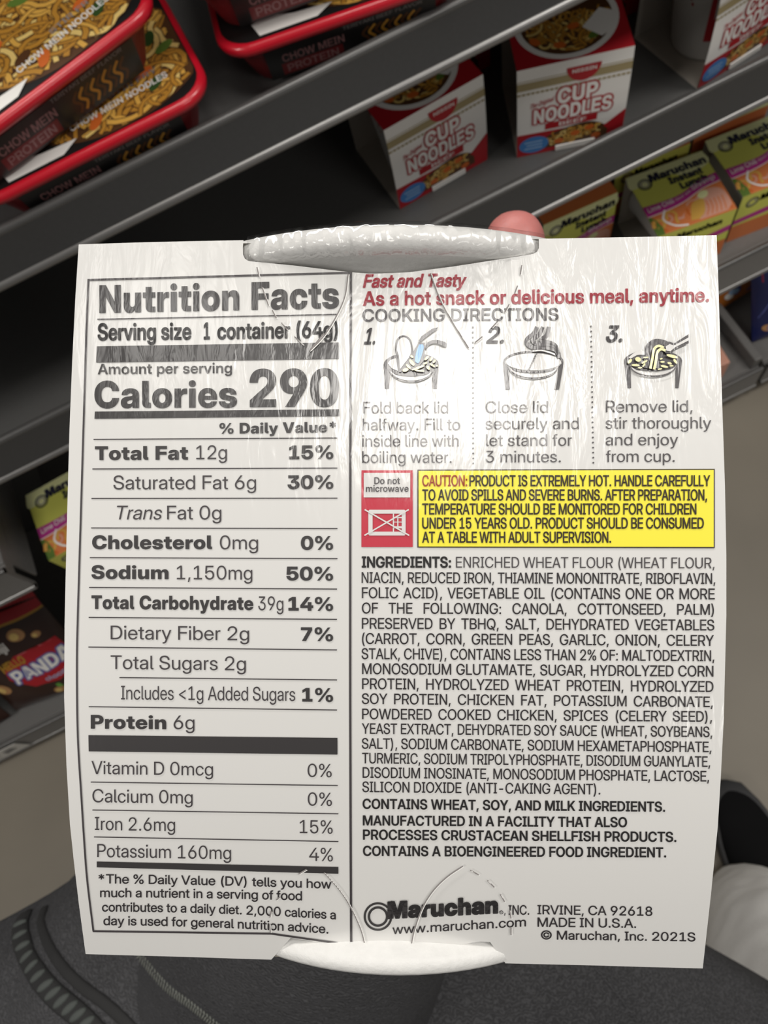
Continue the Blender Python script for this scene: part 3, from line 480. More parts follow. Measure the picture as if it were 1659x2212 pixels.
    192, 197, 160, 160, 161, 132, 160, 105, 192, 67, 250, 47, 101, 283, 1, 40, 291, -6, 210, -6, 94, 29, 32, 92, 33, 132, 32, 172, 96, 234, 210, 270, 285, 270,
    340, 270, 434, 250, 500, 213, 536, 163, 537, 133, 537, 116, 83, 116, 83, 159, 475, 159, 419, 147, 418, 170, 386, 202, 326, 220, 287, 220, 246, 220, 188,
    202, 154, 170, 155, 147, 155, 120, 154, 97, 188, 63, 248, 44, 293, 44, 324, 44, 372, 53, 406, 70, 413, 82, 531, 82, 520, 56, 452, 16, 350, -6, 102, 179, 2,
    4, 339, 264, 339, 213, 9, 213, 9, 264, 17, 105, 0, 105, 303, 104, 325, 140, 356, 212, 372, 265, 372, 288, 372, 330, 372, 339, 372, 339, 322, 332, 322, 300,
    322, 289, 322, 256, 322, 230, 308, 231, 292, 231, 0, 103, 300, 2, 38, 297, -108, 226, -108, 124, -88, 64, -50, 59, -24, 183, -24, 188, -36, 218, -51, 266,
    -59, 297, -59, 354, -59, 420, -27, 421, 3, 421, 43, 421, 43, 402, 28, 354, 8, 294, -2, 261, -2, 192, -2, 88, 33, 32, 94, 33, 133, 32, 173, 88, 235, 192,
    269, 261, 269, 294, 269, 354, 260, 402, 240, 421, 225, 421, 225, 421, 264, 547, 264, 547, 7, 546, -34, 480, -85, 368, -108, 16, 291, 50, 330, 50, 392, 71,
    426, 109, 427, 134, 426, 159, 392, 197, 330, 218, 291, 218, 250, 218, 192, 198, 160, 161, 161, 134, 160, 107, 192, 70, 250, 50, 104, 293, 1, 23, 183, 149,
    183, 0, 57, 0, 57, 372, 183, 372, 183, 197, 157, 197, 180, 232, 274, 269, 343, 269, 398, 269, 482, 245, 530, 199, 531, 165, 531, 0, 405, 0, 405, 155, 404,
    184, 348, 214, 299, 214, 264, 214, 212, 200, 182, 172, 105, 119, 2, 4, 57, 0, 57, 264, 183, 264, 183, 0, 12, 119, 303, 86, 303, 44, 324, 45, 339, 44, 354,
    86, 375, 119, 375, 152, 375, 194, 354, 195, 339, 194, 324, 150, 303, 106, 119, 2, 13, 57, 264, 183, 264, 183, -27, 182, -51, 146, -86, 72, -104, 19, -104,
    -33, -104, -33, -53, -1, -53, 28, -53, 56, -37, 57, -20, 12, 121, 303, 86, 303, 44, 324, 45, 339, 44, 354, 86, 375, 119, 375, 152, 375, 194, 354, 195, 339,
    194, 324, 152, 303, 107, 274, 3, 7, 173, 82, 173, 157, 185, 157, 389, 264, 541, 264, 297, 134, 271, 134, 4, 57, 0, 57, 372, 183, 372, 183, 0, 4, 403, 0,
    221, 120, 305, 164, 555, 0, 108, 132, 1, 16, 215, 0, 130, 0, 56, 31, 57, 67, 57, 372, 183, 372, 183, 74, 182, 60, 202, 50, 231, 50, 234, 50, 246, 50, 253,
    50, 253, 0, 242, 0, 224, 0, 109, 445, 1, 42, 57, 0, 57, 264, 179, 264, 179, 206, 169, 206, 184, 227, 234, 255, 300, 269, 337, 269, 398, 269, 486, 234, 497,
    206, 481, 206, 490, 225, 540, 254, 614, 269, 657, 269, 706, 269, 788, 248, 834, 205, 835, 174, 835, 0, 709, 0, 709, 165, 708, 191, 650, 216, 611, 216, 578,
    216, 532, 202, 506, 178, 507, 162, 507, 0, 385, 0, 385, 168, 384, 190, 330, 216, 289, 216, 260, 216, 212, 202, 182, 176, 183, 158, 183, 0, 110, 293, 1, 23,
    183, 149, 183, 0, 57, 0, 57, 264, 181, 264, 181, 197, 157, 197, 180, 232, 274, 269, 343, 269, 398, 269, 482, 245, 530, 199, 531, 165, 531, 0, 405, 0, 405,
    155, 404, 184, 348, 214, 299, 214, 264, 214, 212, 200, 182, 172, 111, 292, 2, 16, 293, -6, 214, -6, 96, 29, 32, 91, 33, 132, 32, 173, 96, 235, 214, 270,
    293, 270, 370, 270, 486, 235, 552, 173, 553, 132, 552, 91, 486, 29, 370, -6, 16, 293, 47, 332, 47, 392, 67, 424, 106, 425, 132, 424, 158, 392, 196, 332,
    217, 293, 217, 252, 217, 192, 197, 160, 158, 161, 132, 160, 105, 192, 67, 252, 47, 112, 300, 2, 23, 57, -104, 57, 264, 181, 264, 181, 227, 183, 227, 198,
    241, 246, 260, 308, 269, 343, 269, 410, 269, 512, 235, 570, 173, 571, 132, 570, 91, 512, 29, 410, -5, 341, -5, 306, -5, 248, 5, 200, 25, 185, 40, 183, 40,
    183, -104, 16, 313, 47, 350, 47, 410, 67, 442, 105, 443, 132, 442, 160, 410, 197, 350, 217, 313, 217, 270, 217, 208, 196, 176, 158, 177, 132, 176, 107,
    208, 68, 270, 47, 113, 300, 2, 23, 547, -104, 419, -104, 419, 40, 419, 40, 400, 25, 354, 5, 294, -5, 261, -5, 192, -5, 88, 29, 32, 91, 33, 132, 32, 173,
    88, 235, 192, 269, 261, 269, 294, 269, 354, 260, 402, 241, 421, 227, 421, 227, 421, 264, 547, 264, 16, 291, 47, 330, 47, 392, 68, 426, 107, 427, 132, 426,
    158, 392, 196, 330, 217, 291, 217, 250, 217, 192, 197, 160, 160, 161, 132, 160, 105, 192, 67, 250, 47, 114, 182, 1, 20, 57, 0, 57, 264, 179, 264, 179, 220,
    181, 220, 194, 243, 256, 267, 309, 267, 320, 267, 340, 266, 349, 266, 349, 210, 342, 210, 308, 212, 289, 212, 258, 212, 210, 198, 182, 170, 183, 150, 183,
    0, 115, 258, 1, 44, 265, -6, 198, -6, 96, 14, 36, 53, 31, 82, 157, 82, 160, 62, 214, 41, 261, 41, 306, 41, 360, 59, 361, 73, 360, 85, 320, 100, 287, 103,
    197, 112, 122, 120, 42, 159, 43, 189, 42, 213, 96, 249, 192, 270, 257, 270, 320, 270, 416, 248, 472, 209, 475, 182, 357, 182, 354, 199, 302, 223, 259, 223,
    218, 223, 168, 204, 169, 191, 168, 179, 206, 164, 239, 160, 335, 150, 412, 142, 486, 107, 487, 78, 486, 52, 430, 14, 328, -6, 116, 179, 2, 4, 335, 264,
    335, 213, 9, 213, 9, 264, 16, 101, 336, 227, 336, 227, 76, 226, 62, 250, 51, 281, 51, 292, 51, 324, 51, 335, 51, 335, 0, 322, 0, 280, 0, 259, 0, 178, 0,
    100, 33, 101, 67, 117, 293, 1, 23, 245, -5, 190, -5, 104, 19, 56, 65, 57, 99, 57, 264, 183, 264, 183, 109, 182, 80, 238, 50, 289, 50, 322, 50, 374, 64,
    404, 92, 405, 115, 405, 264, 531, 264, 531, 0, 407, 0, 407, 67, 431, 67, 406, 32, 314, -5, 118, 276, 1, 14, 209, 0, 9, 264, 143, 264, 239, 126, 254, 105,
    280, 61, 295, 39, 265, 39, 276, 61, 302, 105, 319, 126, 413, 264, 545, 264, 347, 0, 119, 408, 1, 36, 173, 0, 9, 264, 143, 264, 197, 164, 210, 136, 238, 77,
    253, 48, 235, 48, 248, 77, 278, 136, 295, 164, 351, 264, 467, 264, 523, 164, 536, 136, 566, 77, 581, 48, 563, 48, 576, 77, 604, 136, 619, 164, 673, 264,
    807, 264, 645, 0, 513, 0, 449, 110, 438, 126, 422, 160, 404, 194, 395, 211, 421, 211, 412, 194, 394, 160, 376, 126, 369, 110, 303, 0, 120, 270, 1, 28, 9,
    0, 225, 151, 223, 119, 23, 264, 163, 264, 217, 222, 238, 206, 276, 174, 295, 159, 249, 159, 268, 174, 306, 206, 329, 222, 385, 264, 523, 264, 319, 119,
    321, 152, 531, 0, 391, 0, 327, 47, 306, 63, 270, 93, 251, 108, 293, 108, 272, 93, 234, 63, 215, 47, 151, 0, 121, 276, 1, 27, 67, -104, 67, -53, 129, -53,
    146, -53, 168, -47, 186, -34, 195, -24, 213, 1, 9, 264, 143, 264, 241, 126, 254, 105, 282, 61, 297, 39, 261, 39, 272, 61, 300, 105, 317, 126, 413, 264,
    545, 264, 309, -43, 292, -64, 246, -91, 186, -104, 149, -104, 128, -104, 86, -104, 122, 260, 1, 12, 49, 0, 49, 44, 319, 212, 319, 212, 49, 212, 49, 264,
    471, 264, 471, 218, 203, 52, 203, 51, 473, 51, 473, 0, 169, 455, 3, 32, 249, 186, 248, 215, 306, 263, 400, 291, 459, 291, 510, 291, 594, 269, 650, 231,
    657, 207, 557, 207, 550, 223, 494, 243, 459, 243, 428, 243, 376, 228, 344, 202, 345, 186, 344, 171, 376, 145, 428, 129, 459, 129, 494, 129, 544, 149, 553,
    165, 653, 165, 646, 141, 592, 103, 510, 81, 459, 81, 400, 81, 306, 110, 248, 157, 20, 455, -6, 376, -6, 236, 24, 130, 77, 70, 146, 71, 186, 70, 226, 130,
    296, 236, 348, 376, 378, 455, 378, 534, 378, 674, 348, 780, 296, 838, 226, 839, 186, 838, 146, 780, 77, 674, 24, 534, -6, 20, 455, 47, 512, 47, 614, 69,
    690, 107, 732, 157, 733, 186, 732, 215, 690, 265, 614, 304, 512, 325, 455, 325, 398, 325, 296, 304, 220, 265, 176, 215, 177, 186, 176, 157, 220, 107, 296,
    69, 398, 47, 174, 325, 4, 20, 327, 86, 266, 86, 160, 109, 80, 149, 34, 202, 35, 232, 34, 262, 80, 315, 160, 355, 266, 378, 327, 378, 386, 378, 492, 355,
    572, 315, 616, 262, 617, 232, 616, 202, 572, 149, 492, 109, 386, 86, 16, 327, 124, 386, 124, 484, 153, 542, 202, 543, 232, 542, 262, 484, 311, 386, 340,
    327, 340, 266, 340, 166, 311, 108, 262, 109, 232, 108, 202, 166, 153, 266, 124, 4, 375, 166, 315, 226, 391, 226, 453, 166, 22, 217, 166, 217, 300, 335,
    300, 368, 300, 418, 288, 444, 267, 445, 253, 444, 239, 416, 219, 366, 207, 331, 207, 263, 207, 263, 237, 331, 237, 348, 237, 370, 246, 371, 253, 370, 260,
    348, 269, 331, 269, 291, 269, 291, 166, 36, 346, 2, 4, 301, -55, 301, 427, 405, 427, 405, -55, 51, 349, -6, 248, -6, 106, 24, 32, 82, 33, 124, 217, 124,
    218, 107, 252, 84, 310, 71, 351, 71, 386, 71, 438, 80, 468, 97, 469, 108, 468, 118, 442, 132, 386, 143, 345, 147, 269, 155, 160, 165, 46, 220, 47, 261, 46,
    296, 122, 349, 256, 378, 347, 378, 436, 378, 568, 349, 642, 294, 645, 255, 467, 255, 462, 277, 398, 301, 349, 301, 318, 301, 270, 292, 242, 276, 243, 266,
    242, 256, 266, 242, 316, 232, 359, 228, 421, 222, 482, 216, 574, 198, 632, 171, 660, 137, 661, 115, 660, 77, 586, 23, 446, -6, 37, 510, 5, 18, 247, 179,
    194, 179, 110, 202, 62, 245, 63, 275, 63, 282, 62, 312, 110, 355, 194, 378, 247, 378, 300, 378, 384, 355, 432, 312, 433, 282, 433, 275, 432, 245, 384, 202,
    300, 179, 14, 247, 233, 274, 233, 306, 253, 307, 275, 307, 282, 306, 304, 274, 325, 247, 325, 220, 325, 188, 304, 189, 282, 189, 275, 188, 253, 220, 233,
    18, 775, -6, 720, -6, 638, 18, 590, 61, 591, 90, 591, 98, 590, 127, 638, 170, 720, 194, 775, 194, 826, 194, 910, 170, 958, 127, 959, 98, 959, 90, 958, 61,
    910, 18, 826, -6, 14, 775, 48, 800, 48, 832, 68, 833, 90, 833, 98, 832, 119, 800, 140, 775, 140, 746, 140, 714, 119, 715, 98, 715, 90, 714, 68, 746, 48, 4,
    193, 0, 705, 372, 829, 372, 317, 0, 38, 344, 1, 65, 281, -6, 202, -6, 86, 22, 24, 70, 25, 99, 24, 120, 56, 152, 114, 180, 157, 194, 319, 245, 336, 251,
    356, 262, 364, 274, 365, 279, 364, 289, 334, 304, 307, 304, 288, 304, 262, 297, 246, 284, 247, 276, 246, 265, 268, 242, 312, 216, 341, 200, 701, 0, 511, 0,
    211, 161, 184, 176, 130, 211, 92, 253, 93, 277, 92, 305, 146, 351, 242, 378, 307, 378, 368, 378, 456, 353, 506, 311, 507, 285, 506, 268, 482, 237, 438,
    210, 407, 198, 255, 143, 232, 136, 204, 118, 205, 105, 204, 94, 226, 77, 266, 68, 293, 68, 330, 68, 406, 86, 468, 119, 504, 164, 505, 190, 655, 190, 654,
    159, 628, 101, 572, 53, 527, 36, 475, 24, 432, 9, 328, -6, 39, 145, 1, 4, 79, 223, 63, 372, 229, 372, 211, 223, 40, 200, 1, 17, 77, 148, 76, 193, 106, 284,
    158, 364, 191, 392, 369, 392, 340, 357, 292, 276, 264, 190, 265, 148, 264, 111, 290, 42, 336, -31, 369, -74, 191, -74, 134, -26, 76, 87, 41, 200, 1, 17,
    33, -74, 64, -31, 110, 42, 136, 111, 137, 148, 136, 190, 108, 276, 60, 357, 33, 392, 211, 392, 244, 364, 294, 284, 324, 193, 325, 148, 324, 87, 266, -26,
    211, -74, 42, 330, 1, 18, 275, 163, 287, 229, 177, 191, 121, 239, 241, 268, 121, 296, 177, 344, 287, 307, 275, 372, 387, 372, 375, 307, 485, 344, 541, 296,
    421, 268, 541, 239, 485, 191, 375, 229, 387, 163, 43, 330, 2, 4, 255, 11, 255, 277, 407, 277, 407, 11, 4, 65, 107, 65, 180, 597, 180, 597, 107, 44, 138, 1,
    4, 27, -83, 59, 66, 233, 66, 155, -83, 45, 330, 1, 4, 505, 179, 505, 108, 157, 108, 157, 179, 46, 138, 1, 12, 139, -5, 96, -5, 38, 24, 39, 45, 38, 65, 96,
    94, 139, 94, 178, 94, 236, 65, 237, 45, 236, 24, 178, -5, 47, 199, 1, 4, 399, 390, 159, -56, 1, -56, 241, 390, 48, 330, 2, 16, 331, -6, 230, -6, 92, 41,
    22, 127, 23, 186, 22, 246, 92, 332, 230, 378, 331, 378, 430, 378, 568, 332, 638, 246, 639, 186, 638, 127, 568, 40, 430, -6, 16, 331, 69, 374, 69, 428, 97,
    456, 150, 457, 186, 456, 222, 428, 275, 374, 303, 331, 303, 288, 303, 232, 275, 204, 222, 205, 186, 204, 150, 232, 97, 288, 69, 49, 330, 2, 4, 89, 0, 89,
    76, 597, 76, 597, 0, 8, 451, 372, 451, 0, 265, 0, 265, 287, 265, 287, 95, 235, 95, 316, 279, 372, 50, 330, 1, 32, 53, 0, 53, 68, 331, 182, 354, 192, 402,
    213, 432, 239, 433, 255, 432, 270, 408, 291, 362, 303, 333, 303, 300, 303, 250, 288, 224, 260, 225, 240, 47, 240, 46, 282, 116, 345, 244, 378, 333, 378,
    414, 378, 540, 350, 612, 297, 613, 260, 612, 233, 570, 190, 496, 151, 447, 130, 315, 76, 315, 76, 615, 76, 615, 0, 51, 330, 1, 35, 325, -6, 226, -6, 94,
    31, 28, 92, 29, 127, 211, 127, 210, 109, 238, 82, 290, 67, 325, 67, 356, 67, 406, 81, 432, 105, 433, 121, 432, 136, 404, 158, 350, 170, 315, 170, 207, 170,
    207, 223, 363, 296, 363, 296, 67, 296, 67, 372, 585, 372, 585, 300, 355, 196, 355, 216, 444, 220, 562, 196, 620, 148, 621, 117, 620, 81, 546, 26, 414, -6,
    52, 330, 2, 8, 13, 74, 13, 148, 323, 372, 513, 372, 205, 147, 205, 146, 649, 146, 649, 74, 6, 379, 0, 379, 97, 379, 129, 379, 232, 559, 232, 559, 0, 53,
    330, 1, 39, 329, -6, 244, -6, 116, 24, 42, 80, 37, 119, 219, 119, 218, 104, 248, 80, 298, 66, 331, 66, 362, 66, 412, 81, 440, 107, 441, 125, 440, 142, 412,
    169, 362, 184, 331, 184, 288, 184, 232, 166, 223, 151, 49, 151, 71, 372, 577, 372, 577, 296, 241, 296, 229, 229, 231, 229, 254, 241, 324, 254, 367, 254,
    416, 254, 508, 234, 580, 200, 622, 154, 623, 127, 622, 89, 548, 28, 416, -6, 54, 330, 2, 23, 337, -5, 248, -5, 116, 28, 40, 86, 41, 124, 40, 155, 88, 212,
    131, 244, 307, 372, 511, 372, 287, 208, 241, 208, 250, 216, 284, 232, 336, 244, 375, 244, 450, 244, 560, 214, 620, 160, 621, 124, 620, 86, 548, 28, 420,
    -5, 16, 331, 67, 362, 67, 412, 82, 440, 108, 441, 124, 440, 140, 412, 166, 362, 180, 331, 180, 298, 180, 248, 166, 220, 140, 221, 124, 220, 108, 248, 82,
    298, 67, 55, 330, 1, 8, 111, 0, 407, 293, 407, 293, 59, 293, 59, 372, 603, 372, 603, 296, 305, 0, 56, 330, 3, 32, 331, -6, 238, -6, 104, 21, 28, 69, 29,
    101, 28, 126, 76, 165, 162, 189, 221, 193, 221, 193, 142, 199, 52, 242, 53, 277, 52, 307, 122, 353, 246, 378, 331, 378, 414, 378, 540, 353, 608, 308, 609,
    277, 608, 242, 518, 199, 441, 193, 441, 193, 498, 189, 584, 165, 632, 126, 633, 101, 632, 69, 556, 21, 420, -6, 16, 331, 60, 360, 60, 410, 72, 436, 94,
    437, 108, 436, 122, 408, 144, 360, 156, 331, 156, 298, 156, 252, 144, 224, 122, 225, 108, 224, 94, 250, 72, 298, 60, 16, 331, 225, 358, 225, 400, 235, 424,
    255, 425, 268, 424, 281, 400, 300, 358, 310, 331, 310, 302, 310, 260, 300, 236, 281, 237, 268, 236, 255, 260, 235, 302, 225, 57, 330, 2, 23, 325, 378, 412,
    378, 544, 345, 620, 286, 621, 248, 620, 217, 572, 160, 531, 129, 355, 0, 151, 0, 375, 164, 421, 164, 410, 157, 376, 140, 324, 129, 287, 129, 210, 129, 100,
    158, 40, 212, 41, 249, 40, 287, 112, 345, 240, 378, 16, 331, 305, 298, 305, 248, 290, 220, 265, 221, 249, 220, 232, 248, 207, 298, 192, 331, 192, 362, 192,
    412, 207, 440, 232, 441, 249, 440, 265, 412, 290, 362, 305, 58, 138, 2, 12, 139, -5, 96, -5, 38, 24, 39, 45, 38, 65, 96, 94, 139, 94, 178, 94, 236, 65,
    237, 45, 236, 24, 178, -5, 12, 139, 157, 96, 157, 38, 186, 39, 206, 38, 227, 96, 256, 139, 256, 178, 256, 236, 227, 237, 206, 236, 186, 178, 157, 60, 330,
    1, 10, 65, 110, 65, 191, 597, 301, 597, 214, 251, 151, 257, 156, 257, 146, 251, 150, 597, 87, 597, 1, 62, 330, 1, 10, 597, 110, 65, 1, 65, 87, 411, 150,
    405, 146, 405, 156, 411, 151, 65, 214, 65, 301, 597, 191, 65, 384, 2, 14, 3, 0, 255, 372, 513, 372, 769, 0, 551, 0, 459, 154, 432, 198, 382, 286, 359, 335,
    411, 335, 386, 286, 334, 198, 309, 154, 213, 0, 4, 183, 66, 183, 142, 587, 142, 587, 66, 66, 332, 3, 20, 45, 0, 45, 372, 361, 372, 444, 372, 560, 348, 618,
    306, 619, 279, 618, 257, 584, 223, 520, 200, 477, 196, 477, 195, 524, 194, 600, 171, 644, 132, 645, 105, 644, 75, 584, 27, 468, 0, 387, 0, 10, 233, 73,
    353, 73, 394, 73, 446, 95, 447, 113, 446, 126, 422, 144, 380, 154, 353, 154, 233, 154, 10, 233, 223, 341, 223, 366, 223, 404, 232, 424, 250, 425, 261, 424,
    278, 380, 299, 341, 299, 233, 299, 67, 373, 1, 38, 383, -6, 282, -6, 118, 39, 22, 125, 23, 186, 22, 248, 118, 334, 282, 378, 383, 378, 452, 378, 570, 358,
    660, 320, 716, 267, 725, 234, 529, 234, 524, 248, 500, 271, 462, 286, 416, 294, 387, 294, 332, 294, 258, 269, 218, 220, 219, 186, 218, 152, 258, 104, 332,
    78, 387, 78, 416, 78, 462, 86, 498, 102, 524, 124, 529, 138, 725, 138, 716, 105, 660, 52, 570, 14, 452, -6, 68, 363, 2, 22, 329, 0, 127, 0, 127, 80, 319,
    80, 382, 80, 466, 104, 506, 151, 507, 186, 506, 222, 466, 269, 380, 292, 315, 292, 125, 292, 125, 372, 327, 372, 440, 372, 610, 327, 702, 243, 703, 186,
    702, 129, 610, 46, 442, 0, 4, 239, 372, 239, 0, 45, 0, 45, 372, 69, 320, 1, 12, 45, 0, 45, 372, 611, 372, 611, 290, 239, 290, 239, 226, 583, 226, 583, 147,
    239, 147, 239, 82, 611, 82, 611, 0, 70, 307, 1, 10, 45, 0, 45, 372, 593, 372, 593, 290, 239, 290, 239, 218, 573, 218, 573, 138, 239, 138, 239, 0, 71, 378,
    1, 40, 387, -6, 276, -6, 114, 41, 22, 128, 23, 186, 22, 248, 118, 334, 282, 378, 383, 378, 450, 378, 568, 360, 658, 324, 716, 275, 723, 245, 525, 245, 518,
    256, 498, 275, 464, 288, 418, 294, 391, 294, 334, 294, 258, 269, 218, 221, 219, 186, 218, 152, 258, 104, 336, 78, 393, 78, 438, 78, 502, 93, 538, 120, 539,
    137, 579, 135, 395, 135, 395, 205, 727, 205, 727, 153, 726, 105, 640, 34, 488, -6, 72, 371, 1, 12, 45, 0, 45, 372, 239, 372, 239, 231, 505, 231, 505, 372,
    699, 372, 699, 0, 505, 0, 505, 148, 239, 148, 239, 0, 73, 218, 1, 12, 27, 0, 27, 77, 121, 77, 121, 296, 27, 296, 27, 372, 409, 372, 409, 296, 315, 296,
    315, 77, 409, 77, 409, 0, 74, 297, 1, 18, 285, -6, 160, -6, 24, 58, 25, 117, 25, 145, 205, 145, 205, 116, 204, 96, 244, 75, 281, 75, 316, 75, 356, 96, 357,
    116, 357, 372, 551, 372, 551, 114, 550, 56, 410, -6, 75, 367, 3, 10, 187, 60, 187, 178, 212, 194, 262, 226, 312, 258, 339, 274, 497, 372, 723, 372, 409,
    183, 393, 183, 7, 45, 0, 45, 372, 239, 372, 239, 287, 239, 183, 239, 137, 239, 0, 4, 513, 0, 321, 155, 437, 228, 735, 0, 76, 292, 1, 6, 45, 0, 45, 372,
    239, 372, 239, 82, 565, 82, 565, 0, 77, 469, 1, 46, 45, 0, 45, 372, 333, 372, 415, 241, 422, 227, 444, 186, 468, 141, 488, 100, 497, 86, 447, 86, 452, 100,
    472, 141, 496, 186, 518, 227, 527, 241, 607, 372, 895, 372, 895, 0, 705, 0, 705, 153, 704, 165, 706, 204, 710, 250, 712, 297, 713, 317, 735, 317, 724, 296,
    698, 250, 674, 204, 652, 166, 647, 153, 549, 0, 393, 0, 295, 153, 286, 166, 262, 204, 238, 250, 212, 296, 203, 317, 227, 317, 226, 297, 230, 250, 232, 204,
    234, 165, 235, 153, 235, 0, 78, 376, 1, 28, 45, 0, 45, 372, 245, 372, 441, 215, 452, 205, 488, 174, 526, 137, 545, 121, 523, 94, 518, 114, 516, 163, 514,
    210, 515, 224, 515, 372, 709, 372, 709, 0, 511, 0, 329, 146, 312, 157, 270, 195, 218, 241, 193, 266, 231, 272, 234, 246, 238, 196, 238, 157, 239, 146, 239,
    0, 79, 382, 2, 16, 383, -6, 282, -6, 118, 39, 22, 125, 23, 186, 22, 248, 118, 334, 282, 378, 383, 378, 484, 378, 646, 334, 742, 248, 743, 186, 742, 125,
    646, 39, 484, -6, 16, 383, 78, 434, 78, 506, 104, 546, 152, 547, 186, 546, 220, 506, 269, 434, 294, 383, 294, 332, 294, 258, 269, 218, 220, 219, 186, 218,
    152, 258, 104, 332, 78, 80, 330, 1, 24, 45, 0, 45, 372, 355, 372, 442, 372, 570, 341, 640, 284, 641, 245, 640, 205, 570, 148, 442, 117, 355, 117, 155, 117,
    155, 197, 341, 197, 374, 197, 424, 208, 450, 230, 451, 245, 450, 259, 424, 281, 374, 292, 341, 292, 239, 292, 239, 0, 81, 382, 3, 8, 309, 135, 459, 135,
    521, 98, 607, 48, 735, -28, 569, -28, 485, 23, 421, 63, 16, 383, -6, 282, -6, 118, 39, 22, 125, 23, 186, 22, 248, 118, 334, 282, 378, 383, 378, 484, 378,
    646, 334, 742, 248, 743, 186, 742, 125, 646, 39, 484, -6, 16, 383, 78, 434, 78, 506, 104, 546, 152, 547, 186, 546, 220, 506, 269, 434, 294, 383, 294, 332,
    294, 258, 269, 218, 220, 219, 186, 218, 152, 258, 104, 332, 78, 82, 339, 2, 24, 45, 0, 45, 372, 357, 372, 444, 372, 572, 341, 640, 284, 641, 245, 640, 206,
    568, 150, 436, 120, 347, 120, 163, 120, 163, 196, 343, 196, 376, 196, 424, 208, 452, 230, 453, 245, 452, 259, 424, 281, 376, 293, 343, 293, 239, 293, 239,
    0, 4, 461, 0, 295, 169, 495, 169, 663, 0, 83, 346, 1, 51, 349, -6, 248, -6, 106, 24, 32, 82, 33, 124, 217, 124, 218, 107, 252, 84, 310, 71, 351, 71, 386,
    71, 438, 80, 468, 97, 469, 108, 468, 118, 442, 132, 386, 143, 345, 147, 269, 155, 160, 165, 46, 220, 47, 261, 46, 296, 122, 349, 256, 378, 347, 378, 436,
    378, 568, 349, 642, 294, 645, 255, 467, 255, 462, 277, 398, 301, 349, 301, 318, 301, 270, 292, 242, 276, 243, 266, 242, 256, 266, 242, 316, 232, 359, 228,
    421, 222, 482, 216, 574, 198, 632, 171, 660, 137, 661, 115, 660, 77, 586, 23, 446, -6, 84, 333, 1, 8, 21, 290, 21, 372, 647, 372, 647, 290, 431, 290, 431,
    0, 237, 0, 237, 290, 85, 361, 1, 22, 361, -6, 264, -6, 122, 28, 44, 90, 45, 132, 45, 372, 233, 372, 233, 140, 232, 121, 266, 93, 322, 76, 363, 76, 400, 76,
    456, 92, 490, 121, 491, 140, 491, 372, 679, 372, 679, 132, 678, 90, 600, 28, 458, -6, 86, 378, 1, 14, 255, 0, 3, 372, 215, 372, 311, 218, 336, 175, 386,
    85, 413, 38, 357, 38, 380, 85, 428, 175, 455, 218, 545, 372, 755, 372, 511, 0, 87, 526, 1, 38, 201, 0, 3, 372, 213, 372, 279, 217, 290, 191, 308, 139, 328,
    87, 337, 60, 295, 60, 304, 87, 324, 139, 346, 191, 359, 217, 431, 372, 621, 372, 695, 217, 706, 191, 728, 139, 748, 87, 759, 60, 715, 60, 724, 87, 742,
    139, 762, 191, 773, 217, 841, 372, 1051, 372, 853, 0, 639, 0, 549, 180, 538, 201, 516, 258, 499, 298, 555, 298, 536, 258, 514, 201, 505, 180, 415, 0, 88,
    374, 1, 32, 3, 0, 319, 225, 319, 153, 31, 372, 249, 372, 315, 320, 330, 308, 360, 283, 390, 258, 405, 245, 349, 245, 362, 258, 392, 283, 424, 308, 439,
    320, 507, 372, 719, 372, 439, 159, 439, 226, 747, 0, 521, 0, 435, 68, 422, 78, 396, 97, 372, 116, 361, 126, 387, 126, 374, 116, 350, 97, 326, 78, 313, 68,
    221, 0, 89, 369, 1, 16, 279, 0, 279, 130, 3, 372, 225, 372, 337, 266, 350, 252, 376, 225, 391, 212, 359, 212, 370, 225, 396, 252, 411, 266, 517, 372, 737,
    372, 467, 130, 467, 0, 90, 332, 1, 24, 27, 0, 27, 73, 319, 246, 350, 265, 420, 303, 457, 323, 479, 290, 428, 290, 326, 290, 277, 290, 35, 290, 35, 372,
    635, 372, 635, 299, 347, 127, 314, 108, 246, 69, 211, 50, 189, 82, 238, 82, 340, 82, 391, 82, 639, 82, 639, 0, 97, 294, 2, 40, 209, -5, 154, -5, 74, 12,
    26, 47, 27, 73, 26, 96, 58, 126, 114, 145, 188, 156, 231, 157, 278, 159, 334, 164, 360, 173, 361, 180, 361, 182, 360, 188, 342, 199, 314, 204, 293, 204,
    270, 204, 240, 198, 220, 186, 219, 178, 49, 178, 52, 207, 112, 248, 220, 270, 301, 270, 358, 270, 450, 258, 512, 234, 544, 199, 545, 177, 545, 0, 363, 0,
    363, 37, 361, 37, 344, 22, 300, 4, 242, -5, 18, 267, 55, 292, 55, 334, 64, 360, 82, 361, 94, 361, 117, 354, 115, 336, 113, 314, 110, 290, 108, 275, 107,
    252, 105, 220, 97, 202, 86, 203, 78, 202, 71, 218, 60, 246, 55, 98, 316, 2, 23, 381, -6, 346, -6, 286, 5, 244, 25, 231, 41, 231, 41, 231, 0, 47, 0, 47,
    372, 233, 372, 233, 229, 233, 229, 250, 243, 292, 261, 348, 270, 383, 270, 448, 270, 550, 235, 608, 173, 609, 132, 608, 91, 552, 28, 450, -6, 16, 327, 68,
    356, 68, 398, 83, 420, 113, 421, 132, 420, 152, 398, 181, 356, 197, 327, 197, 296, 197, 250, 181, 224, 152, 225, 132, 224, 113, 250, 84, 296, 68, 99, 295,
    1, 38, 303, -6, 220, -6, 94, 29, 24, 91, 25, 132, 24, 173, 94, 235, 220, 270, 303, 270, 358, 270, 454, 254, 524, 224, 564, 182, 567, 157, 389, 157, 386,
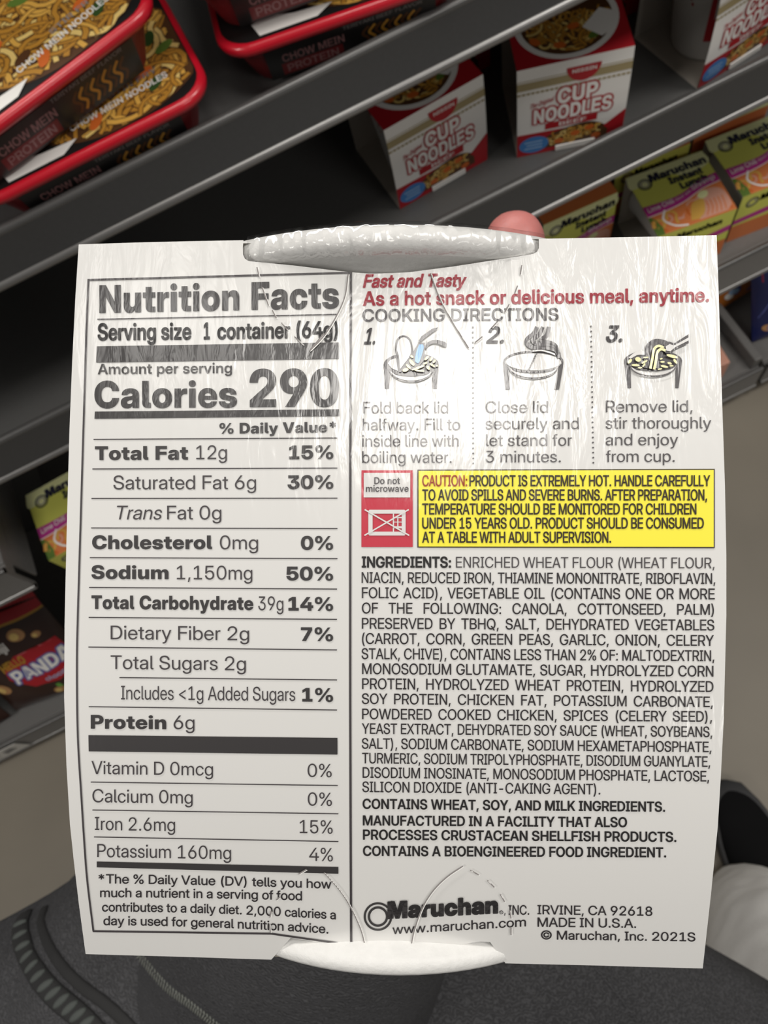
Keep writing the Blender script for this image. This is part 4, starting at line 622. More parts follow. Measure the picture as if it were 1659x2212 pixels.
    166, 374, 181, 352, 192, 324, 197, 307, 197, 276, 197, 234, 181, 212, 152, 213, 132, 212, 112, 234, 83, 276, 67, 307, 67, 324, 67, 352, 73, 374, 83, 386,
    98, 389, 108, 567, 108, 566, 83, 526, 41, 456, 11, 360, -6, 100, 316, 2, 23, 253, -6, 184, -6, 82, 28, 24, 91, 25, 132, 24, 173, 82, 235, 184, 270, 251,
    270, 286, 270, 340, 261, 384, 243, 401, 229, 403, 229, 403, 372, 589, 372, 589, 0, 405, 0, 405, 41, 403, 41, 390, 25, 346, 5, 288, -6, 16, 307, 68, 336,
    68, 382, 84, 408, 113, 409, 132, 408, 152, 382, 181, 336, 197, 307, 197, 278, 197, 236, 181, 212, 152, 213, 132, 212, 113, 236, 83, 278, 68, 101, 296, 1,
    40, 301, -6, 220, -6, 94, 29, 24, 92, 25, 132, 24, 172, 94, 235, 216, 270, 297, 270, 356, 270, 456, 250, 530, 214, 568, 164, 569, 134, 569, 109, 83, 109,
    83, 163, 483, 163, 399, 153, 398, 169, 374, 191, 332, 203, 303, 203, 272, 203, 228, 191, 206, 169, 207, 153, 207, 112, 206, 96, 230, 72, 276, 60, 309, 60,
    332, 60, 368, 66, 394, 78, 401, 85, 567, 85, 556, 59, 482, 17, 368, -6, 102, 211, 2, 4, 403, 264, 403, 193, 11, 193, 11, 264, 17, 107, 0, 107, 290, 106,
    319, 148, 355, 232, 372, 299, 372, 330, 372, 388, 372, 403, 372, 403, 301, 394, 301, 360, 301, 349, 301, 318, 301, 292, 289, 293, 274, 293, 0, 103, 316, 2,
    38, 313, -108, 228, -108, 118, -85, 58, -45, 51, -19, 229, -19, 232, -26, 254, -37, 290, -43, 313, -43, 356, -43, 402, -18, 403, 7, 403, 48, 403, 48, 390,
    32, 346, 12, 288, 3, 253, 3, 184, 3, 82, 37, 24, 97, 25, 135, 24, 174, 82, 235, 184, 270, 251, 270, 286, 270, 342, 260, 386, 241, 403, 228, 403, 228, 403,
    264, 589, 264, 589, 17, 588, -27, 522, -82, 398, -108, 16, 307, 75, 336, 75, 382, 90, 408, 118, 409, 137, 408, 156, 382, 183, 336, 198, 307, 198, 278, 198,
    236, 184, 212, 156, 213, 137, 212, 118, 236, 90, 278, 75, 104, 312, 1, 23, 233, 142, 233, 0, 47, 0, 47, 372, 233, 372, 233, 192, 205, 192, 228, 227, 322,
    270, 399, 270, 458, 270, 538, 245, 578, 198, 579, 166, 579, 0, 393, 0, 393, 146, 392, 168, 352, 191, 313, 191, 288, 191, 252, 180, 232, 158, 105, 139, 2,
    4, 47, 0, 47, 264, 233, 264, 233, 0, 12, 139, 286, 94, 286, 38, 311, 39, 331, 38, 351, 94, 377, 139, 377, 182, 377, 238, 351, 239, 331, 238, 311, 182, 286,
    106, 139, 2, 13, 47, 264, 233, 264, 233, -13, 232, -43, 188, -84, 98, -104, 33, -104, -41, -104, -41, -33, -5, -33, 22, -33, 46, -19, 47, -4, 12, 139, 286,
    94, 286, 38, 311, 39, 331, 38, 351, 94, 377, 139, 377, 184, 377, 240, 351, 241, 331, 240, 311, 182, 286, 107, 296, 3, 7, 213, 64, 213, 174, 235, 174, 381,
    264, 593, 264, 365, 126, 315, 126, 4, 47, 0, 47, 372, 233, 372, 233, 0, 4, 389, 0, 251, 106, 373, 171, 601, 0, 108, 154, 1, 16, 239, 0, 138, 0, 46, 37, 47,
    79, 47, 372, 233, 372, 233, 88, 232, 78, 250, 69, 271, 69, 276, 69, 288, 69, 293, 69, 293, 0, 278, 0, 252, 0, 109, 467, 1, 42, 47, 0, 47, 264, 225, 264,
    225, 201, 217, 201, 230, 225, 280, 255, 348, 270, 387, 270, 446, 270, 536, 235, 547, 201, 533, 201, 540, 224, 592, 254, 668, 270, 711, 270, 762, 270, 842,
    247, 888, 205, 889, 176, 889, 0, 703, 0, 703, 154, 702, 174, 662, 195, 629, 195, 606, 195, 574, 185, 556, 166, 557, 153, 557, 0, 379, 0, 379, 155, 378,
    173, 338, 195, 307, 195, 284, 195, 250, 185, 232, 166, 233, 153, 233, 0, 110, 312, 1, 23, 233, 142, 233, 0, 47, 0, 47, 264, 231, 264, 231, 192, 205, 192,
    228, 227, 322, 270, 399, 270, 458, 270, 538, 245, 578, 198, 579, 166, 579, 0, 393, 0, 393, 146, 392, 168, 352, 191, 313, 191, 288, 191, 252, 180, 232, 158,
    111, 307, 2, 16, 309, -6, 224, -6, 96, 28, 24, 90, 25, 132, 24, 174, 96, 236, 224, 270, 309, 270, 392, 270, 520, 236, 590, 174, 591, 132, 590, 90, 520, 28,
    392, -6, 16, 309, 67, 334, 67, 378, 82, 402, 111, 403, 132, 402, 153, 378, 182, 334, 197, 309, 197, 280, 197, 238, 182, 212, 153, 213, 132, 212, 111, 238,
    82, 280, 67, 112, 316, 2, 23, 47, -104, 47, 264, 231, 264, 231, 230, 233, 230, 248, 243, 292, 261, 348, 270, 383, 270, 448, 270, 550, 235, 608, 173, 609,
    132, 608, 91, 552, 28, 450, -6, 381, -6, 346, -6, 288, 5, 246, 25, 235, 39, 233, 39, 233, -104, 16, 327, 68, 356, 68, 398, 83, 420, 113, 421, 132, 420,
    152, 398, 181, 356, 197, 327, 197, 296, 197, 250, 181, 224, 152, 225, 132, 224, 113, 250, 84, 296, 68, 113, 316, 2, 23, 589, -104, 403, -104, 403, 39, 401,
    39, 386, 25, 344, 5, 288, -6, 253, -6, 184, -6, 82, 28, 24, 91, 25, 132, 24, 173, 82, 235, 184, 270, 251, 270, 286, 270, 342, 261, 386, 243, 401, 230, 405,
    230, 405, 264, 589, 264, 16, 307, 68, 336, 68, 382, 84, 408, 113, 409, 132, 408, 152, 382, 181, 336, 197, 307, 197, 278, 197, 236, 181, 212, 152, 213, 132,
    212, 113, 236, 83, 278, 68, 114, 207, 1, 20, 47, 0, 47, 264, 227, 264, 227, 217, 227, 217, 242, 243, 302, 264, 357, 264, 370, 264, 394, 264, 405, 264, 405,
    189, 396, 189, 354, 189, 335, 189, 304, 189, 258, 175, 232, 149, 233, 131, 233, 0, 115, 281, 1, 44, 287, -7, 210, -7, 94, 16, 26, 58, 21, 85, 205, 85, 208,
    72, 248, 56, 285, 56, 316, 56, 352, 67, 353, 76, 352, 84, 322, 93, 293, 96, 195, 104, 114, 111, 32, 151, 33, 182, 32, 209, 90, 248, 200, 269, 277, 269,
    354, 269, 464, 247, 526, 206, 529, 177, 359, 177, 358, 190, 314, 207, 285, 207, 252, 207, 218, 195, 219, 187, 218, 180, 246, 170, 271, 168, 381, 158, 462,
    151, 542, 116, 543, 86, 542, 59, 478, 17, 364, -7, 116, 207, 2, 4, 395, 264, 395, 193, 11, 193, 11, 264, 16, 101, 336, 287, 336, 287, 93, 286, 80, 304, 71,
    333, 71, 346, 71, 386, 71, 395, 71, 395, 0, 380, 0, 322, 0, 291, 0, 190, 0, 100, 37, 101, 77, 117, 312, 1, 23, 227, -6, 168, -6, 86, 19, 46, 66, 47, 98,
    47, 264, 233, 264, 233, 118, 232, 96, 274, 73, 313, 73, 336, 73, 374, 84, 392, 106, 393, 122, 393, 264, 579, 264, 579, 0, 397, 0, 397, 72, 421, 72, 396,
    37, 304, -6, 118, 297, 1, 14, 191, 0, 1, 264, 195, 264, 265, 147, 280, 121, 308, 69, 323, 43, 279, 43, 292, 69, 318, 121, 335, 147, 403, 264, 595, 264,
    405, 0, 119, 440, 1, 36, 163, 0, 1, 264, 197, 264, 233, 187, 246, 157, 272, 94, 285, 63, 261, 63, 274, 94, 304, 157, 319, 187, 359, 264, 523, 264, 563,
    187, 578, 157, 606, 94, 623, 63, 597, 63, 610, 94, 634, 157, 647, 187, 683, 264, 881, 264, 719, 0, 527, 0, 471, 95, 462, 109, 448, 138, 432, 168, 427, 183,
    457, 183, 448, 168, 434, 138, 418, 109, 411, 95, 355, 0, 120, 285, 1, 28, 1, 0, 209, 152, 205, 120, 15, 264, 215, 264, 245, 237, 264, 219, 296, 187, 313,
    171, 263, 171, 280, 187, 312, 219, 333, 237, 365, 264, 563, 264, 365, 120, 369, 152, 571, 0, 369, 0, 337, 28, 316, 46, 282, 76, 267, 92, 307, 92, 288, 76,
    256, 46, 235, 28, 201, 0, 121, 297, 1, 27, 65, -104, 65, -33, 141, -33, 158, -33, 180, -28, 192, -17, 199, -8, 203, 0, 1, 264, 195, 264, 267, 147, 282,
    121, 310, 69, 325, 43, 271, 43, 284, 69, 312, 122, 329, 147, 403, 264, 595, 264, 369, -35, 350, -60, 302, -91, 236, -104, 191, -104, 160, -104, 94, -104,
    122, 282, 1, 12, 49, 0, 49, 60, 295, 192, 295, 193, 49, 193, 49, 264, 511, 264, 511, 200, 273, 72, 273, 71, 517, 71, 517, 0, 169, 459, 3, 32, 263, 186,
    262, 214, 316, 259, 406, 286, 463, 286, 512, 286, 594, 264, 646, 228, 653, 204, 535, 204, 530, 216, 488, 230, 463, 230, 438, 230, 398, 218, 374, 198, 375,
    186, 374, 174, 398, 155, 438, 143, 463, 143, 488, 143, 528, 157, 535, 168, 651, 168, 646, 145, 592, 108, 512, 86, 463, 86, 408, 86, 316, 113, 262, 159, 20,
    461, -6, 380, -6, 240, 24, 134, 77, 76, 146, 77, 186, 76, 226, 134, 296, 240, 348, 380, 378, 461, 378, 538, 378, 678, 348, 784, 296, 844, 226, 845, 186,
    844, 146, 784, 77, 678, 24, 538, -6, 20, 461, 63, 510, 63, 600, 82, 668, 116, 706, 161, 707, 186, 706, 212, 668, 256, 600, 290, 510, 309, 461, 309, 408,
    309, 318, 290, 250, 256, 212, 212, 213, 186, 212, 161, 250, 116, 318, 82, 408, 63, 174, 329, 4, 20, 329, 86, 268, 86, 162, 109, 84, 149, 38, 202, 39, 232,
    38, 262, 84, 315, 162, 355, 268, 378, 329, 378, 388, 378, 494, 355, 574, 315, 620, 262, 621, 232, 620, 202, 574, 149, 494, 109, 388, 86, 16, 329, 127, 388,
    127, 482, 155, 540, 203, 541, 232, 540, 261, 482, 309, 386, 337, 329, 337, 270, 337, 174, 309, 118, 261, 119, 232, 118, 203, 174, 155, 270, 127, 4, 373,
    166, 319, 226, 401, 226, 459, 166, 22, 217, 166, 217, 300, 339, 300, 372, 300, 422, 288, 450, 266, 451, 252, 450, 237, 422, 217, 370, 205, 335, 205, 269,
    205, 269, 238, 333, 238, 348, 238, 368, 245, 369, 252, 368, 258, 348, 266, 333, 266, 301, 266, 301, 166,
]


# ------------------------------------------------------------------ lettering
GLYPHS = {}


def load_glyphs():
    d = FONT_DATA
    p = 0
    for w in 'RSB':
        for _ in range(FONT_N):
            ch, adv, nc = d[p:p + 3]
            p += 3
            cs = []
            for _ in range(nc):
                n = d[p]
                p += 1
                cs.append([(d[p + 2 * i] >> 1, d[p + 2 * i + 1], d[p + 2 * i] & 1) for i in range(n)])
                p += 2 * n
            GLYPHS[w, chr(ch)] = (adv, cs)


load_glyphs()


def flatten(c, seg=4):
    pts = []
    n = len(c)
    full = []
    for i in range(n):
        a, b = c[i], c[(i + 1) % n]
        full.append(a)
        if not a[2] and not b[2]:
            full.append(((a[0] + b[0]) / 2, (a[1] + b[1]) / 2, 1))
    k = next(i for i, q in enumerate(full) if q[2])
    full = full[k:] + full[:k]
    n = len(full)
    i = 0
    while i < n:
        a = full[i]
        pts.append((a[0], a[1]))
        b = full[(i + 1) % n]
        if not b[2]:
            e = full[(i + 2) % n]
            for t in range(1, seg):
                u = t / seg
                pts.append(((1 - u) ** 2 * a[0] + 2 * u * (1 - u) * b[0] + u * u * e[0],
                            (1 - u) ** 2 * a[1] + 2 * u * (1 - u) * b[1] + u * u * e[1]))
            i += 2
        else:
            i += 1
    return pts


def winding(P, contours):
    w = np.zeros(len(P), int)
    px, py = P[:, 0:1], P[:, 1:2]
    for c in contours:
        a = np.asarray(c, float)
        b = np.roll(a, -1, axis=0)
        ax, ay, bx, by = a[:, 0], a[:, 1], b[:, 0], b[:, 1]
        cr = (bx - ax) * (py - ay) - (px - ax) * (by - ay)
        w += ((ay <= py) & (by > py) & (cr > 0)).sum(1) - ((ay > py) & (by <= py) & (cr < 0)).sum(1)
    return w


def fill(contours, grid=0.0):
    """triangles of a (possibly self-overlapping) outline, non-zero rule"""
    vs, es = [], []
    for c in contours:
        b = len(vs)
        vs += [Vector((float(x), float(y))) for x, y in c]
        es += [(b + i, b + (i + 1) % len(c)) for i in range(len(c))]
    A = np.array([(v.x, v.y) for v in vs])
    lo, hi = A.min(0), A.max(0)
    if grid:
        nx, ny = int((hi[0] - lo[0]) / grid), int((hi[1] - lo[1]) / grid)
        for i in range(1, nx + 1):
            for j in range(1, ny + 1):
                vs.append(Vector((lo[0] + (hi[0] - lo[0]) * (i - 0.47) / nx, lo[1] + (hi[1] - lo[1]) * (j - 0.53) / ny)))
    r = delaunay_2d_cdt(vs, es, [], 0, 1e-7 * float(max(hi - lo)))
    V = np.array([(v.x, v.y) for v in r[0]])
    F = np.array([f for f in r[2] if len(f) == 3], int)
    cen = V[F].mean(1)
    return V, F[winding(cen, contours) != 0]


GM = {}


def glyph(w, ch):
    k = (w, ch)
    if k not in GM:
        adv, cs = GLYPHS[k]
        if cs:
            fl = [flatten(c) for c in cs]
            V, F = fill(fl)
            GM[k] = (adv, V, F, V[:, 0].min(), V[:, 0].max())
        else:
            GM[k] = (adv, None, None, 0, adv)
    return GM[k]


CAP = 372.5


class Art:
    """flat printing: shapes in sheet coordinates, one material index each, stacked in thin layers"""

    def __init__(s, ydown=False):
        s.V, s.F, s.M, s.n = [], [], [], 0
        s.sg = -1.0 if ydown else 1.0

    def raw(s, V, F, m, lay):
        V = np.column_stack([V, np.full(len(V), float(lay))])
        s.V.append(V)
        s.F.append(np.asarray(F, int) + s.n)
        s.M += [m] * len(F)
        s.n += len(V)

    def poly(s, pts, m, lay=1, sub=0.0, grid=0.0):
        c = pts if isinstance(pts[0][0], (tuple, list)) else [pts]
        if sub:
            c = [subdiv(q, sub) for q in c]
        V, F = fill(c, grid)
        if len(F):
            s.raw(V, F, m, lay)

    def rect(s, x0, y0, x1, y1, m, lay=1, sub=0.0, grid=0.0):
        s.poly([(x0, y0), (x1, y0), (x1, y1), (x0, y1)], m, lay, sub, grid)

    def ellipse(s, cx, cy, rx, ry, m, lay=1, n=32, rot=0.0, a0=0.0, a1=2 * PI):
        q = []
        for i in range(n if a1 - a0 > 6.28 else n + 1):
            a = a0 + (a1 - a0) * i / n
            x, y = rx * math.cos(a), ry * math.sin(a)
            q.append((cx + x * math.cos(rot) - y * math.sin(rot), cy + x * math.sin(rot) + y * math.cos(rot)))
        s.poly(q, m, lay)

    def stroke(s, pts, w, m, lay=1, sub=0.0, closed=False, taper=None):
        p = [tuple(map(float, q)) for q in pts]
        if closed:
            p.append(p[0])
        if sub:
            q = [p[0]]
            for a, b in zip(p, p[1:]):
                k = max(1, int(math.hypot(b[0] - a[0], b[1] - a[1]) / sub))
                q += [(a[0] + (b[0] - a[0]) * i / k, a[1] + (b[1] - a[1]) * i / k) for i in range(1, k + 1)]
            p = q
        P = np.array(p)
        T = np.gradient(P, axis=0) if len(P) > 2 else np.array([P[1] - P[0]] * 2)
        if closed:
            T[0] = T[-1] = P[1] - P[-2]
        T /= np.linalg.norm(T, axis=1)[:, None] + 1e-12
        N = np.column_stack([-T[:, 1], T[:, 0]])
        ww = np.full(len(P), w / 2.0) if taper is None else np.asarray(taper) * w / 2.0
        V = np.vstack([P + N * ww[:, None], P - N * ww[:, None]])
        n = len(P)
        F = []
        for i in range(n - 1):
            F += [(i, i + 1, n + i + 1), (i, n + i + 1, n + i)]
        s.raw(V, F, m, lay)

    def ring(s, cx, cy, r, w, m, lay=1, a0=0.0, a1=2 * PI, n=48):
        s.stroke([(cx + r * math.cos(a0 + (a1 - a0) * i / n), cy + s.sg * r * math.sin(a0 + (a1 - a0) * i / n)) for i in range(n + 1)], w, m, lay)

    def text(s, t, w, p0, p1, cap, m, lay=1, shear=0.0, kx=None, fat=0.0, bend=0.0):
        """ink from p0 (left end of the baseline) to p1; cap = capital height; kx fixes the letter width and
        pads the word spaces instead (justified copy)"""
        gs = []
        x = 0.0
        words = 0
        for ch in t:
            if ch == ' ':
                x += GLYPHS[w, 'n'][0] * 0.46
                words += 1
                continue
            g = glyph(w, ch)
            gs.append((g, x, words))
            x += g[0]
        left = gs[0][0][3]
        right = gs[-1][1] + gs[-1][0][4]
        nat = right - left
        dx, dy = p1[0] - p0[0], p1[1] - p0[1]
        L = math.hypot(dx, dy)
        ux, uy = dx / L, dy / L
        sx = L / nat
        pad = 0.0
        if kx is not None and kx < sx and words:
            pad = (L - nat * kx) / words
            sx = kx
        sy = cap / CAP
        offs = [(0, 0)] if not fat else [(fat * math.cos(a), fat * math.sin(a)) for a in np.linspace(0, 2 * PI, 10)[:-1]]
        for g, gx, wd in gs:
            if g[1] is None:
                continue
            X = (g[1][:, 0] + gx - left) * sx + pad * wd
            Y = g[1][:, 1] * sy
            X = X + shear * Y
            bx = bend * 4 * (X / L) * (1 - X / L)
            for ox, oy in offs:
                s.raw(np.column_stack([p0[0] + ux * X + ox - (s.sg * uy) * Y * 0, p0[1] + uy * X + s.sg * (Y + bx) + oy]), g[2], m, lay)

    def emit(s, name, mats, fn, parent=None, offset=None):
        V = np.vstack(s.V)
        F = np.vstack(s.F)
        return put(name, fn(V[:, 0], V[:, 1], V[:, 2]), F.tolist(), mats, parent, s.M, False, offset)


def subdiv(c, d):
    out = []
    for a, b in zip(c, c[1:] + c[:1]):
        k = max(1, int(math.hypot(b[0] - a[0], b[1] - a[1]) / d))
        out += [(a[0] + (b[0] - a[0]) * i / k, a[1] + (b[1] - a[1]) * i / k) for i in range(k)]
    return out


def spline(pts, k=8):
    """Catmull-Rom through the points"""
    P = [np.array(p, float) for p in pts]
    P = [2 * P[0] - P[1]] + P + [2 * P[-1] - P[-2]]
    out = []
    for i in range(1, len(P) - 2):
        for t in np.linspace(0, 1, k, endpoint=False):
            a, b, c, d = P[i - 1:i + 3]
            out.append(tuple(0.5 * (2 * b + (c - a) * t + (2 * a - 5 * b + 4 * c - d) * t * t + (3 * b - a - 3 * c + d) * t ** 3)))
    out.append(tuple(P[-2]))
    return out


def noodles(art, x0, y0, x1, y1, n, w, cols, lay, rng, inside=None, ln=0.5):
    for i in range(n):
        for _ in range(30):
            x, y = rng.uniform(x0, x1), rng.uniform(y0, y1)
            if inside is None or inside(x, y):
                break
        a = rng.uniform(0, 2 * PI)
        turn = rng.choice((-1, 1)) * rng.uniform(0.15, 0.55)
        st = (x1 - x0) * ln / 14
        pts = []
        for k in range(14):
            if not (x0 <= x <= x1 and y0 <= y <= y1) or (inside and not inside(x, y)):
                break
            pts.append((x, y))
            x += st * math.cos(a)
            y += st * math.sin(a)
            a += turn + rng.uniform(-0.1, 0.1)
            if rng.random() < 0.1:
                turn = -turn
        if len(pts) > 3:
            k_ = w * rng.uniform(0.7, 1.2)
            art.stroke(pts, k_ * 1.22, cols[-1], lay + i * 0.02)
            art.stroke(pts, k_ * 0.85, rng.choice(cols[:-1]), lay + i * 0.02 + 0.01)




# ------------------------------------------------------------------ the store: floor and shelving
M_FLOOR = mat('polished_concrete', (0.245, 0.215, 0.17), 0.5, noise_amt=0.10, noise_scale=3.0)
M_STEEL = mat('charcoal_shelf_paint', (0.056, 0.056, 0.057), 0.40, noise_amt=0.05, noise_scale=300, bump=0.08, bump_scale=900)
M_STEEL2 = mat('grey_shelf_paint', (0.16, 0.155, 0.15), 0.42, noise_amt=0.05, noise_scale=200, bump=0.08, bump_scale=900)
M_BACK = mat('dark_back_panel', (0.06, 0.06, 0.058), 0.6)
M_STEEL_LIT = mat('lit_charcoal_paint', (0.095, 0.094, 0.092), 0.5, noise_amt=0.05, noise_scale=300, bump=0.08, bump_scale=900)  # charcoal paint lightened in place of light missing on the decks
M_TAG = mat('price_tag_paper', (0.62, 0.61, 0.58), 0.5)
M_TAGINK = mat('price_tag_ink', (0.2, 0.2, 0.2), 0.5)

fl = Mesh()
fl.add([(-3, -3, 0), (3, -3, 0), (3, 1.2, 0), (-3, 1.2, 0)], [(0, 1, 2, 3)])
tag(fl.build('floor', M_FLOOR, None, False), kind='structure')

M_EDGE_HL = mat('painted_edge_highlight', (0.26, 0.255, 0.25), 0.28, metal=0.55)  # paler colour stands in for lamp highlights along the bottom lip edges
M_EDGE_HL2 = mat('dim_edge_highlight', (0.13, 0.128, 0.126), 0.30, metal=0.4)  # dimmer painted highlight for the top lip edges
Y0 = 0.49


def shelf(label, x0, x1, deck, top, bot, m, depth=0.44, y0=Y0, group='charcoal shelves of the shelving run', ridge=True):
    t = thing('store_shelf', label, 'shelf', ((x0 + x1) / 2, y0, deck), group=group)
    h = (x1 - x0) / 2
    d = Mesh()
    d.box((-h, 0.016, -0.022), (h, depth, 0.0))
    bevel(d.build('deck', M_STEEL_LIT if m is M_STEEL else m, t, False), 0.0012)
    lo, hi = bot - deck, top - deck
    prof = []
    for i in range(9):                                   # rolled top edge
        a = PI * i / 8
        prof.append((0.0045 - 0.0045 * math.cos(a), hi - 0.0045 + 0.0045 * math.sin(a)))
    prof += [(0.009, -0.002), (0.0155, -0.002), (0.0155, -0.021), (0.007, -0.022), (0.0065, lo + 0.004)]
    for i in range(7):                                   # rolled bottom flange
        a = -PI * i / 6
        prof.append((0.002 + 0.0045 * math.cos(a), lo + 0.0045 + 0.0045 * math.sin(a)))
    prof += [(-0.0022, lo + 0.009), (0.0, lo + 0.014)]
    f = Mesh()
    f.loft([[(x, y, z) for y, z in prof] for x in (-h, h)])
    o = f.build('front_lip', m, t, True)
    o.modifiers.new('edge', 'EDGE_SPLIT').split_angle = math.radians(50)
    for nm, yy, zz, r, mm in (('bottom_highlight', -0.0012, lo + 0.0040, 0.0042, M_EDGE_HL if ridge else m), ('top_highlight', 0.0040, hi - 0.0036, 0.0042, M_EDGE_HL2 if ridge else m)):  # thin tubes added to carry the painted edge highlights
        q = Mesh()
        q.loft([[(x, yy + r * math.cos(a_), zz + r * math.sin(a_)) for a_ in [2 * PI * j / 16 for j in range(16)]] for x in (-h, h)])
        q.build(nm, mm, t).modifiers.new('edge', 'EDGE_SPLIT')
    for sx in (-1, 1):
        b = Mesh()
        b.box((sx * h - (0.003 if sx > 0 else 0), 0.02, -0.075), (sx * h + (0 if sx > 0 else 0.003), depth, -0.022))
        b.build('side_bracket', m, t, False)
    return t


XL, XR = -0.465, 0.825
SH_A = shelf('charcoal shelf carrying the red noodle trays, uppermost in view', XL, XR, 1.180, 1.200, 1.1535, M_STEEL)
SH_T = shelf('unseen charcoal shelf over the top of the frame, added to shade the tray shelf', XL, XR, 1.53, 1.545, 1.50, M_STEEL, depth=0.25, y0=0.68)  # unseen shelf, put in to keep lamp light off the tray deck
SH_B = shelf('charcoal shelf carrying the white and red cup boxes, second from top', XL, XR, 0.960, 0.989, 0.931, M_STEEL)
SH_C = shelf('charcoal shelf carrying the yellow-green noodle boxes, third from top', XL, XR, 0.605, 0.621, 0.5515, M_STEEL2)
SH_D = shelf('bottom base shelf with blue bags at its right end', XL, XR, 0.118, 0.127, 0.056, M_STEEL2)
SH_E = shelf('short grey shelf end jutting out above the brown candy bags', XL - 1.2, XL - 0.008, 0.752, 0.757, 0.685, M_STEEL2)
SH_F = shelf('bottom base shelf under the brown candy bags', XL - 1.2, XL - 0.008, 0.118, 0.127, 0.056, M_STEEL2)
SH_G = shelf('base shelf of the neighbouring bay at far right', XR + 0.012, XR + 1.2, 0.118, 0.127, 0.056, M_STEEL2)
for x0, x1 in ((XL - 1.2, XL), (XL, XR), (XR, XR + 1.2)):
    b = Mesh()
    b.box((x0 + 0.004, Y0 + 0.442, 0.0), (x1 - 0.004, Y0 + 0.455, 1.75))
    tag(b.build('back_panel', M_BACK, None, False), 'dark back panel closing the shelving bay', 'panel', 'back panels of the shelving')
for x0, x1 in ((XL - 1.2, XL - 0.01), (XL, XR), (XR + 0.012, XR + 1.2)):
    b = Mesh()
    b.box((x0 + 0.004, Y0 + 0.06, 0.0), (x1 - 0.004, Y0 + 0.44, 0.092))
    tag(b.build('kick_plate', M_STEEL, None, False), 'dark kick plate under the base shelf', 'panel', 'kick plates of the shelving')
b = Mesh()
b.box((-0.018, 0.0, 0), (0.0, 0.42, 0.035))
t = thing('bay_divider', 'low grey divider at the right end of the base shelf', 'divider', (XR - 0.001, Y0 + 0.014, 0.1182))
bevel(b.build('divider_plate', M_STEEL2, t, False), 0.003)

t = thing('price_tag', 'pale price tag on the lip under the brown candy bags', 'price tag', (-0.955, Y0 - 0.003, 0.06))
b = Mesh()
b.box((-0.06, -0.0012, 0.008), (0.055, 0.0, 0.062))
b.build('tag_card', M_TAG, t, False)
a = Art()
for k in range(5):
    a.rect(-0.05, 0.05 - k * 0.008, -0.01 + 0.006 * (k % 3), 0.053 - k * 0.008, 0)
a.poly([(0.012, 0.022), (0.04, 0.03), (0.035, 0.05), (0.016, 0.046)], 0)
a.emit('tag_print', [M_TAGINK], lambda x, y, l: np.column_stack([x, np.full_like(x, -0.0016), y]), t)


# ------------------------------------------------------------------ the boxed cup held up to the camera
# The printed back panel is a gently bowed card, 95 mm wide.  Its art is drawn in sheet units and
# carried onto the bowed card by sheet().
_u = np.array([508, 640, 780, 930, 1150, 1350, 1505, 1653, 1780, 1950, 2080.0])
_w = np.array([1378, 1390, 1401, 1412, 1423.5, 1428, 1427, 1415, 1400, 1363, 1333.0])
BOW = np.polyfit((_u - 1300) / 800, _w, 4)


def depth_at(u, v):
    return 0.095 * FPX / np.polyval(BOW, (v - 1300) / 800) * (1 - 0.031 * (u - 860) / 1390)


R3 = np.array([RIGHT, DOWN, FWD])


def held(p):
    """points in the holder's frame (right, down, away; metres) to the store frame"""
    return np.asarray(p, float) @ R3 + np.array(EYE)


def sheet(u, v, lay=0.0):
    u, v = np.asarray(u, float), np.asarray(v, float)
    z = depth_at(u, v) - np.asarray(lay) * 1.2e-4
    return held(np.column_stack([(u - 829.5) * z / FPX, (v - 1106) * z / FPX, z]))


M_CARD = mat('white_card', (0.69, 0.683, 0.668), 0.5, coat=1.0, coat_rough=0.16, coat_bump=0.20, coat_scale=(330, 75, 200))
M_CARDIN = mat('grey_card_inside', (0.55, 0.52, 0.47), 0.8)
CB = dict(coat=1.0, coat_rough=0.16, coat_bump=0.20, coat_scale=(330, 75, 200))
M_INK = mat('black_ink', (0.030, 0.027, 0.028), 0.5, **CB)
M_GREYINK = mat('dark_grey_ink', (0.045, 0.038, 0.042), 0.5, **CB)
M_RED = mat('red_ink', (0.52, 0.018, 0.045), 0.5, **CB)
M_YEL = mat('yellow_ink', (0.90, 0.80, 0.035), 0.5, **CB)
M_BRN = mat('brown_ink', (0.045, 0.028, 0.012), 0.5, **CB)
M_ORR = mat('rust_ink', (0.50, 0.07, 0.02), 0.5, **CB)
M_WHT = mat('white_ink', (0.69, 0.676, 0.662), 0.5, **CB)
M_BLU = mat('blue_ink', (0.10, 0.33, 0.75), 0.5, **CB)
M_CRM = mat('cream_ink', (0.85, 0.80, 0.42), 0.5, **CB)
M_CUT_SHADE = mat('cut_shade', (0.24, 0.22, 0.215), 0.8)  # dark strokes drawn for the shadow inside the card cuts
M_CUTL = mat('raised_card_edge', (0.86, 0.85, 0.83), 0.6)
M_FOAM = mat('white_foam', (0.72, 0.715, 0.70), 0.55, bump=0.25, bump_scale=900, noise_amt=0.03, noise_scale=500)

PACK = thing('noodle_cup_box', 'white boxed noodle cup held up close with nutrition facts and cooking directions', 'noodle box',
             tuple(held([[0.0, 0.069, 0.155]])[0]))
PACK.rotation_euler = m3.to_euler()
PO = np.array(PACK.location)
PR = np.array([RIGHT, -DOWN, -FWD]).T


def own(p):
    """store frame -> the held box's own axes"""
    return (np.asarray(p, float) - PO) @ PR


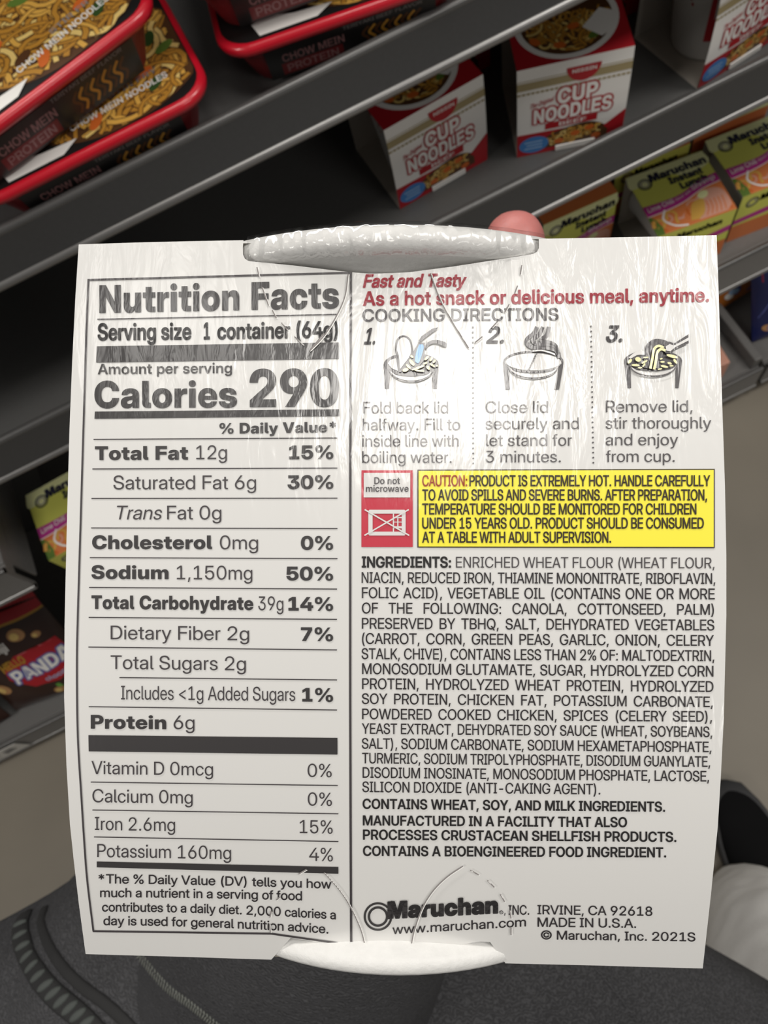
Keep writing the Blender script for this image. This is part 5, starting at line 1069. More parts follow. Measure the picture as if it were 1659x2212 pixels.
top_l = [(170, 528), (290, 524), (410, 521), (526, 519)]
slot_t = [(524.5, 535), (525, 550), (529, 559), (537, 564), (640, 574), (700, 581.5), (758, 588), (797, 591), (830, 590.5), (884, 588), (980, 575.5), (1077, 560.5),
          (1150, 549), (1160, 544), (1164, 536)]
top_r = [(1164, 516), (1290, 513.5), (1420, 511), (1548, 508)]
right = [(1552, 620), (1556, 745), (1561, 900), (1566, 1050), (1569, 1200), (1569, 1330), (1563.5, 1550), (1557, 1680), (1550.5, 1786), (1536, 1930)]
bot_r = [(1518, 2092), (1400, 2089), (1300, 2086), (1200, 2083.5), (1092, 2081)]
slot_b = [(1058.7, 2035), (1038, 2034), (988, 2041), (940, 2048), (889, 2052), (840, 2053), (793, 2051), (758, 2046), (700, 2037), (628, 2026)]
bot_l = [(586, 2073), (490, 2070), (400, 2067), (290, 2064), (185, 2061)]
left = [(170, 1950), (160, 1865), (151, 1780), (143.5, 1653), (138.5, 1505), (139.5, 1350), (144, 1150), (150, 930), (156, 780), (163, 640)]
outline = top_l + slot_t + top_r + right + bot_r + slot_b + bot_l + left
V, F = fill([subdiv(outline, 12)], 13)
front = sheet(V[:, 0], V[:, 1])
sleeve = Mesh()
sleeve.add(front, [tuple(f) for f in F], 0)
back = sheet(V[:, 0], V[:, 1], -3.5)
sleeve.add(back, [tuple(reversed(f)) for f in F], 1)
ed = {}
for f in F:
    for i in range(3):
        e = (f[i], f[(i + 1) % 3])
        ed[tuple(sorted(e))] = ed.get(tuple(sorted(e)), []) + [e]
nf = len(front)
sleeve.add(np.vstack([front, back]), [(e[0][1], e[0][0], e[0][0] + nf, e[0][1] + nf) for e in ed.values() if len(e) == 1], 2)


def inner(u, v, dz, dy):
    z = depth_at(u, v)
    q = np.column_stack([(np.asarray(u) - 829.5) * z / FPX, (np.asarray(v) - 1106) * z / FPX + dy, z + dz])
    return held(q)


# top, back and bottom panels of the sleeve (the sides stay open)
n = 24
uu = np.linspace(172, 1546, n)
vt = 528 + (uu - 170) / 1378 * -20
vb = 2061 + (uu - 185) / 1333 * 31
rows = []
for k, s in enumerate(np.linspace(0, 1, 12)):
    rows.append(inner(uu, vt, 0.0005 + 0.0945 * s, -0.0019 * min(1, 6 * s)))
for s in np.linspace(0.06, 0.94, 14):
    a_, b_ = inner(uu, vt, 0.095, -0.0019), inner(185 + (uu - 172) / 1374 * 1333, vb, 0.088, 0.0)
    rows.append(a_ * (1 - s) + b_ * s)
for s in np.linspace(1, 0, 12):
    rows.append(inner(185 + (uu - 172) / 1374 * 1333, vb, 0.0005 + 0.0875 * s, 0.0012 * min(1, 6 * s)))
sleeve.add([p for r in rows for p in r], [(i * n + j, i * n + j + 1, (i + 1) * n + j + 1, (i + 1) * n + j) for i in range(len(rows) - 1) for j in range(n - 1)], 1)
sl = put('sleeve', own(sleeve.v), sleeve.f, [M_CARD, M_CARDIN, M_CUTL], PACK, sleeve.m, False)

# --- printing, one sub-part per printed block
I, G, RD, YE, BR, OR, WH, BL, CR, CU, CL = range(11)
PM = [M_INK, M_GREYINK, M_RED, M_YEL, M_BRN, M_ORR, M_WHT, M_BLU, M_CRM, M_CUT_SHADE, M_CUTL]


def on_sheet(art, name):
    o = art.emit(name, PM, lambda u, v, l: own(sheet(u, v, l)), sl)
    return o


A = Art(True)
# frame of the table
lf = [(191, 604.5), (187, 700), (183, 830), (178.5, 980), (172.5, 1180), (168, 1330), (166, 1440), (168, 1590), (175.6, 1720), (183, 1835), (189, 1908), (201.7, 2011.6)]
A.stroke(spline(lf, 6), 4, G)
A.stroke([(189, 604.5), (320, 601), (480, 596.5), (640, 592), (760, 589)], 4, G, 1, 20)
A.stroke([(758, 588), (757, 900), (756.6, 1200), (756.6, 1500), (757.5, 1800), (758.7, 2044)], 5, G, 1, 20)
A.stroke([(200.5, 2011.6), (585.7, 2017), (670, 2029), (760, 2042)], 4.2, G, 1, 20)


def rule(x0, y0, x1, y1, w=2.2):
    A.stroke([(x0, y0), (x1, y1)], w, G, 1, 20)


def bar(*q):
    A.poly(list(q), I, 1, 20, 30)


A.text('Nutrition Facts', 'B', (214.5, 676), (732.5, 665.5), 60, I)
rule(210, 689.7, 727, 679, 2.5)
A.text('Serving size', 'S', (211.5, 735), (412.5, 733), 36, I, fat=0.8)
A.text('1', 'S', (440.5, 733), (452.5, 732.5), 36, I, fat=0.8)
A.text('container (64g)', 'S', (470, 732.5), (729.5, 728.5), 35, I, fat=0.8)
bar((209, 748), (732.5, 739.5), (732.5, 775), (207.6, 783))
A.text('Amount per serving', 'S', (211, 808.5), (501, 805.5), 22.5, I)
A.text('Calories', 'B', (204, 881.5), (512, 880), 58.5, I)
A.text('290', 'B', (539, 879.5), (732, 878), 82, I)
bar((205, 889), (732.5, 884), (732.5, 898.6), (204, 904.5))
A.text('% Daily Value*', 'B', (474, 937), (726, 933.5), 23, I)
rule(202, 949, 729, 946)
rows = [
    (('Total Fat', 'B', 205, 993.6, 406, 992.8), ('12g', 'R', 424, 992, 490, 991.5), ('15%', 'B', 624.5, 992, 720, 991.5)),
    (('Saturated Fat 6g', 'R', 245, 1057, 553, 1056.5), ('30%', 'B', 621, 1056.5, 720, 1056)),
    (('Trans', 'I', 247, 1122, 347, 1122), ('Fat 0g', 'R', 361, 1122, 478, 1122)),
    (('Cholesterol', 'B', 199, 1186, 458, 1186.2), ('0mg', 'R', 475, 1186.4, 557.4, 1186.6), ('0%', 'B', 650, 1187.5, 719.5, 1187.8)),
    (('Sodium', 'B', 197.5, 1250.5, 364, 1251.2), ('1,150mg', 'R', 382, 1251.4, 545, 1252.2), ('50%', 'B', 618.6, 1253.6, 719.5, 1254.2)),
    (('Total Carbohydrate', 'B', 197.5, 1315.5, 547, 1317.8), ('39g', 'R', 558, 1318, 612, 1318.5), ('14%', 'B', 623, 1319, 719.5, 1319.6)),
    (('Dietary Fiber 2g', 'R', 239, 1381, 538, 1383.2), ('7%', 'B', 650, 1384.6, 719.5, 1385.2)),
    (('Total Sugars 2g', 'R', 239, 1445.2, 531, 1448.2),),
    (('Includes <1g Added Sugars', 'R', 261.6, 1511, 637.6, 1514.2), ('1%', 'B', 653, 1515.6, 719.5, 1516.4)),
    (('Protein', 'B', 196, 1574, 359, 1575.3), ('6g', 'R', 375, 1575, 420, 1575.4)),
    (('Vitamin D 0mcg', 'R', 197.5, 1672, 460, 1675.5), ('0%', 'R', 664.6, 1678.2, 716.5, 1679)),
    (('Calcium 0mg', 'R', 199.6, 1733, 416, 1736.2), ('0%', 'R', 665, 1740.2, 717, 1741)),
    (('Iron 2.6mg', 'R', 205, 1793, 378, 1795.6), ('15%', 'R', 647.7, 1799.8, 718.6, 1801)),
    (('Potassium 160mg', 'R', 210, 1851.5, 499, 1856.2), ('4%', 'R', 668, 1859.4, 719, 1860.8)),
]
for row in rows:
    for t_, w, x0, y0, x1, y1 in row:
        A.text(t_, 'R' if w == 'I' else w, (x0, y0), (x1, y1), 29.7 if y0 < 1600 else 28.4, I if w == 'B' else G, shear=0.21 if w == 'I' else 0)
for r_ in ((199.6, 1013, 729, 1011), (197.5, 1076.7, 729, 1076), (196.7, 1140.4, 729, 1141.7), (194, 1204.6, 729, 1206.7), (192.5, 1269, 728, 1272.5),
           (191.6, 1333.7, 728, 1338), (190.8, 1397.8, 728, 1404), (258, 1463.7, 728, 1468.8), (191.6, 1526.6, 728, 1533.8), (196, 1689.5, 729.6, 1697),
           (199.6, 1749.8, 731, 1758), (203, 1808, 731, 1818)):
    rule(*r_)
bar((191, 1588), (729, 1594), (729, 1630), (191.6, 1623))
bar((209, 1861), (731, 1872.8), (731, 1887.6), (209, 1873.6))
A.text('*The % Daily Value (DV) tells you how', 'R', (213, 1908), (715.7, 1919.6), 19.5, G, kx=None, fat=0.4, bend=1.5)
A.text('much a nutrient in a serving of food', 'R', (216.5, 1938), (652, 1945), 19.5, G, fat=0.4, bend=1.5)
A.text('contributes to a daily diet. 2,000 calories a', 'R', (220.7, 1969), (725, 1986), 19.5, G, fat=0.4, bend=4)
A.text('day is used for general nutrition advice.', 'R', (223.7, 1998.5), (709, 2016.7), 19.5, G, fat=0.4, bend=4)
tag(on_sheet(A, 'nutrition_table'), 'black printed nutrition facts table')

A = Art(True)
A.text('Fast and Tasty', 'S', (784.4, 621), (1003.4, 618.6), 28, RD, shear=0.22, fat=0.7)
A.text('As a hot snack or delicious meal, anytime.', 'S', (784.4, 659.8), (1531.5, 651.6), 30, RD, fat=0.5)
A.text('COOKING DIRECTIONS', 'S', (783, 694.5), (1206.5, 692), 27, G)
A.text('1.', 'S', (786.6, 743.5), (809, 743.5), 35, G, shear=0.22, fat=0.6)
A.text('2.', 'S', (1050.5, 741.6), (1087, 741.4), 36, G, shear=0.22, fat=0.8)
A.text('3.', 'S', (1307.8, 738.6), (1343, 738.4), 35, G, shear=0.22, fat=0.8)
for (xa, ya), (xb, yb) in (((1021.4, 707), (1022.3, 1001)), ((1276.7, 705), (1281.8, 999.5))):
    for k in range(28):
        A.ellipse(xa + (xb - xa) * k / 27, ya + (yb - ya) * k / 27, 2, 2, G, 1, 10)
for t_, x0, y0, x1, y1 in (('Fold back lid', 784.4, 893, 968, 892.6), ('halfway. Fill to', 783, 929.6, 993.7, 929), ('inside line with', 782.4, 964.8, 991, 964.2),
                           ('boiling water.', 782.4, 1000, 975.7, 999.8), ('Close lid', 1049, 892, 1184, 891.4), ('securely and', 1049, 927.3, 1251, 926.6),
                           ('let stand for', 1050, 963.4, 1235.7, 962.8), ('3 minutes.', 1049, 999, 1211.5, 998.4), ('Remove lid,', 1309, 890.5, 1496, 889.8),
                           ('stir thoroughly', 1308.6, 926, 1536.5, 925.4), ('and enjoy', 1308.6, 962, 1465, 961.6), ('from cup.', 1309, 998, 1457.5, 997.6)):
    A.text(t_, 'R', (x0, y0), (x1, y1), 25.3, G)
rng = random.Random(5)


def pict(ox, oy, k, pts):
    return [(ox + x / k, oy + y / k) for x, y in pts]


Z5 = lambda p: pict(740, 560, 3.6065, p)
Z6 = lambda p: pict(1140, 560, 3.6065, p)


def ell(cx, cy, rx, ry, a0=0, a1=2 * PI, n=30):
    return [(cx + rx * math.cos(a0 + (a1 - a0) * i / n), cy + ry * math.sin(a0 + (a1 - a0) * i / n)) for i in range(n + 1)]


def cup_pict(Z, cx, cy, rx, ry, legs, solid):
    """outline of a cup: mouth ellipse, lip line and the two dark sides"""
    if solid:
        A.poly(Z(ell(cx, cy, rx, ry)[:-1]), G, 1, 0)
    else:
        A.stroke(Z(ell(cx, cy, rx - 8, ry - 8)), 4.2, G, 1)
    for s_, (bx0, bx1, by) in ((-1, legs[0]), (1, legs[1])):
        A.poly(Z([(cx + s_ * rx, cy), (bx0, by), (bx1, by), (cx + s_ * (rx - 50), cy + 85), (cx + s_ * (rx - 40), cy + 40)]), G, 1)
    A.poly(Z(ell(cx, cy + 28, rx - 46, ry + 5, 0.12, PI - 0.12) + ell(cx, cy + 12, rx - 40, ry + 2, PI - 0.05, 0.05)), WH, 2)
    A.stroke(Z(ell(cx, cy + 34, rx - 46, ry + 8, 0.1, PI - 0.1)), 2.6, G, 3)


# picture one: lid folded back, kettle pouring water
cup_pict(Z5, 535, 820, 215, 92, ((330, 362, 1008), (735, 705, 1008)), True)
A.poly(Z5([(352, 812), (372, 785), (415, 770), (430, 870), (385, 850)]), WH, 2)
A.poly(Z5(spline([(440, 880), (428, 760), (408, 700), (425, 620), (475, 592), (530, 625), (550, 710), (548, 750), (500, 830), (455, 880)], 6)), G, 3)
A.poly(Z5(spline([(448, 855), (440, 760), (424, 700), (438, 632), (476, 608), (518, 636), (534, 708), (520, 760), (480, 815), (452, 852)], 6)), WH, 4)
A.poly(Z5([(548, 725), (590, 650), (640, 650), (640, 780), (600, 830), (560, 860), (470, 875)]), G, 3)
A.poly(Z5(spline([(596, 665), (575, 720), (565, 790), (590, 810), (610, 770), (632, 690), (625, 662)], 6)), BL, 4)
A.poly(Z5([(590, 640), (615, 600), (700, 540), (745, 530), (735, 545), (640, 615), (615, 640)]), G, 4)
A.poly(Z5(spline([(640, 690), (660, 650), (720, 628), (803, 648), (803, 680), (730, 655), (680, 665), (650, 700)], 6)), G, 4)
for cx, cy, a, b, r_ in ((540, 805, 30, 14, .9), (512, 835, 25, 10, .8), (490, 862, 24, 14, -.3), (540, 758, 14, 9, .5), (655, 770, 22, 10, -.8), (690, 778, 20, 10, -1), (715, 795, 16, 8, -1),
                         (645, 810, 18, 8, -.5), (590, 845, 55, 9, -.35), (600, 868, 40, 7, .1), (668, 845, 18, 12, 1), (700, 825, 24, 8, .6), (735, 830, 10, 6, 0)):
    A.ellipse(740 + cx / 3.6065, 560 + cy / 3.6065, a / 3.6065, b / 3.6065, CR, 5, 14, r_)
# picture two: closed lid with steam
cup_pict(Z5, 1487, 800, 237, 88, ((1270, 1302, 1015), (1687, 1650, 1015)), False)
A.poly(Z5(ell(1487, 800, 214, 66)[:-1]), WH, 1)
for k in range(9):
    x_, y_ = 1508 - 62 * k / 8, 738 + 135 * k / 8
    A.ellipse(740 + x_ / 3.6065, 560 + y_ / 3.6065, 2.6, 2.0, G, 2, 8, -0.6)
for q in ([(1515, 527), (1490, 575), (1435, 625), (1450, 670), (1510, 690), (1600, 690), (1670, 715), (1690, 770)], [(1560, 527), (1535, 580), (1485, 625), (1505, 655), (1570, 668), (1645, 680), (1680, 740)],
          [(1608, 527), (1590, 590), (1545, 628), (1600, 645), (1655, 670), (1685, 740)]):
    A.stroke(Z5(spline(q, 8)), 8.4, G, 3)
A.stroke(Z5(spline([(1480, 715), (1560, 712), (1640, 735), (1655, 745)], 6)), 3, WH, 4)
# picture three: fork lifting noodles
cup_pict(Z6, 977, 790, 225, 82, ((780, 805, 1003), (1175, 1150, 1003)), True)
A.poly(Z6(spline([(785, 765), (840, 725), (935, 708), (930, 745), (860, 745), (800, 775)], 6)), WH, 2)
for q, w_ in (([(940, 850), (950, 760), (960, 690), (1000, 660), (1060, 670), (1090, 690)], 22), ([(1000, 850), (1015, 760), (1030, 700), (1070, 690), (1110, 720)], 18)):
    A.stroke(Z6(spline(q, 8)), w_, G, 3)
for q in ([(955, 852), (972, 770), (985, 700), (1020, 675), (1060, 690)], [(985, 858), (1000, 780), (1010, 725), (1040, 700), (1075, 712)]):
    A.stroke(Z6(spline(q, 8)), 5.6, CR, 5)
A.poly(Z6([(1060, 660), (1100, 640), (1140, 655), (1255, 582), (1255, 655), (1150, 700), (1120, 735), (1070, 730)]), G, 4)
A.poly(Z6([(1075, 680), (1105, 660), (1140, 672), (1255, 608), (1255, 632), (1150, 685), (1110, 718), (1080, 712)]), WH, 5)
for cx, cy, a, b, r_ in ((795, 795, 22, 12, -.8), (860, 780, 24, 18, .3), (840, 825, 32, 9, .05), (910, 800, 26, 8, -.5), (920, 765, 22, 6, -.1), (905, 825, 18, 7, -.9), (875, 845, 18, 6, 0),
                         (1125, 755, 46, 12, .25), (1150, 795, 22, 10, .9), (1105, 810, 18, 9, .3), (1050, 800, 18, 7, 0), (1065, 835, 30, 9, .2), (1030, 855, 18, 6, -.2), (1120, 830, 16, 6, 0), (1040, 775, 12, 6, -.4)):
    A.ellipse(1140 + cx / 3.6065, 560 + cy / 3.6065, a / 3.6065, b / 3.6065, CR, 5, 14, r_)
tag(on_sheet(A, 'cooking_directions'), 'red heading and three small cooking pictures with grey text')

A = Art(True)
A.poly([(780.8, 1016), (891.7, 1016), (891.7, 1181.6), (780.8, 1181.6)], RD, 1, 20, 24)
A.poly([(785.8, 1021.4), (886.2, 1021.4), (886.2, 1074.4), (785.8, 1074.4)], WH, 2, 20, 24)
A.text('Do not', 'S', (808.5, 1045.7), (864, 1045.5), 15, G, 3)
A.text('microwave', 'S', (790.5, 1062.4), (882.8, 1062.2), 14.6, G, 3)
K8 = lambda p: pict(780, 1010, 11.85, p)
A.poly([K8([(215, 1080), (1110, 1080), (1140, 1110), (1140, 1710), (1110, 1740), (215, 1740), (185, 1710), (185, 1110)]), K8([(295, 1180), (295, 1640), (1040, 1640), (1040, 1180)])], WH, 2, 10, 24)
A.stroke(K8([(828, 1170), (828, 1650)]), 2.7, WH, 2, 12)
A.stroke(K8([(940, 1270), (940, 1540)]), 2.6, WH, 2, 12)
for y_, w_ in ((1280, 2.4), (1395, 1.8), (1530, 4.6)):
    A.stroke(K8([(840, y_), (1045, y_)]), w_, WH, 2, 12)
A.stroke(K8([(92, 1075), (1232, 1738)]), 3.0, WH, 3, 12)
A.stroke(K8([(1220, 1075), (85, 1738)]), 3.0, WH, 3, 12)
tag(on_sheet(A, 'microwave_warning'), 'red do not microwave symbol box')

A = Art(True)
A.poly([(901.5, 1014.5), (1544, 1012.6), (1544, 1184), (901.5, 1182.8)], BR, 1, 20, 24)
A.poly([(904.2, 1017), (1541.6, 1015.2), (1541.6, 1181.4), (904.2, 1180.4)], YE, 2, 20, 24)
A.text('CAUTION:', 'R', (912.5, 1050), (1009, 1050), 23.2, OR, 3, fat=0.55)
for t_, x0, y0, x1 in (('PRODUCT IS EXTREMELY HOT. HANDLE CAREFULLY', 1014.5, 1050, 1533.7), ('TO AVOID SPILLS AND SEVERE BURNS. AFTER PREPARATION,', 912.5, 1080.7, 1527),
                       ('TEMPERATURE SHOULD BE MONITORED FOR CHILDREN', 912.5, 1111, 1504), ('UNDER 15 YEARS OLD. PRODUCT SHOULD BE CONSUMED', 912.5, 1141.6, 1520),
                       ('AT A TABLE WITH ADULT SUPERVISION.', 912.5, 1172, 1319.7)):
    A.text(t_, 'R', (x0, y0), (x1, y0), 23.2, BR, 3, fat=0.55)
tag(on_sheet(A, 'caution_label'), 'yellow caution label with dark capitals')

A = Art(True)
ING = ['NIACIN, REDUCED IRON, THIAMINE MONONITRATE, RIBOFLAVIN,', 'FOLIC ACID), VEGETABLE OIL (CONTAINS ONE OR MORE', 'OF THE FOLLOWING: CANOLA, COTTONSEED, PALM)',
       'PRESERVED BY TBHQ, SALT, DEHYDRATED VEGETABLES', '(CARROT, CORN, GREEN PEAS, GARLIC, ONION, CELERY', 'STALK, CHIVE), CONTAINS LESS THAN 2% OF: MALTODEXTRIN,',
       'MONOSODIUM GLUTAMATE, SUGAR, HYDROLYZED CORN', 'PROTEIN, HYDROLYZED WHEAT PROTEIN, HYDROLYZED', 'SOY PROTEIN, CHICKEN FAT, POTASSIUM CARBONATE,',
       'POWDERED COOKED CHICKEN, SPICES (CELERY SEED),', 'YEAST EXTRACT, DEHYDRATED SOY SAUCE (WHEAT, SOYBEANS,', 'SALT), SODIUM CARBONATE, SODIUM HEXAMETAPHOSPHATE,',
       'TURMERIC, SODIUM TRIPOLYPHOSPHATE, DISODIUM GUANYLATE,', 'DISODIUM INOSINATE, MONOSODIUM PHOSPHATE, LACTOSE,', 'SILICON DIOXIDE (ANTI-CAKING AGENT).']
ILN = [(781.5, 1259.2, 1545, 1261.4), (782, 1292, 1544, 1294.6), (782, 1325, 1542, 1328.2), (782, 1358, 1543, 1361.8), (782.3, 1390.8, 1542, 1395.2), (781.5, 1423.6, 1543, 1428.2),
       (782.5, 1456, 1541, 1461.6), (782.5, 1488.4, 1541, 1494.8), (782, 1520.5, 1539.7, 1527.5), (782.5, 1553.4, 1538, 1559.2), (782, 1585, 1538.5, 1592.4), (782, 1617.2, 1536.7, 1625),
       (782.5, 1648.9, 1534, 1656.7), (783.5, 1680, 1531.6, 1688.2), (783, 1711, 1296.7, 1716.2)]
A.text('INGREDIENTS:', 'S', (782, 1225.8), (974, 1226.2), 23.4, I, fat=0.5)
A.text('ENRICHED WHEAT FLOUR (WHEAT FLOUR,', 'R', (985, 1226.2), (1543.5, 1227.8), 23.4, G)
KX = 0.0545
for t_, (x0, y0, x1, y1) in zip(ING, ILN):
    A.text(t_, 'R', (x0, y0), (x1, y1), 23.2 if y0 < 1500 else 22.6, G, kx=KX, fat=0.22)
for t_, x0, y0, x1, y1 in (('CONTAINS WHEAT, SOY, AND MILK INGREDIENTS.', 783.5, 1747.2, 1436.7, 1753.6), ('MANUFACTURED IN A FACILITY THAT ALSO', 784, 1783, 1354.4, 1787),
                           ('PROCESSES CRUSTACEAN SHELLFISH PRODUCTS.', 784.3, 1813.7, 1461, 1818.8), ('CONTAINS A BIOENGINEERED FOOD INGREDIENT.', 784.3, 1848.9, 1439, 1852.2)):
    A.text(t_, 'S', (x0, y0), (x1, y1), 21.6, I, fat=0.25)
tag(on_sheet(A, 'ingredients_text'), 'block of small printed capitals listing ingredients')

A = Art(True)
A.ring(816.5, 1980, 28.6, 4.6, I, 1, 0.75, 2 * PI + 0.05)
A.ring(816.5, 1980, 19.6, 5.0, I, 1)
A.poly([(845.5, 1981), (838, 1964), (839, 1950), (846, 1946), (852, 1948), (850, 1985)], I, 1)
x_ = A.text('Maruchan', 'B', (838, 1984.5), (1075, 1972.5), 36, I, 2, fat=1.3)
A.ring(1083, 1971, 3.6, 1.2, G, 1, n=16)
A.text('R', 'R', (1081.2, 1972.6), (1084.8, 1972.5), 3.6, G, 1)
A.text(',', 'R', (1089.5, 1975), (1092, 1975), 19, G)
A.text('INC.', 'R', (1099, 1976), (1143, 1976), 20.3, G, fat=0.3)
A.text('IRVINE, CA 92618', 'R', (1161.5, 1975), (1409, 1978.4), 19.6, G, fat=0.3)
A.text('www.maruchan.com', 'R', (848, 2018), (1136, 2001), 19.6, G, fat=0.3)
A.text('MADE IN U.S.A.', 'R', (1161.5, 2001.8), (1374, 2004.4), 19.6, G, fat=0.3)
A.text('© Maruchan, Inc. 2021S', 'R', (1169, 2029), (1502, 2033.6), 18.8, G, fat=0.3)
tag(on_sheet(A, 'maker_mark'), 'round black maker mark with maker address')

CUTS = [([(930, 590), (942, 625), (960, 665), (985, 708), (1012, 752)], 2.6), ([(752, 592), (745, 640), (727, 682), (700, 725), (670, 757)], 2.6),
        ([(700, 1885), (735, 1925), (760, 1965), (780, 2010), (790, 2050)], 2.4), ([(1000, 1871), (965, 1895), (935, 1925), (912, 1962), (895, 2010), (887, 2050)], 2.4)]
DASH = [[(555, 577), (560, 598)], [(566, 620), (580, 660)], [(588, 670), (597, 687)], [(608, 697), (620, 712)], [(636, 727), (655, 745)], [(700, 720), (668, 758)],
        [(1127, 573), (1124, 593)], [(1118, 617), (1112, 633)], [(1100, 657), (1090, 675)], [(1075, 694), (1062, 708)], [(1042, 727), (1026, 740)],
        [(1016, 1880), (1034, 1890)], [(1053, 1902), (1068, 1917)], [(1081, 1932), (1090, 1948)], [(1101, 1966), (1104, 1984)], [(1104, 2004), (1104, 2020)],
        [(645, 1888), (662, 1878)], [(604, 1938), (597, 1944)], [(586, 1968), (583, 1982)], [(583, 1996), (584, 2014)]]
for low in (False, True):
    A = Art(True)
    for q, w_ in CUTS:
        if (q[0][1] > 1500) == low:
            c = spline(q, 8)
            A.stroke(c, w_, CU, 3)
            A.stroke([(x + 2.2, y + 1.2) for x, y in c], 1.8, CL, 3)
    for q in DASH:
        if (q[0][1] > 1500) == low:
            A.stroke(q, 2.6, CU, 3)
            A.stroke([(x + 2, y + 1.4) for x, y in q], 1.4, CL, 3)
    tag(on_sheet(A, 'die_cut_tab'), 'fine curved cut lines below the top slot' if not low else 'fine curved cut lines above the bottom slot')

# --- foam cup inside, poking out through the two slots
cupx, rimz = 0.0025, 0.1552
cup_axis = [(0.0455, -0.0415, rimz), (0.0468, -0.0413, rimz), (0.0474, -0.0406, rimz), (0.0475, -0.0392, rimz), (0.0471, -0.0381, rimz), (0.0458, -0.0376, rimz), (0.0422, -0.0373, rimz), (0.0412, -0.0354, rimz), (0.0403, -0.0345, rimz),
            (0.0400, -0.030, rimz), (0.0385, 0.03, 0.1545), (0.0380, 0.058, 0.155), (0.0378, 0.0640, 0.1545), (0.0390, 0.0656, 0.1538), (0.0408, 0.0664, 0.1533), (0.0413, 0.0675, 0.1533), (0.0412, 0.0686, 0.1533), (0.0402, 0.0695, 0.1533), (0.0385, 0.0697, 0.1533)]
cm_ = Mesh()
cm_.loft([[(cupx + r * math.sin(2 * PI * j / 96), y, zc - r * math.cos(2 * PI * j / 96)) for j in range(96)] for r, y, zc in cup_axis], 0, True, True)
cup = put('foam_cup', own(held(cm_.v)), cm_.f, M_FOAM, PACK)
M_FILM = bpy.data.materials.new('clear_shrink_film')
M_FILM.use_nodes = True
nt = M_FILM.node_tree
nt.nodes.clear()
out = nt.nodes.new('ShaderNodeOutputMaterial')
mx = nt.nodes.new('ShaderNodeMixShader')
tr = nt.nodes.new('ShaderNodeBsdfTransparent')
gl = nt.nodes.new('ShaderNodeBsdfGlossy')
gl.inputs['Roughness'].default_value = 0.12
fr_ = nt.nodes.new('ShaderNodeFresnel')
fr_.inputs['IOR'].default_value = 1.45
mn = nt.nodes.new('ShaderNodeMath')
mn.operation = 'MINIMUM'
mn.inputs[1].default_value = 0.22
nt.links.new(fr_.outputs[0], mn.inputs[0])
nt.links.new(mn.outputs[0], mx.inputs[0])
nt.links.new(tr.outputs[0], mx.inputs[1])
nt.links.new(gl.outputs[0], mx.inputs[2])
nt.links.new(mx.outputs[0], out.inputs[0])
film = Mesh()
rings = []
for k, (r, y) in enumerate([(0.0466, -0.0419), (0.0476, -0.0415), (0.0481, -0.0406), (0.0482, -0.0394), (0.0482, -0.0386), (0.0479, -0.0378), (0.0472, -0.0374), (0.0462, -0.0372)]):
    ring = []
    for j in range(121):
        a = -0.50 + 1.0 * j / 120
        w_ = 0.0006 * noise.noise(Vector((a * 34, y * 520, 3.1))) + 0.0002 * noise.noise(Vector((a * 95, y * 1400, 8.7)))
        rr = r + w_ * (1 if k else 0.3)
        ring.append((cupx + rr * math.sin(a), y + 0.5 * w_, rimz - rr * math.cos(a)))
    rings.append(ring)
film.loft(rings, 0, False, False)
put('shrink_film', own(held(film.v)), film.f, M_FILM, PACK)


# ------------------------------------------------------------------ goods on the shelves
def pm(name, col, rough=0.45, **k):
    return mat(name, col, rough, **k)


P_WHITE = pm('box_white', (0.84, 0.82, 0.79))
P_GREYIN = pm('box_inside_grey', (0.42, 0.38, 0.33), 0.8)
P_RED = pm('box_red', (0.42, 0.012, 0.02))
P_DRED = pm('box_dark_red', (0.16, 0.010, 0.012))
P_TAN = pm('box_tan', (0.36, 0.29, 0.15))
P_BLUE = pm('badge_blue', (0.06, 0.22, 0.55))
P_LBLUE = pm('badge_pale_blue', (0.35, 0.52, 0.75))
P_BROWN = pm('food_brown', (0.085, 0.035, 0.012))
P_OCHRE = pm('food_ochre', (0.46, 0.22, 0.03))
P_AMBER = pm('food_amber', (0.66, 0.37, 0.07))
P_STRAW = pm('food_straw', (0.75, 0.54, 0.18))
P_ORANGE = pm('food_orange', (0.60, 0.13, 0.02))
P_GREEN = pm('food_green', (0.11, 0.19, 0.03))
P_LEAF = pm('food_dark_green', (0.03, 0.07, 0.015))
P_BLACK = pm('box_black', (0.012, 0.011, 0.011), 0.35)
P_NAVY = pm('box_navy', (0.02, 0.02, 0.05))
P_LIME = pm('box_lime', (0.68, 0.69, 0.13))
P_LIME2 = pm('box_pale_lime', (0.76, 0.77, 0.40))
P_MAG = pm('box_magenta', (0.50, 0.035, 0.27))
P_PINK = pm('food_pink', (0.68, 0.34, 0.25))
P_CORAL = pm('food_coral', (0.68, 0.20, 0.06))
P_GREY = pm('print_grey', (0.25, 0.23, 0.23))
P_PINKG = pm('print_dull_pink', (0.30, 0.15, 0.15))
P_PURPLE = pm('bag_purple_blue', (0.10, 0.12, 0.36))
BOXM = [P_WHITE, P_RED, P_DRED, P_TAN, P_BLUE, P_LBLUE, P_BROWN, P_OCHRE, P_AMBER, P_STRAW, P_ORANGE, P_GREEN, P_LEAF, P_BLACK, P_NAVY, P_LIME, P_LIME2, P_MAG, P_PINK, P_CORAL, P_GREY, P_PINKG, P_GREYIN, P_PURPLE]
(WHT, RED_, DRED, TAN, BLU_, LBL, BRO, OCH, AMB, STR, ORG, GRN, LEA, BLK, NAV, LIM, LI2, MAG, PNK, COR, GRY, PGR, INS, PUR) = range(24)
FOOD = [OCH, AMB, STR, OCH, AMB, BRO]


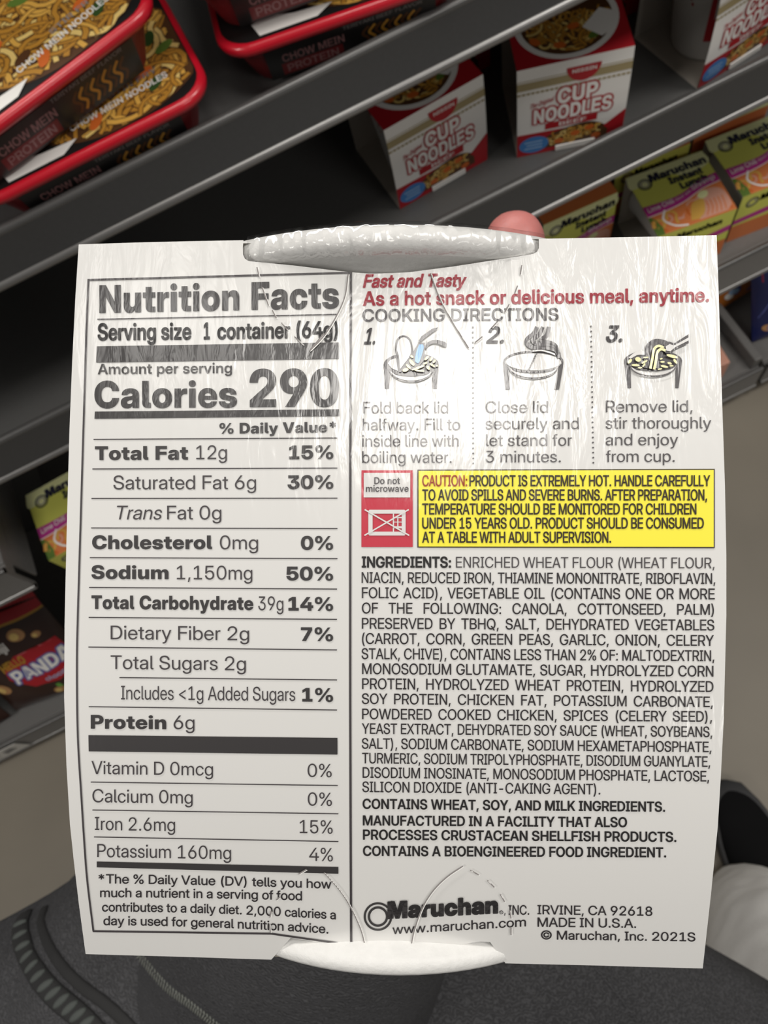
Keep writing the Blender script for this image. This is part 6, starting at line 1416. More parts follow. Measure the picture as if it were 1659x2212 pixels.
class Both:
    """a mesh plus flat printing on several faces -> one mesh with several materials"""

    def __init__(s):
        s.m = Mesh()

    def printing(s, art, fn):
        V = np.vstack(art.V)
        s.m.add(fn(V[:, 0], V[:, 1], V[:, 2]), np.vstack(art.F).tolist(), 0)
        s.m.m[-len(art.M):] = list(art.M)

    def build(s, name, parent):
        return put(name, s.m.v, s.m.f, BOXM, parent, s.m.m, False)


EPS = 0.00012


def card_sleeve(w, d, h, fr_col, top_col, taper=0.0):
    """open-sided wrap-around card: front (y=0), top, back, bottom"""
    b = Both()
    t = 0.0006
    n = 8
    hw = w / 2

    def bow(z):
        return taper * math.sin(PI * min(max(z / h, 0), 1))
    fr = [[(x, -bow(z), z) for x in (-hw, hw)] for z in np.linspace(0, h, n)]
    b.m.loft(fr, fr_col, False, False)
    b.m.add([(-hw, 0, h), (hw, 0, h), (hw, d, h), (-hw, d, h)], [(0, 1, 2, 3)], top_col)
    b.m.add([(-hw, d, 0), (hw, d, 0), (hw, d, h), (-hw, d, h)], [(1, 0, 3, 2)], WHT)
    b.m.add([(-hw, 0, 0), (hw, 0, 0), (hw, d, 0), (-hw, d, 0)], [(3, 2, 1, 0)], INS)
    # inner skin
    fr = [[(x, -bow(z) + t, z) for x in (-hw, hw)] for z in np.linspace(0, h, n)]
    b.m.loft(fr, INS, False, False)
    b.m.add([(-hw, t, h - t), (hw, t, h - t), (hw, d, h - t), (-hw, d, h - t)], [(3, 2, 1, 0)], INS)
    b.m.add([(-hw, d - t, 0), (hw, d - t, 0), (hw, d - t, h), (-hw, d - t, h)], [(0, 1, 2, 3)], INS)
    return b, bow


def inner_cup(w, d, h, parent, m, red=False):
    c = Mesh()
    r1 = min(w, d) / 2 - 0.0012
    c.lathe([(r1 * 0.72, 0.0008), (r1 * 0.74, 0.004), (r1 * 0.95, h - 0.008), (r1, h - 0.007), (r1, h - 0.0016), (r1 * 0.9, h - 0.0013)], (0, d / 2, 0), 40, 0)
    o = c.build('foam_cup', m, parent)
    if red:
        a = Art()
        for k in range(5):
            a.rect(-0.25 + 0.05 * (k % 2), h * (0.80 - 0.05 * k), 0.35 - 0.08 * (k % 3), h * (0.832 - 0.05 * k), 0)
        for a0 in (-1.9, -1.0, 0.9, 1.8):
            a.rect(a0, h * 0.25, a0 + 0.35, h * 0.85, 0)
        rr_ = lambda z: r1 * (0.74 + 0.21 * z / (h - 0.008)) + 0.0004
        a.emit('cup_print', [P_RED], lambda u, z, l: np.column_stack([-rr_(z) * np.cos(u), d / 2 + rr_(z) * np.sin(u), z]), o)
    return o


# ---- white and red cup boxes
def cup_box_front(w, h):
    a = Art()
    rng = random.Random(11)
    hw = w / 2
    a.rect(-hw, h * 0.785, hw, h * 0.862, TAN, 1)
    for k in range(24):
        a.rect(-hw + w * k / 24, h * 0.735, -hw + w * (k + 0.75) / 24, h * 0.757, TAN, 1)
    a.rect(-hw, h * 0.875, hw, h * 0.882, TAN, 1)
    # half-round bowl mark
    q = [(-0.20 * hw, h * 0.925)] + [(0.10 * hw + 0.30 * hw * math.cos(t_), h * 0.925 - 0.15 * h * math.sin(t_)) for t_ in np.linspace(PI, 0, 16)][1:-1] + [(0.40 * hw, h * 0.925)]
    a.poly([(0.03 * w + x, y) for x, y in q], RED_, 3)
    a.text('NISSIN', 'S', (-0.02 * w, h * 0.865), (0.19 * w, h * 0.865), h * 0.035, WHT, 4)
    # lower photograph
    low = [(-hw, 0), (hw, 0), (hw, h * 0.26), (hw * 0.7, h * 0.21), (-hw * 0.05, h * 0.27), (-hw, h * 0.285)]
    a.poly(low, RED_, 1)
    a.poly(spline([(-0.62 * hw, 0.006), (-0.45 * hw, h * 0.20), (-0.1 * hw, h * 0.27), (0.35 * hw, h * 0.29), (0.66 * hw, h * 0.20), (0.72 * hw, 0.006)], 6), BRO, 2)
    noodles(a, -0.5 * hw, 0.008, 0.6 * hw, h * 0.27, 46, 0.0026, FOOD, 2.1, rng, lambda x, y: abs(x - 0.06 * hw) < 0.52 * hw and y < h * (0.27 - 0.10 * (x / hw - 0.1) ** 2), 0.3)
    for x, y in ((0.36, 0.22), (0.1, 0.18), (-0.2, 0.12), (0.5, 0.1)):
        a.ellipse(x * hw, y * h, 0.005, 0.0035, ORG, 3.4, 10)
    a.poly([(hw * 0.62, h * 0.20), (hw, h * 0.36), (hw, h * 0.12), (hw * 0.78, h * 0.12)], RED_, 3)
    a.poly([(-0.48 * hw, h * 0.30), (0.48 * hw, h * 0.30), (0.48 * hw, h * 0.375), (-0.48 * hw, h * 0.375)], RED_, 3)
    a.text('BEEF', 'S', (-0.22 * hw, h * 0.315), (0.28 * hw, h * 0.315), h * 0.045, WHT, 4)
    a.ellipse(-0.68 * hw, h * 0.135, 0.28 * hw, h * 0.105, BLU_, 4, 30)
    for k in range(3):
        a.rect(-0.86 * hw + 0.04 * hw * (k % 2), h * (0.165 - 0.04 * k), -0.52 * hw, h * (0.18 - 0.04 * k), LBL, 5)
    # lettering: red outline with white centres
    for t_, x0, x1, y, cap in (('CUP', -0.28, 0.44, 0.575, 0.165), ('NOODLES', -0.70, 0.72, 0.395, 0.165)):
        a.text(t_, 'B', (x0 * hw, h * y), (x1 * hw, h * y), h * cap, RED_, 4, fat=0.0017)
        a.text(t_, 'B', (x0 * hw, h * y), (x1 * hw, h * y), h * cap, WHT, 5)
    a.text('The Original', 'S', (-0.78 * hw, h * 0.58), (-0.36 * hw, h * 0.62), h * 0.05, RED_, 4, shear=0.3)
    return a


def cup_box_top(w, d):
    a = Art()
    rng = random.Random(4)
    r = min(w, d) * 0.485
    a.ellipse(0, d / 2, r, r, WHT, 1, 48)
    a.ellipse(0, d / 2, r * 0.88, r * 0.88, BRO, 2, 48)
    noodles(a, -r, d / 2 - r, r, d / 2 + r, 90, 0.0032, [OCH, AMB, OCH, OCH, STR, BRO], 2.1, rng, lambda x, y: x * x + (y - d / 2) ** 2 < (0.84 * r) ** 2 and y < d * 0.6, 0.25)
    for x, y, c_ in ((-0.3, 0.30, ORG), (0.2, 0.24, GRN), (0.05, 0.4, ORG), (-0.1, 0.2, ORG)):
        a.ellipse(x * w, y * d, 0.006, 0.004, c_, 4.2, 12, x * 3)
    a.poly([(0.12 * w, 0.36 * d), (0.3 * w, 0.56 * d), (0.44 * w, 0.46 * d), (0.4 * w, 0.28 * d), (0.26 * w, 0.2 * d)], WHT, 4.5)
    return a


CW_, CD_, CH_ = 0.107, 0.100, 0.104
b, bow_c = card_sleeve(CW_, CD_, CH_, WHT, RED_, 0.002)
b.printing(cup_box_front(CW_, CH_), lambda x, y, l: np.column_stack([x, -0.002 * np.sin(PI * np.clip(y / CH_, 0, 1)) - EPS * (l + 1.5), y]))
b.printing(cup_box_top(CW_, CD_), lambda x, y, l: np.column_stack([x, y, CH_ + EPS * l]))
P_CUPW = pm('cup_white', (0.62, 0.60, 0.57), 0.5)
CB0 = thing('boxed_noodle_cup', 'white and red boxed cup under the shelf edge, left of the front row', 'noodle box', (0.2085, 0.5555, 0.9603), (0, 0, math.radians(4)), 'white and red cup boxes on the second shelf')
cs_ = b.build('sleeve', CB0)
inner_cup(CW_, CD_, CH_, CB0, P_CUPW, True)
s_ = Mesh()
s_.box((-0.014, -0.0022, 0.0006), (0.026, -0.0008, 0.0065))
s_.build('card_tab', P_WHITE, CB0, False)


def copies(src, loc, rz, label, group=None, rx=0.0, ry=0.0):
    r = src.copy()
    COL.objects.link(r)
    r.location = loc
    r.rotation_euler = (rx, ry, rz)
    r['label'] = label
    if group:
        r['group'] = group
    for ch in list(src.children):
        c = ch.copy()
        COL.objects.link(c)
        c.parent = r
        for g in ch.children:
            e = g.copy()
            COL.objects.link(e)
            e.parent = c
    return r


copies(CB0, (0.3395, 0.5265, 0.9603), math.radians(-19), 'white and red boxed cup turned a little left, middle of the front row')
copies(CB0, (0.5375, 0.5265, 0.9603), math.radians(8), 'white and red boxed cup with open side showing, right of the front row')
copies(CB0, (0.272, 0.672, 0.9603), math.radians(3), 'white and red boxed cup in shadow behind the left box')
copies(CB0, (0.440, 0.655, 0.9603), math.radians(-6), 'white and red boxed cup in shadow behind the middle box')

# ---- red noodle trays
def tray_parts(label, loc, rz, seed):
    L, D, H = 0.19, 0.135, 0.046
    t = thing('noodle_tray', label, 'noodle tray', loc, (0, 0, rz), 'red noodle trays on the top shelf')

    def rr(x0, x1, y0, y1, r, z, n=6):
        q = []
        for cx, cy, a0 in ((x1 - r, y1 - r, 0), (x0 + r, y1 - r, PI / 2), (x0 + r, y0 + r, PI), (x1 - r, y0 + r, 1.5 * PI)):
            q += [(cx + r * math.cos(a0 + PI / 2 * k / n), cy + r * math.sin(a0 + PI / 2 * k / n), z) for k in range(n + 1)]
        return q
    bd = Both()
    bd.m.loft([rr(0.022, L - 0.022, 0.022, D - 0.022, 0.02, 0.0), rr(0.018, L - 0.018, 0.018, D - 0.018, 0.022, 0.002), rr(0.006, L - 0.006, 0.006, D - 0.006, 0.024, H - 0.006)], DRED)
    a = Art()
    a.rect(0.03, 0.004, 0.16, 0.034, BLK, 1)
    a.text('CHOW MEIN', 'S', (0.042, 0.019), (0.090, 0.019), 0.0075, PGR, 2)
    a.text('PROTEIN', 'S', (0.044, 0.008), (0.084, 0.008), 0.0075, PGR, 2)
    a.rect(0.040, 0.006, 0.088, 0.0175, DRED, 1.5)
    for k in range(9):
        a.stroke(spline([(0.105 + 0.005 * k, 0.008), (0.108 + 0.005 * k, 0.014), (0.104 + 0.005 * k, 0.020), (0.109 + 0.005 * k, 0.026)], 4), 0.0022, OCH if k % 2 else BRO, 2)
    a.text('TERIYAKI BEEF FLAVOR', 'R', (0.09, 0.030), (0.15, 0.030), 0.0035, GRY, 2)
    bd.printing(a, lambda x, y, l: np.column_stack([x, 0.018 - 0.012 * y / (H - 0.006) - 0.0012 - EPS * l, y]))
    bd.build('tray_body', t)
    rm = Mesh()
    rm.loft([rr(0.006, L - 0.006, 0.006, D - 0.006, 0.022, H - 0.008), rr(0.001, L - 0.001, 0.001, D - 0.001, 0.024, H - 0.0075), rr(0, L, 0, D, 0.025, H - 0.004), rr(0.001, L - 0.001, 0.001, D - 0.001, 0.024, H),
             rr(0.005, L - 0.005, 0.005, D - 0.005, 0.022, H)], 0)
    rm.build('rim', P_RIM, t)
    ld = Both()
    ld.m.add(rr(0.005, L - 0.005, 0.005, D - 0.005, 0.022, H + 0.0002), [tuple(range(28))], BLK)
    a = Art()
    rng = random.Random(seed)
    ins = lambda x, y: ((x - 0.125) / 0.078) ** 2 + ((y - 0.062) / 0.056) ** 2 < 1 and x < L - 0.007 and y > 0.007
    a.poly([(x, y) for x, y in [(min(L - 0.006, 0.125 + 0.079 * math.cos(t_)), max(0.006, 0.062 + 0.057 * math.sin(t_))) for t_ in np.linspace(0, 2 * PI, 50)[:-1]]], BRO, 1)
    noodles(a, 0.045, 0.006, L - 0.006, 0.12, 210, 0.0044, [OCH, AMB, STR, AMB, OCH, OCH, BRO], 1.2, rng, ins, 0.62)
    for x, y, c_, r_ in ((0.15, 0.045, ORG, 0.3), (0.165, 0.075, LEA, 1.2), (0.12, 0.085, GRN, -0.5), (0.095, 0.035, BRO, 0.4), (0.155, 0.03, LEA, 0.8), (0.085, 0.06, ORG, 0.2), (0.14, 0.10, LEA, 0.1), (0.105, 0.022, ORG, 0.9), (0.172, 0.06, GRN, .4), (0.07, 0.05, GRN, 1.0)):
        a.ellipse(x, y, 0.008, 0.0042, c_, 6.4, 16, r_)
    a.poly([(0.032, 0.007), (0.075, 0.007), (0.088, 0.016), (0.060, 0.018), (0.040, 0.024), (0.028, 0.020)], WHT, 7)
    a.text('CHOW MEIN NOODLES', 'S', (0.086, 0.024), (0.165, 0.030), 0.0062, WHT, 7.2)
    a.text('STIR FRY', 'S', (0.12, 0.036), (0.160, 0.040), 0.005, GRY, 7.2)
    a.text('CHOW MEIN', 'S', (0.014, 0.030), (0.044, 0.034), 0.004, WHT, 7.2)
    ld.printing(a, lambda x, y, l: np.column_stack([x, y, H + 0.0003 + EPS * l]))
    ld.build('lid', t)
    return t


P_RIM = mat('tray_red_rim', (0.60, 0.008, 0.024), 0.3, coat=0.4)
tray_parts('red noodle tray at far left, lower of the stacked pair', (-0.166, 0.487, 1.1803), math.radians(0.5), 3)
tray_parts('red noodle tray at far left, on top of its stack, cut by the frame', (-0.164, 0.472, 1.2270), math.radians(15.5), 8)
tray_parts('red noodle tray at top centre, lower of the stacked pair', (0.037, 0.5125, 1.1803), math.radians(-10.5), 5)
tray_parts('red noodle tray at top centre, on top of its stack, mostly out of frame', (0.028, 0.515, 1.2270), math.radians(-10), 9)

# ---- yellow-green boxes
def lunch_front(w, h, flip=False):
    a = Art()
    rng = random.Random(21)
    hw = w / 2
    a.rect(-hw, 0, hw, h, LIM, 1)
    a.poly(spline([(-hw, h), (-hw, h * 0.78), (-0.2 * hw, h * 0.86), (0.4 * hw, h * 0.72), (hw, h * 0.80), (hw, h)], 5), LI2, 1.4)
    a.ring(-0.66 * hw, h * 0.80, 0.0088, 0.0022, NAV, 2)
    a.ring(-0.66 * hw, h * 0.80, 0.0056, 0.0020, GRY, 2)
    a.ellipse(-0.66 * hw, h * 0.80, 0.0046, 0.0046, LI2, 2, 20)
    a.text('Maruchan', 'B', (-0.50 * hw, h * 0.80), (0.95 * hw, h * 0.80), h * 0.125, NAV, 3, fat=0.0004)
    a.text('Instant', 'B', (-0.10 * hw, h * 0.665), (0.74 * hw, h * 0.665), h * 0.11, NAV, 3, fat=0.0003)
    a.text('Lunch', 'B', (0.08 * hw, h * 0.535), (0.76 * hw, h * 0.545), h * 0.105, NAV, 3, fat=0.0003)
    lo = [(-hw, h * 0.31), (-0.5 * hw, h * 0.32), (0.0, h * 0.36), (0.5 * hw, h * 0.45), (hw, h * 0.48)]
    up = [(hw, h * 0.61), (0.5 * hw, h * 0.57), (0.0, h * 0.475), (-0.5 * hw, h * 0.46), (-hw, h * 0.47)]
    a.poly([(-hw, 0.0), (hw, 0.0)] + spline(lo, 5)[::-1], COR, 2)
    a.poly(spline(lo, 6) + spline(up, 6), MAG, 3)
    a.stroke(spline([(x, y - 0.001) for x, y in lo], 6), 0.0012, WHT, 4)
    a.text('Lime Chili', 'S', (-0.92 * hw, h * 0.365), (-0.25 * hw, h * 0.385), h * 0.072, WHT, 4)
    a.text('flavor with', 'R', (-0.20 * hw, h * 0.395), (0.24 * hw, h * 0.455), h * 0.04, WHT, 4)
    a.text('Shrimp', 'S', (0.28 * hw, h * 0.465), (0.92 * hw, h * 0.525), h * 0.075, WHT, 4)
    # shrimp photograph
    noodles(a, -hw, 0.002, hw, h * 0.34, 34, 0.004, [COR, ORG, PNK, AMB, COR, COR], 2.2, rng, lambda x, y: y < h * (0.33 + 0.10 * max(0, x / hw)), 0.4)
    a.poly(spline([(0.1 * hw, 0.003), (0.2 * hw, h * 0.30), (0.5 * hw, h * 0.42), (0.9 * hw, h * 0.36), (0.96 * hw, 0.12 * h), (0.8 * hw, 0.003)], 6), PNK, 3)
    a.poly(spline([(-0.1 * hw, 0.06 * h), (0.1 * hw, h * 0.28), (0.4 * hw, h * 0.30), (0.3 * hw, h * 0.12), (0.1 * hw, 0.04 * h)], 6), AMB, 3.2)
    a.ellipse(0.45 * hw, h * 0.36, 0.008, 0.006, LI2, 3.4, 16, 0.4)
    a.stroke(spline([(-0.55 * hw, h * 0.33), (-0.68 * hw, h * 0.2), (-0.5 * hw, h * 0.07), (-0.2 * hw, h * 0.015)], 8), 0.0028, WHT, 4)
    for k in range(5):
        a.stroke(spline([(hw * (0.3 + 0.12 * k), h * 0.05), (hw * (0.42 + 0.10 * k), h * 0.15), (hw * (0.44 + 0.1 * k), h * 0.26)], 5), 0.0016, COR, 3.6)
    a.poly([(-hw, 0), (-hw, h * 0.33), (-0.86 * hw, h * 0.24), (-0.78 * hw, h * 0.1), (-0.8 * hw, 0)], GRN, 3)
    return a


def lunch_end(w, d):
    a = Art()
    hw = w / 2
    a.rect(-hw, 0, hw, d, LIM, 1)
    a.ring(-0.66 * hw, d * 0.80, 0.0085, 0.0022, NAV, 2)
    a.ring(-0.66 * hw, d * 0.80, 0.0054, 0.0020, GRY, 2)
    a.text('Maruchan', 'B', (-0.46 * hw, d * 0.78), (0.70 * hw, d * 0.78), d * 0.12, NAV, 2, fat=0.0004)
    a.poly([(-hw, d * 0.40), (0, d * 0.44), (hw, d * 0.55), (hw, d * 0.68), (0, d * 0.56), (-hw, d * 0.50)], MAG, 2)
    a.rect(-hw, 0, hw, d * 0.36, COR, 2)
    return a


LW, LD, LH = 0.112, 0.094, 0.110           # width, depth, height while standing
b, _ = card_sleeve(LW, LD, LH, LIM, LIM, 0.0015)
b.printing(lunch_front(LW, LH), lambda x, y, l: np.column_stack([x, -0.0015 * np.sin(PI * np.clip(y / LH, 0, 1)) - EPS * (l + 1.5), y]))
b.printing(lunch_end(LW, LD), lambda x, y, l: np.column_stack([x, y, LH + EPS * l]))
b.printing(lunch_end(LW, LD), lambda x, y, l: np.column_stack([x, LD - y, -EPS * l]))
ZC = 0.6053
LGR = 'yellow-green noodle boxes on the third shelf'
LB0 = thing('noodle_box', 'yellow-green noodle box standing upright in shade beside the fingertip', 'noodle box', (0.430, 0.624, ZC), (0, 0, math.radians(-3)), LGR)
b.build('sleeve', LB0)
inner_cup(LW, LD, LH, LB0, P_CUPW)


def lying(x, y, rz, label, z=ZC, flip=False):
    """on its back, print up: the bottom end faces the aisle"""
    # local +z (up the print) -> into the shelf, local -y (print side) -> up
    if flip:
        return copies(LB0, (x, y + LH, z + LD), rz + PI, label, LGR, rx=-PI / 2)
    return copies(LB0, (x, y, z + LD), rz, label, LGR, rx=-PI / 2)


lying(0.556, 0.530, math.radians(-8), 'yellow-green noodle box lying face up with shrimp picture, right of the upright box')
lying(0.684, 0.528, math.radians(-6), 'yellow-green noodle box lying face up at right frame edge, beside another')
lying(0.566, 0.657, math.radians(-6), 'yellow-green noodle box lying in shade behind the shrimp picture box')
lying(0.700, 0.655, math.radians(-5), 'yellow-green noodle box lying with its print reversed, at right frame edge', flip=True)
lying(-0.385, 0.512, math.radians(3), 'yellow-green noodle box lying face up at left, beside the held box')

# pale carton on the short shelf at left
t = thing('snack_carton', 'pale beige carton standing on the short grey shelf at left', 'carton', (-0.585, 0.58, 0.7523))
b = Both()
b.m.box((-0.08, 0.0, 0.0), (0.08, 0.09, 0.15), PNK)
a = Art()
a.poly(spline([(-0.08, 0.03), (-0.03, 0.022), (0.04, 0.03), (0.08, 0.026), (0.08, 0.0), (-0.08, 0.0)], 4), PUR, 1)
a.rect(-0.07, 0.06, 0.07, 0.11, WHT, 1)
b.printing(a, lambda x, y, l: np.column_stack([x, -EPS * l, y]))
bevel(b.build('carton_body', t), 0.002)
# clear clip hanging from the shelf joint
# ---- candy bags
def bag(name, label, cat, loc, rot, w, h, th, base, art, group, strip=None):
    t = thing(name, label, cat, loc, rot, group)

    def puff(x, z):
        u = np.clip(2 * np.asarray(x) / w, -1, 1)
        v = np.clip(2 * np.asarray(z) / h - 1, -1, 1)
        return th * (1 - np.abs(u) ** 3) ** 0.8 * (1 - np.abs(v) ** 3.4) ** 0.7 + 0.0008 + 0.002 * np.sin(u * 9 + v * 4) * (1 - v * v) * (1 - u * u)
    n, k = 24, 28
    xs, zs = np.linspace(-w / 2, w / 2, n), np.linspace(0, h, k)
    X, Z = np.meshgrid(xs, zs)
    X, Z = X.ravel(), Z.ravel()
    P = puff(X, Z)
    b_ = Both()
    F = [(j * n + i, j * n + i + 1, (j + 1) * n + i + 1, (j + 1) * n + i) for j in range(k - 1) for i in range(n - 1)]
    b_.m.add(np.column_stack([X, -P, Z]), F, base)
    b_.m.add(np.column_stack([X, P, Z]), [tuple(reversed(f)) for f in F], base)
    b_.printing(art, lambda x, y, l: np.column_stack([x, -puff(x, y) - 0.0006 - EPS * 2 * l, y]))
    o = b_.build('bag_body', t)
    o.data.polygons.foreach_set('use_smooth', [True] * len(o.data.polygons))
    s = Mesh()
    for q in range(26):                                   # crimped seal along the top
        x0, x1 = -w / 2 + w * q / 26, -w / 2 + w * (q + 1) / 26
        s.add([(x0, -0.001, h - 0.002), ((x0 + x1) / 2, -0.0022, h - 0.002), (x1, -0.001, h - 0.002), (x1, -0.001, h + 0.014), ((x0 + x1) / 2, -0.0022, h + 0.014), (x0, -0.001, h + 0.014)], [(0, 1, 4, 5), (1, 2, 3, 4)], 0)
    s.build('seal', strip or BOXM[base], t, False)
    return t


P_CHOC = pm('bag_chocolate', (0.035, 0.014, 0.010), 0.3)
BOXM.append(P_CHOC)
P_GOLD = pm('bag_gold', (0.48, 0.26, 0.03), 0.35)
BOXM.append(P_GOLD)
P_BISC = pm('food_biscuit', (0.46, 0.24, 0.10))
BOXM.append(P_BISC)
P_APPLE = pm('bag_apple_green', (0.13, 0.36, 0.06))
BOXM.append(P_APPLE)
CHO, GLD, BIS, APG = 24, 25, 26, 27


def candy_art(w, h):
    a = Art()
    hw = w / 2
    a.rect(-hw * 0.99, h * 0.90, hw * 0.99, h * 0.985, RED_, 1, 0.01, 0.012)
    a.rect(-hw * 0.3, h * 0.885, hw * 0.99, h * 0.905, GLD, 1.5, 0.01)
    for x, y, r in ((0.30, 0.78, 0.017), (0.62, 0.72, 0.009), (-0.75, 0.30, 0.017), (-0.55, 0.58, 0.012), (0.2, 0.1, 0.013)):
        a.ellipse(x * hw, y * h, r, r * 0.85, BIS, 1.5, 20)
        a.ellipse(x * hw - r * 0.3, y * h - r * 0.1, r * 0.5, r * 0.5, STR, 2, 16)
    a.text('meiji', 'B', (-0.46 * hw, h * 0.665), (0.02 * hw, h * 0.68), h * 0.085, WHT, 2)
    a.poly([(-0.42 * hw, h * 0.40), (-0.38 * hw, h * 0.50), (0.0, h * 0.615), (0.85 * hw, h * 0.62), (0.95 * hw, h * 0.34), (0.4 * hw, h * 0.22), (-0.1 * hw, h * 0.24)], RED_, 2, 0.01, 0.012)
    a.text('HELLO', 'B', (-0.40 * hw, h * 0.48), (0.14 * hw, h * 0.52), h * 0.085, GLD, 3)
    a.text('PANDA', 'B', (-0.34 * hw, h * 0.33), (0.92 * hw, h * 0.39), h * 0.135, PUR, 3, fat=0.0035)
    a.text('PANDA', 'B', (-0.34 * hw, h * 0.33), (0.92 * hw, h * 0.39), h * 0.135, WHT, 4)
    a.text('chocolate', 'S', (0.16 * hw, h * 0.255), (0.86 * hw, h * 0.275), h * 0.05, LBL, 3)
    a.poly([(0.22 * hw, h * 0.13), (0.62 * hw, h * 0.14), (0.62 * hw, h * 0.195), (0.22 * hw, h * 0.185)], APG, 2)
    a.rect(0.4 * hw, h * 0.05, 0.8 * hw, h * 0.065, GRY, 2)
    return a


LEAN = -math.radians(33)
bag('candy_bag', 'brown bag of chocolate biscuits with red top band, its lettering facing the aisle', 'candy bag', (-0.772, 0.536, 0.136), (LEAN, 0, math.radians(-6)), 0.20, 0.245, 0.026, CHO, candy_art(0.20, 0.245), 'brown candy bags on the base shelf', P_RED)
bag('candy_bag', 'brown candy bag cut by the left frame edge, overlapped by its neighbour', 'candy bag', (-0.985, 0.532, 0.136), (LEAN, 0, math.radians(5)), 0.20, 0.245, 0.026, CHO, candy_art(0.20, 0.245), 'brown candy bags on the base shelf', P_RED)


def blue_art(w, h, seed):
    a = Art()
    r = random.Random(seed)
    hw = w / 2
    a.poly(spline([(-0.9 * hw, h * 0.3), (-0.3 * hw, h * 0.62), (0.5 * hw, h * 0.5), (0.8 * hw, h * 0.2), (0, h * 0.1)], 6), PUR, 1)
    for k in range(7):
        a.ellipse(r.uniform(-0.7, 0.7) * hw, h * r.uniform(0.15, 0.6), 0.012, 0.008, r.choice([BIS, LBL, WHT, PUR]), 2 + 0.1 * k, 14, r.uniform(0, 3))
    a.rect(-0.8 * hw, h * 0.70, 0.8 * hw, h * 0.82, RED_ if seed % 2 else BLU_, 1.5)
    return a


P_BLUEBAG = pm('bag_dark_blue', (0.014, 0.018, 0.085), 0.3)
BOXM.append(P_BLUEBAG)
BBG = 28
P_ORBAG = pm('bag_orange', (0.45, 0.14, 0.02), 0.35)
BOXM.append(P_ORBAG)
OBG = 29
BG = 'snack bags at the right end of the base shelf'
bag('snack_bag', 'dark blue snack bag at the right frame edge, nearest the aisle', 'snack bag', (0.915, 0.545, 0.123), (LEAN, 0, math.radians(-8)), 0.15, 0.19, 0.024, BBG, blue_art(0.15, 0.19, 1), BG)
bag('snack_bag', 'orange snack bag standing behind the dark blue one', 'snack bag', (0.885, 0.66, 0.123), (LEAN * 0.6, 0, math.radians(6)), 0.16, 0.24, 0.022, OBG, blue_art(0.16, 0.24, 4), BG)
bag('snack_bag', 'black snack bag in shade left of the orange one', 'snack bag', (0.715, 0.63, 0.123), (LEAN * 0.7, 0, math.radians(3)), 0.15, 0.22, 0.024, NAV, blue_art(0.15, 0.22, 6), BG)
t = thing('snack_carton', 'small pink carton low on the base shelf beside the held box', 'carton', (0.685, 0.522, 0.1183), (0, 0, math.radians(-5)))
b = Both()
b.m.box((-0.065, 0.0, 0.0), (0.065, 0.06, 0.062), PNK)
a = Art()
a.rect(-0.05, 0.012, 0.05, 0.04, COR, 1)
b.printing(a, lambda x, y, l: np.column_stack([x, -EPS * l, y]))
bevel(b.build('carton_body', t), 0.002)


# ------------------------------------------------------------------ the person holding the box
M_SKIN = mat('skin', (0.50, 0.175, 0.16), 0.45, sss=0.25, noise_amt=0.06, noise_scale=250, bump=0.15, bump_scale=1500)
M_SHOE = mat('black_shoe_cloth', (0.006, 0.006, 0.0065), 0.9, spec=0.15)
M_SOLE = mat('dark_grey_sole', (0.05, 0.05, 0.052), 0.7)
M_THREAD = mat('grey_green_thread', (0.055, 0.062, 0.058), 0.8)
M_THREAD2 = mat('pale_seam_thread', (0.13, 0.135, 0.122), 0.8)
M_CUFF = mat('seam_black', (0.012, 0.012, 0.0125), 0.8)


def cloth(name, col, scale, amt, bump, sx=1.0):
    m = bpy.data.materials.new(name)
    m.use_nodes = True
    nt = m.node_tree
    b_ = nt.nodes['Principled BSDF']
    b_.inputs['Roughness'].default_value = 0.9
    b_.inputs['Specular IOR Level'].default_value = 0.2
    tc = nt.nodes.new('ShaderNodeTexCoord')
    n1 = nt.nodes.new('ShaderNodeTexNoise')
    n1.inputs['Scale'].default_value = scale
    n1.inputs['Detail'].default_value = 3
    n2 = nt.nodes.new('ShaderNodeTexNoise')
    n2.inputs['Scale'].default_value = 22
    n2.inputs['Detail'].default_value = 4
    wv = nt.nodes.new('ShaderNodeTexWave')
    wv.inputs['Scale'].default_value = scale * 0.35
    wv.inputs['Distortion'].default_value = 14
    wv.inputs['Detail'].default_value = 2
    wv.bands_direction = 'DIAGONAL'
    for n in (n1, n2, wv):
        nt.links.new(tc.outputs['Object'], n.inputs['Vector'])
    ad = nt.nodes.new('ShaderNodeMath')
    ad.operation = 'ADD'
    nt.links.new(n1.outputs['Fac'], ad.inputs[0])
    nt.links.new(wv.outputs['Fac'], ad.inputs[1])
    ad2 = nt.nodes.new('ShaderNodeMath')
    ad2.operation = 'ADD'
    nt.links.new(ad.outputs[0], ad2.inputs[0])
    nt.links.new(n2.outputs['Fac'], ad2.inputs[1])
    r = nt.nodes.new('ShaderNodeMapRange')
    r.inputs[1].default_value = 0.9
    r.inputs[2].default_value = 2.1
    r.inputs[3].default_value = 1 - amt
    r.inputs[4].default_value = 1 + amt
    nt.links.new(ad2.outputs[0], r.inputs[0])
    v = nt.nodes.new('ShaderNodeVectorMath')
    v.operation = 'SCALE'
    v.inputs[0].default_value = col
    nt.links.new(r.outputs[0], v.inputs['Scale'])
    nt.links.new(v.outputs[0], b_.inputs['Base Color'])
    bp = nt.nodes.new('ShaderNodeBump')
    bp.inputs['Strength'].default_value = bump
    bp.inputs['Distance'].default_value = 0.0008
    nt.links.new(ad.outputs[0], bp.inputs['Height'])
    nt.links.new(bp.outputs[0], b_.inputs['Normal'])
    return m


M_KNIT = cloth('charcoal_knit', (0.050, 0.050, 0.053), 900, 0.35, 0.5)
M_LEG = cloth('white_cotton', (0.88, 0.87, 0.85), 500, 0.05, 0.15)

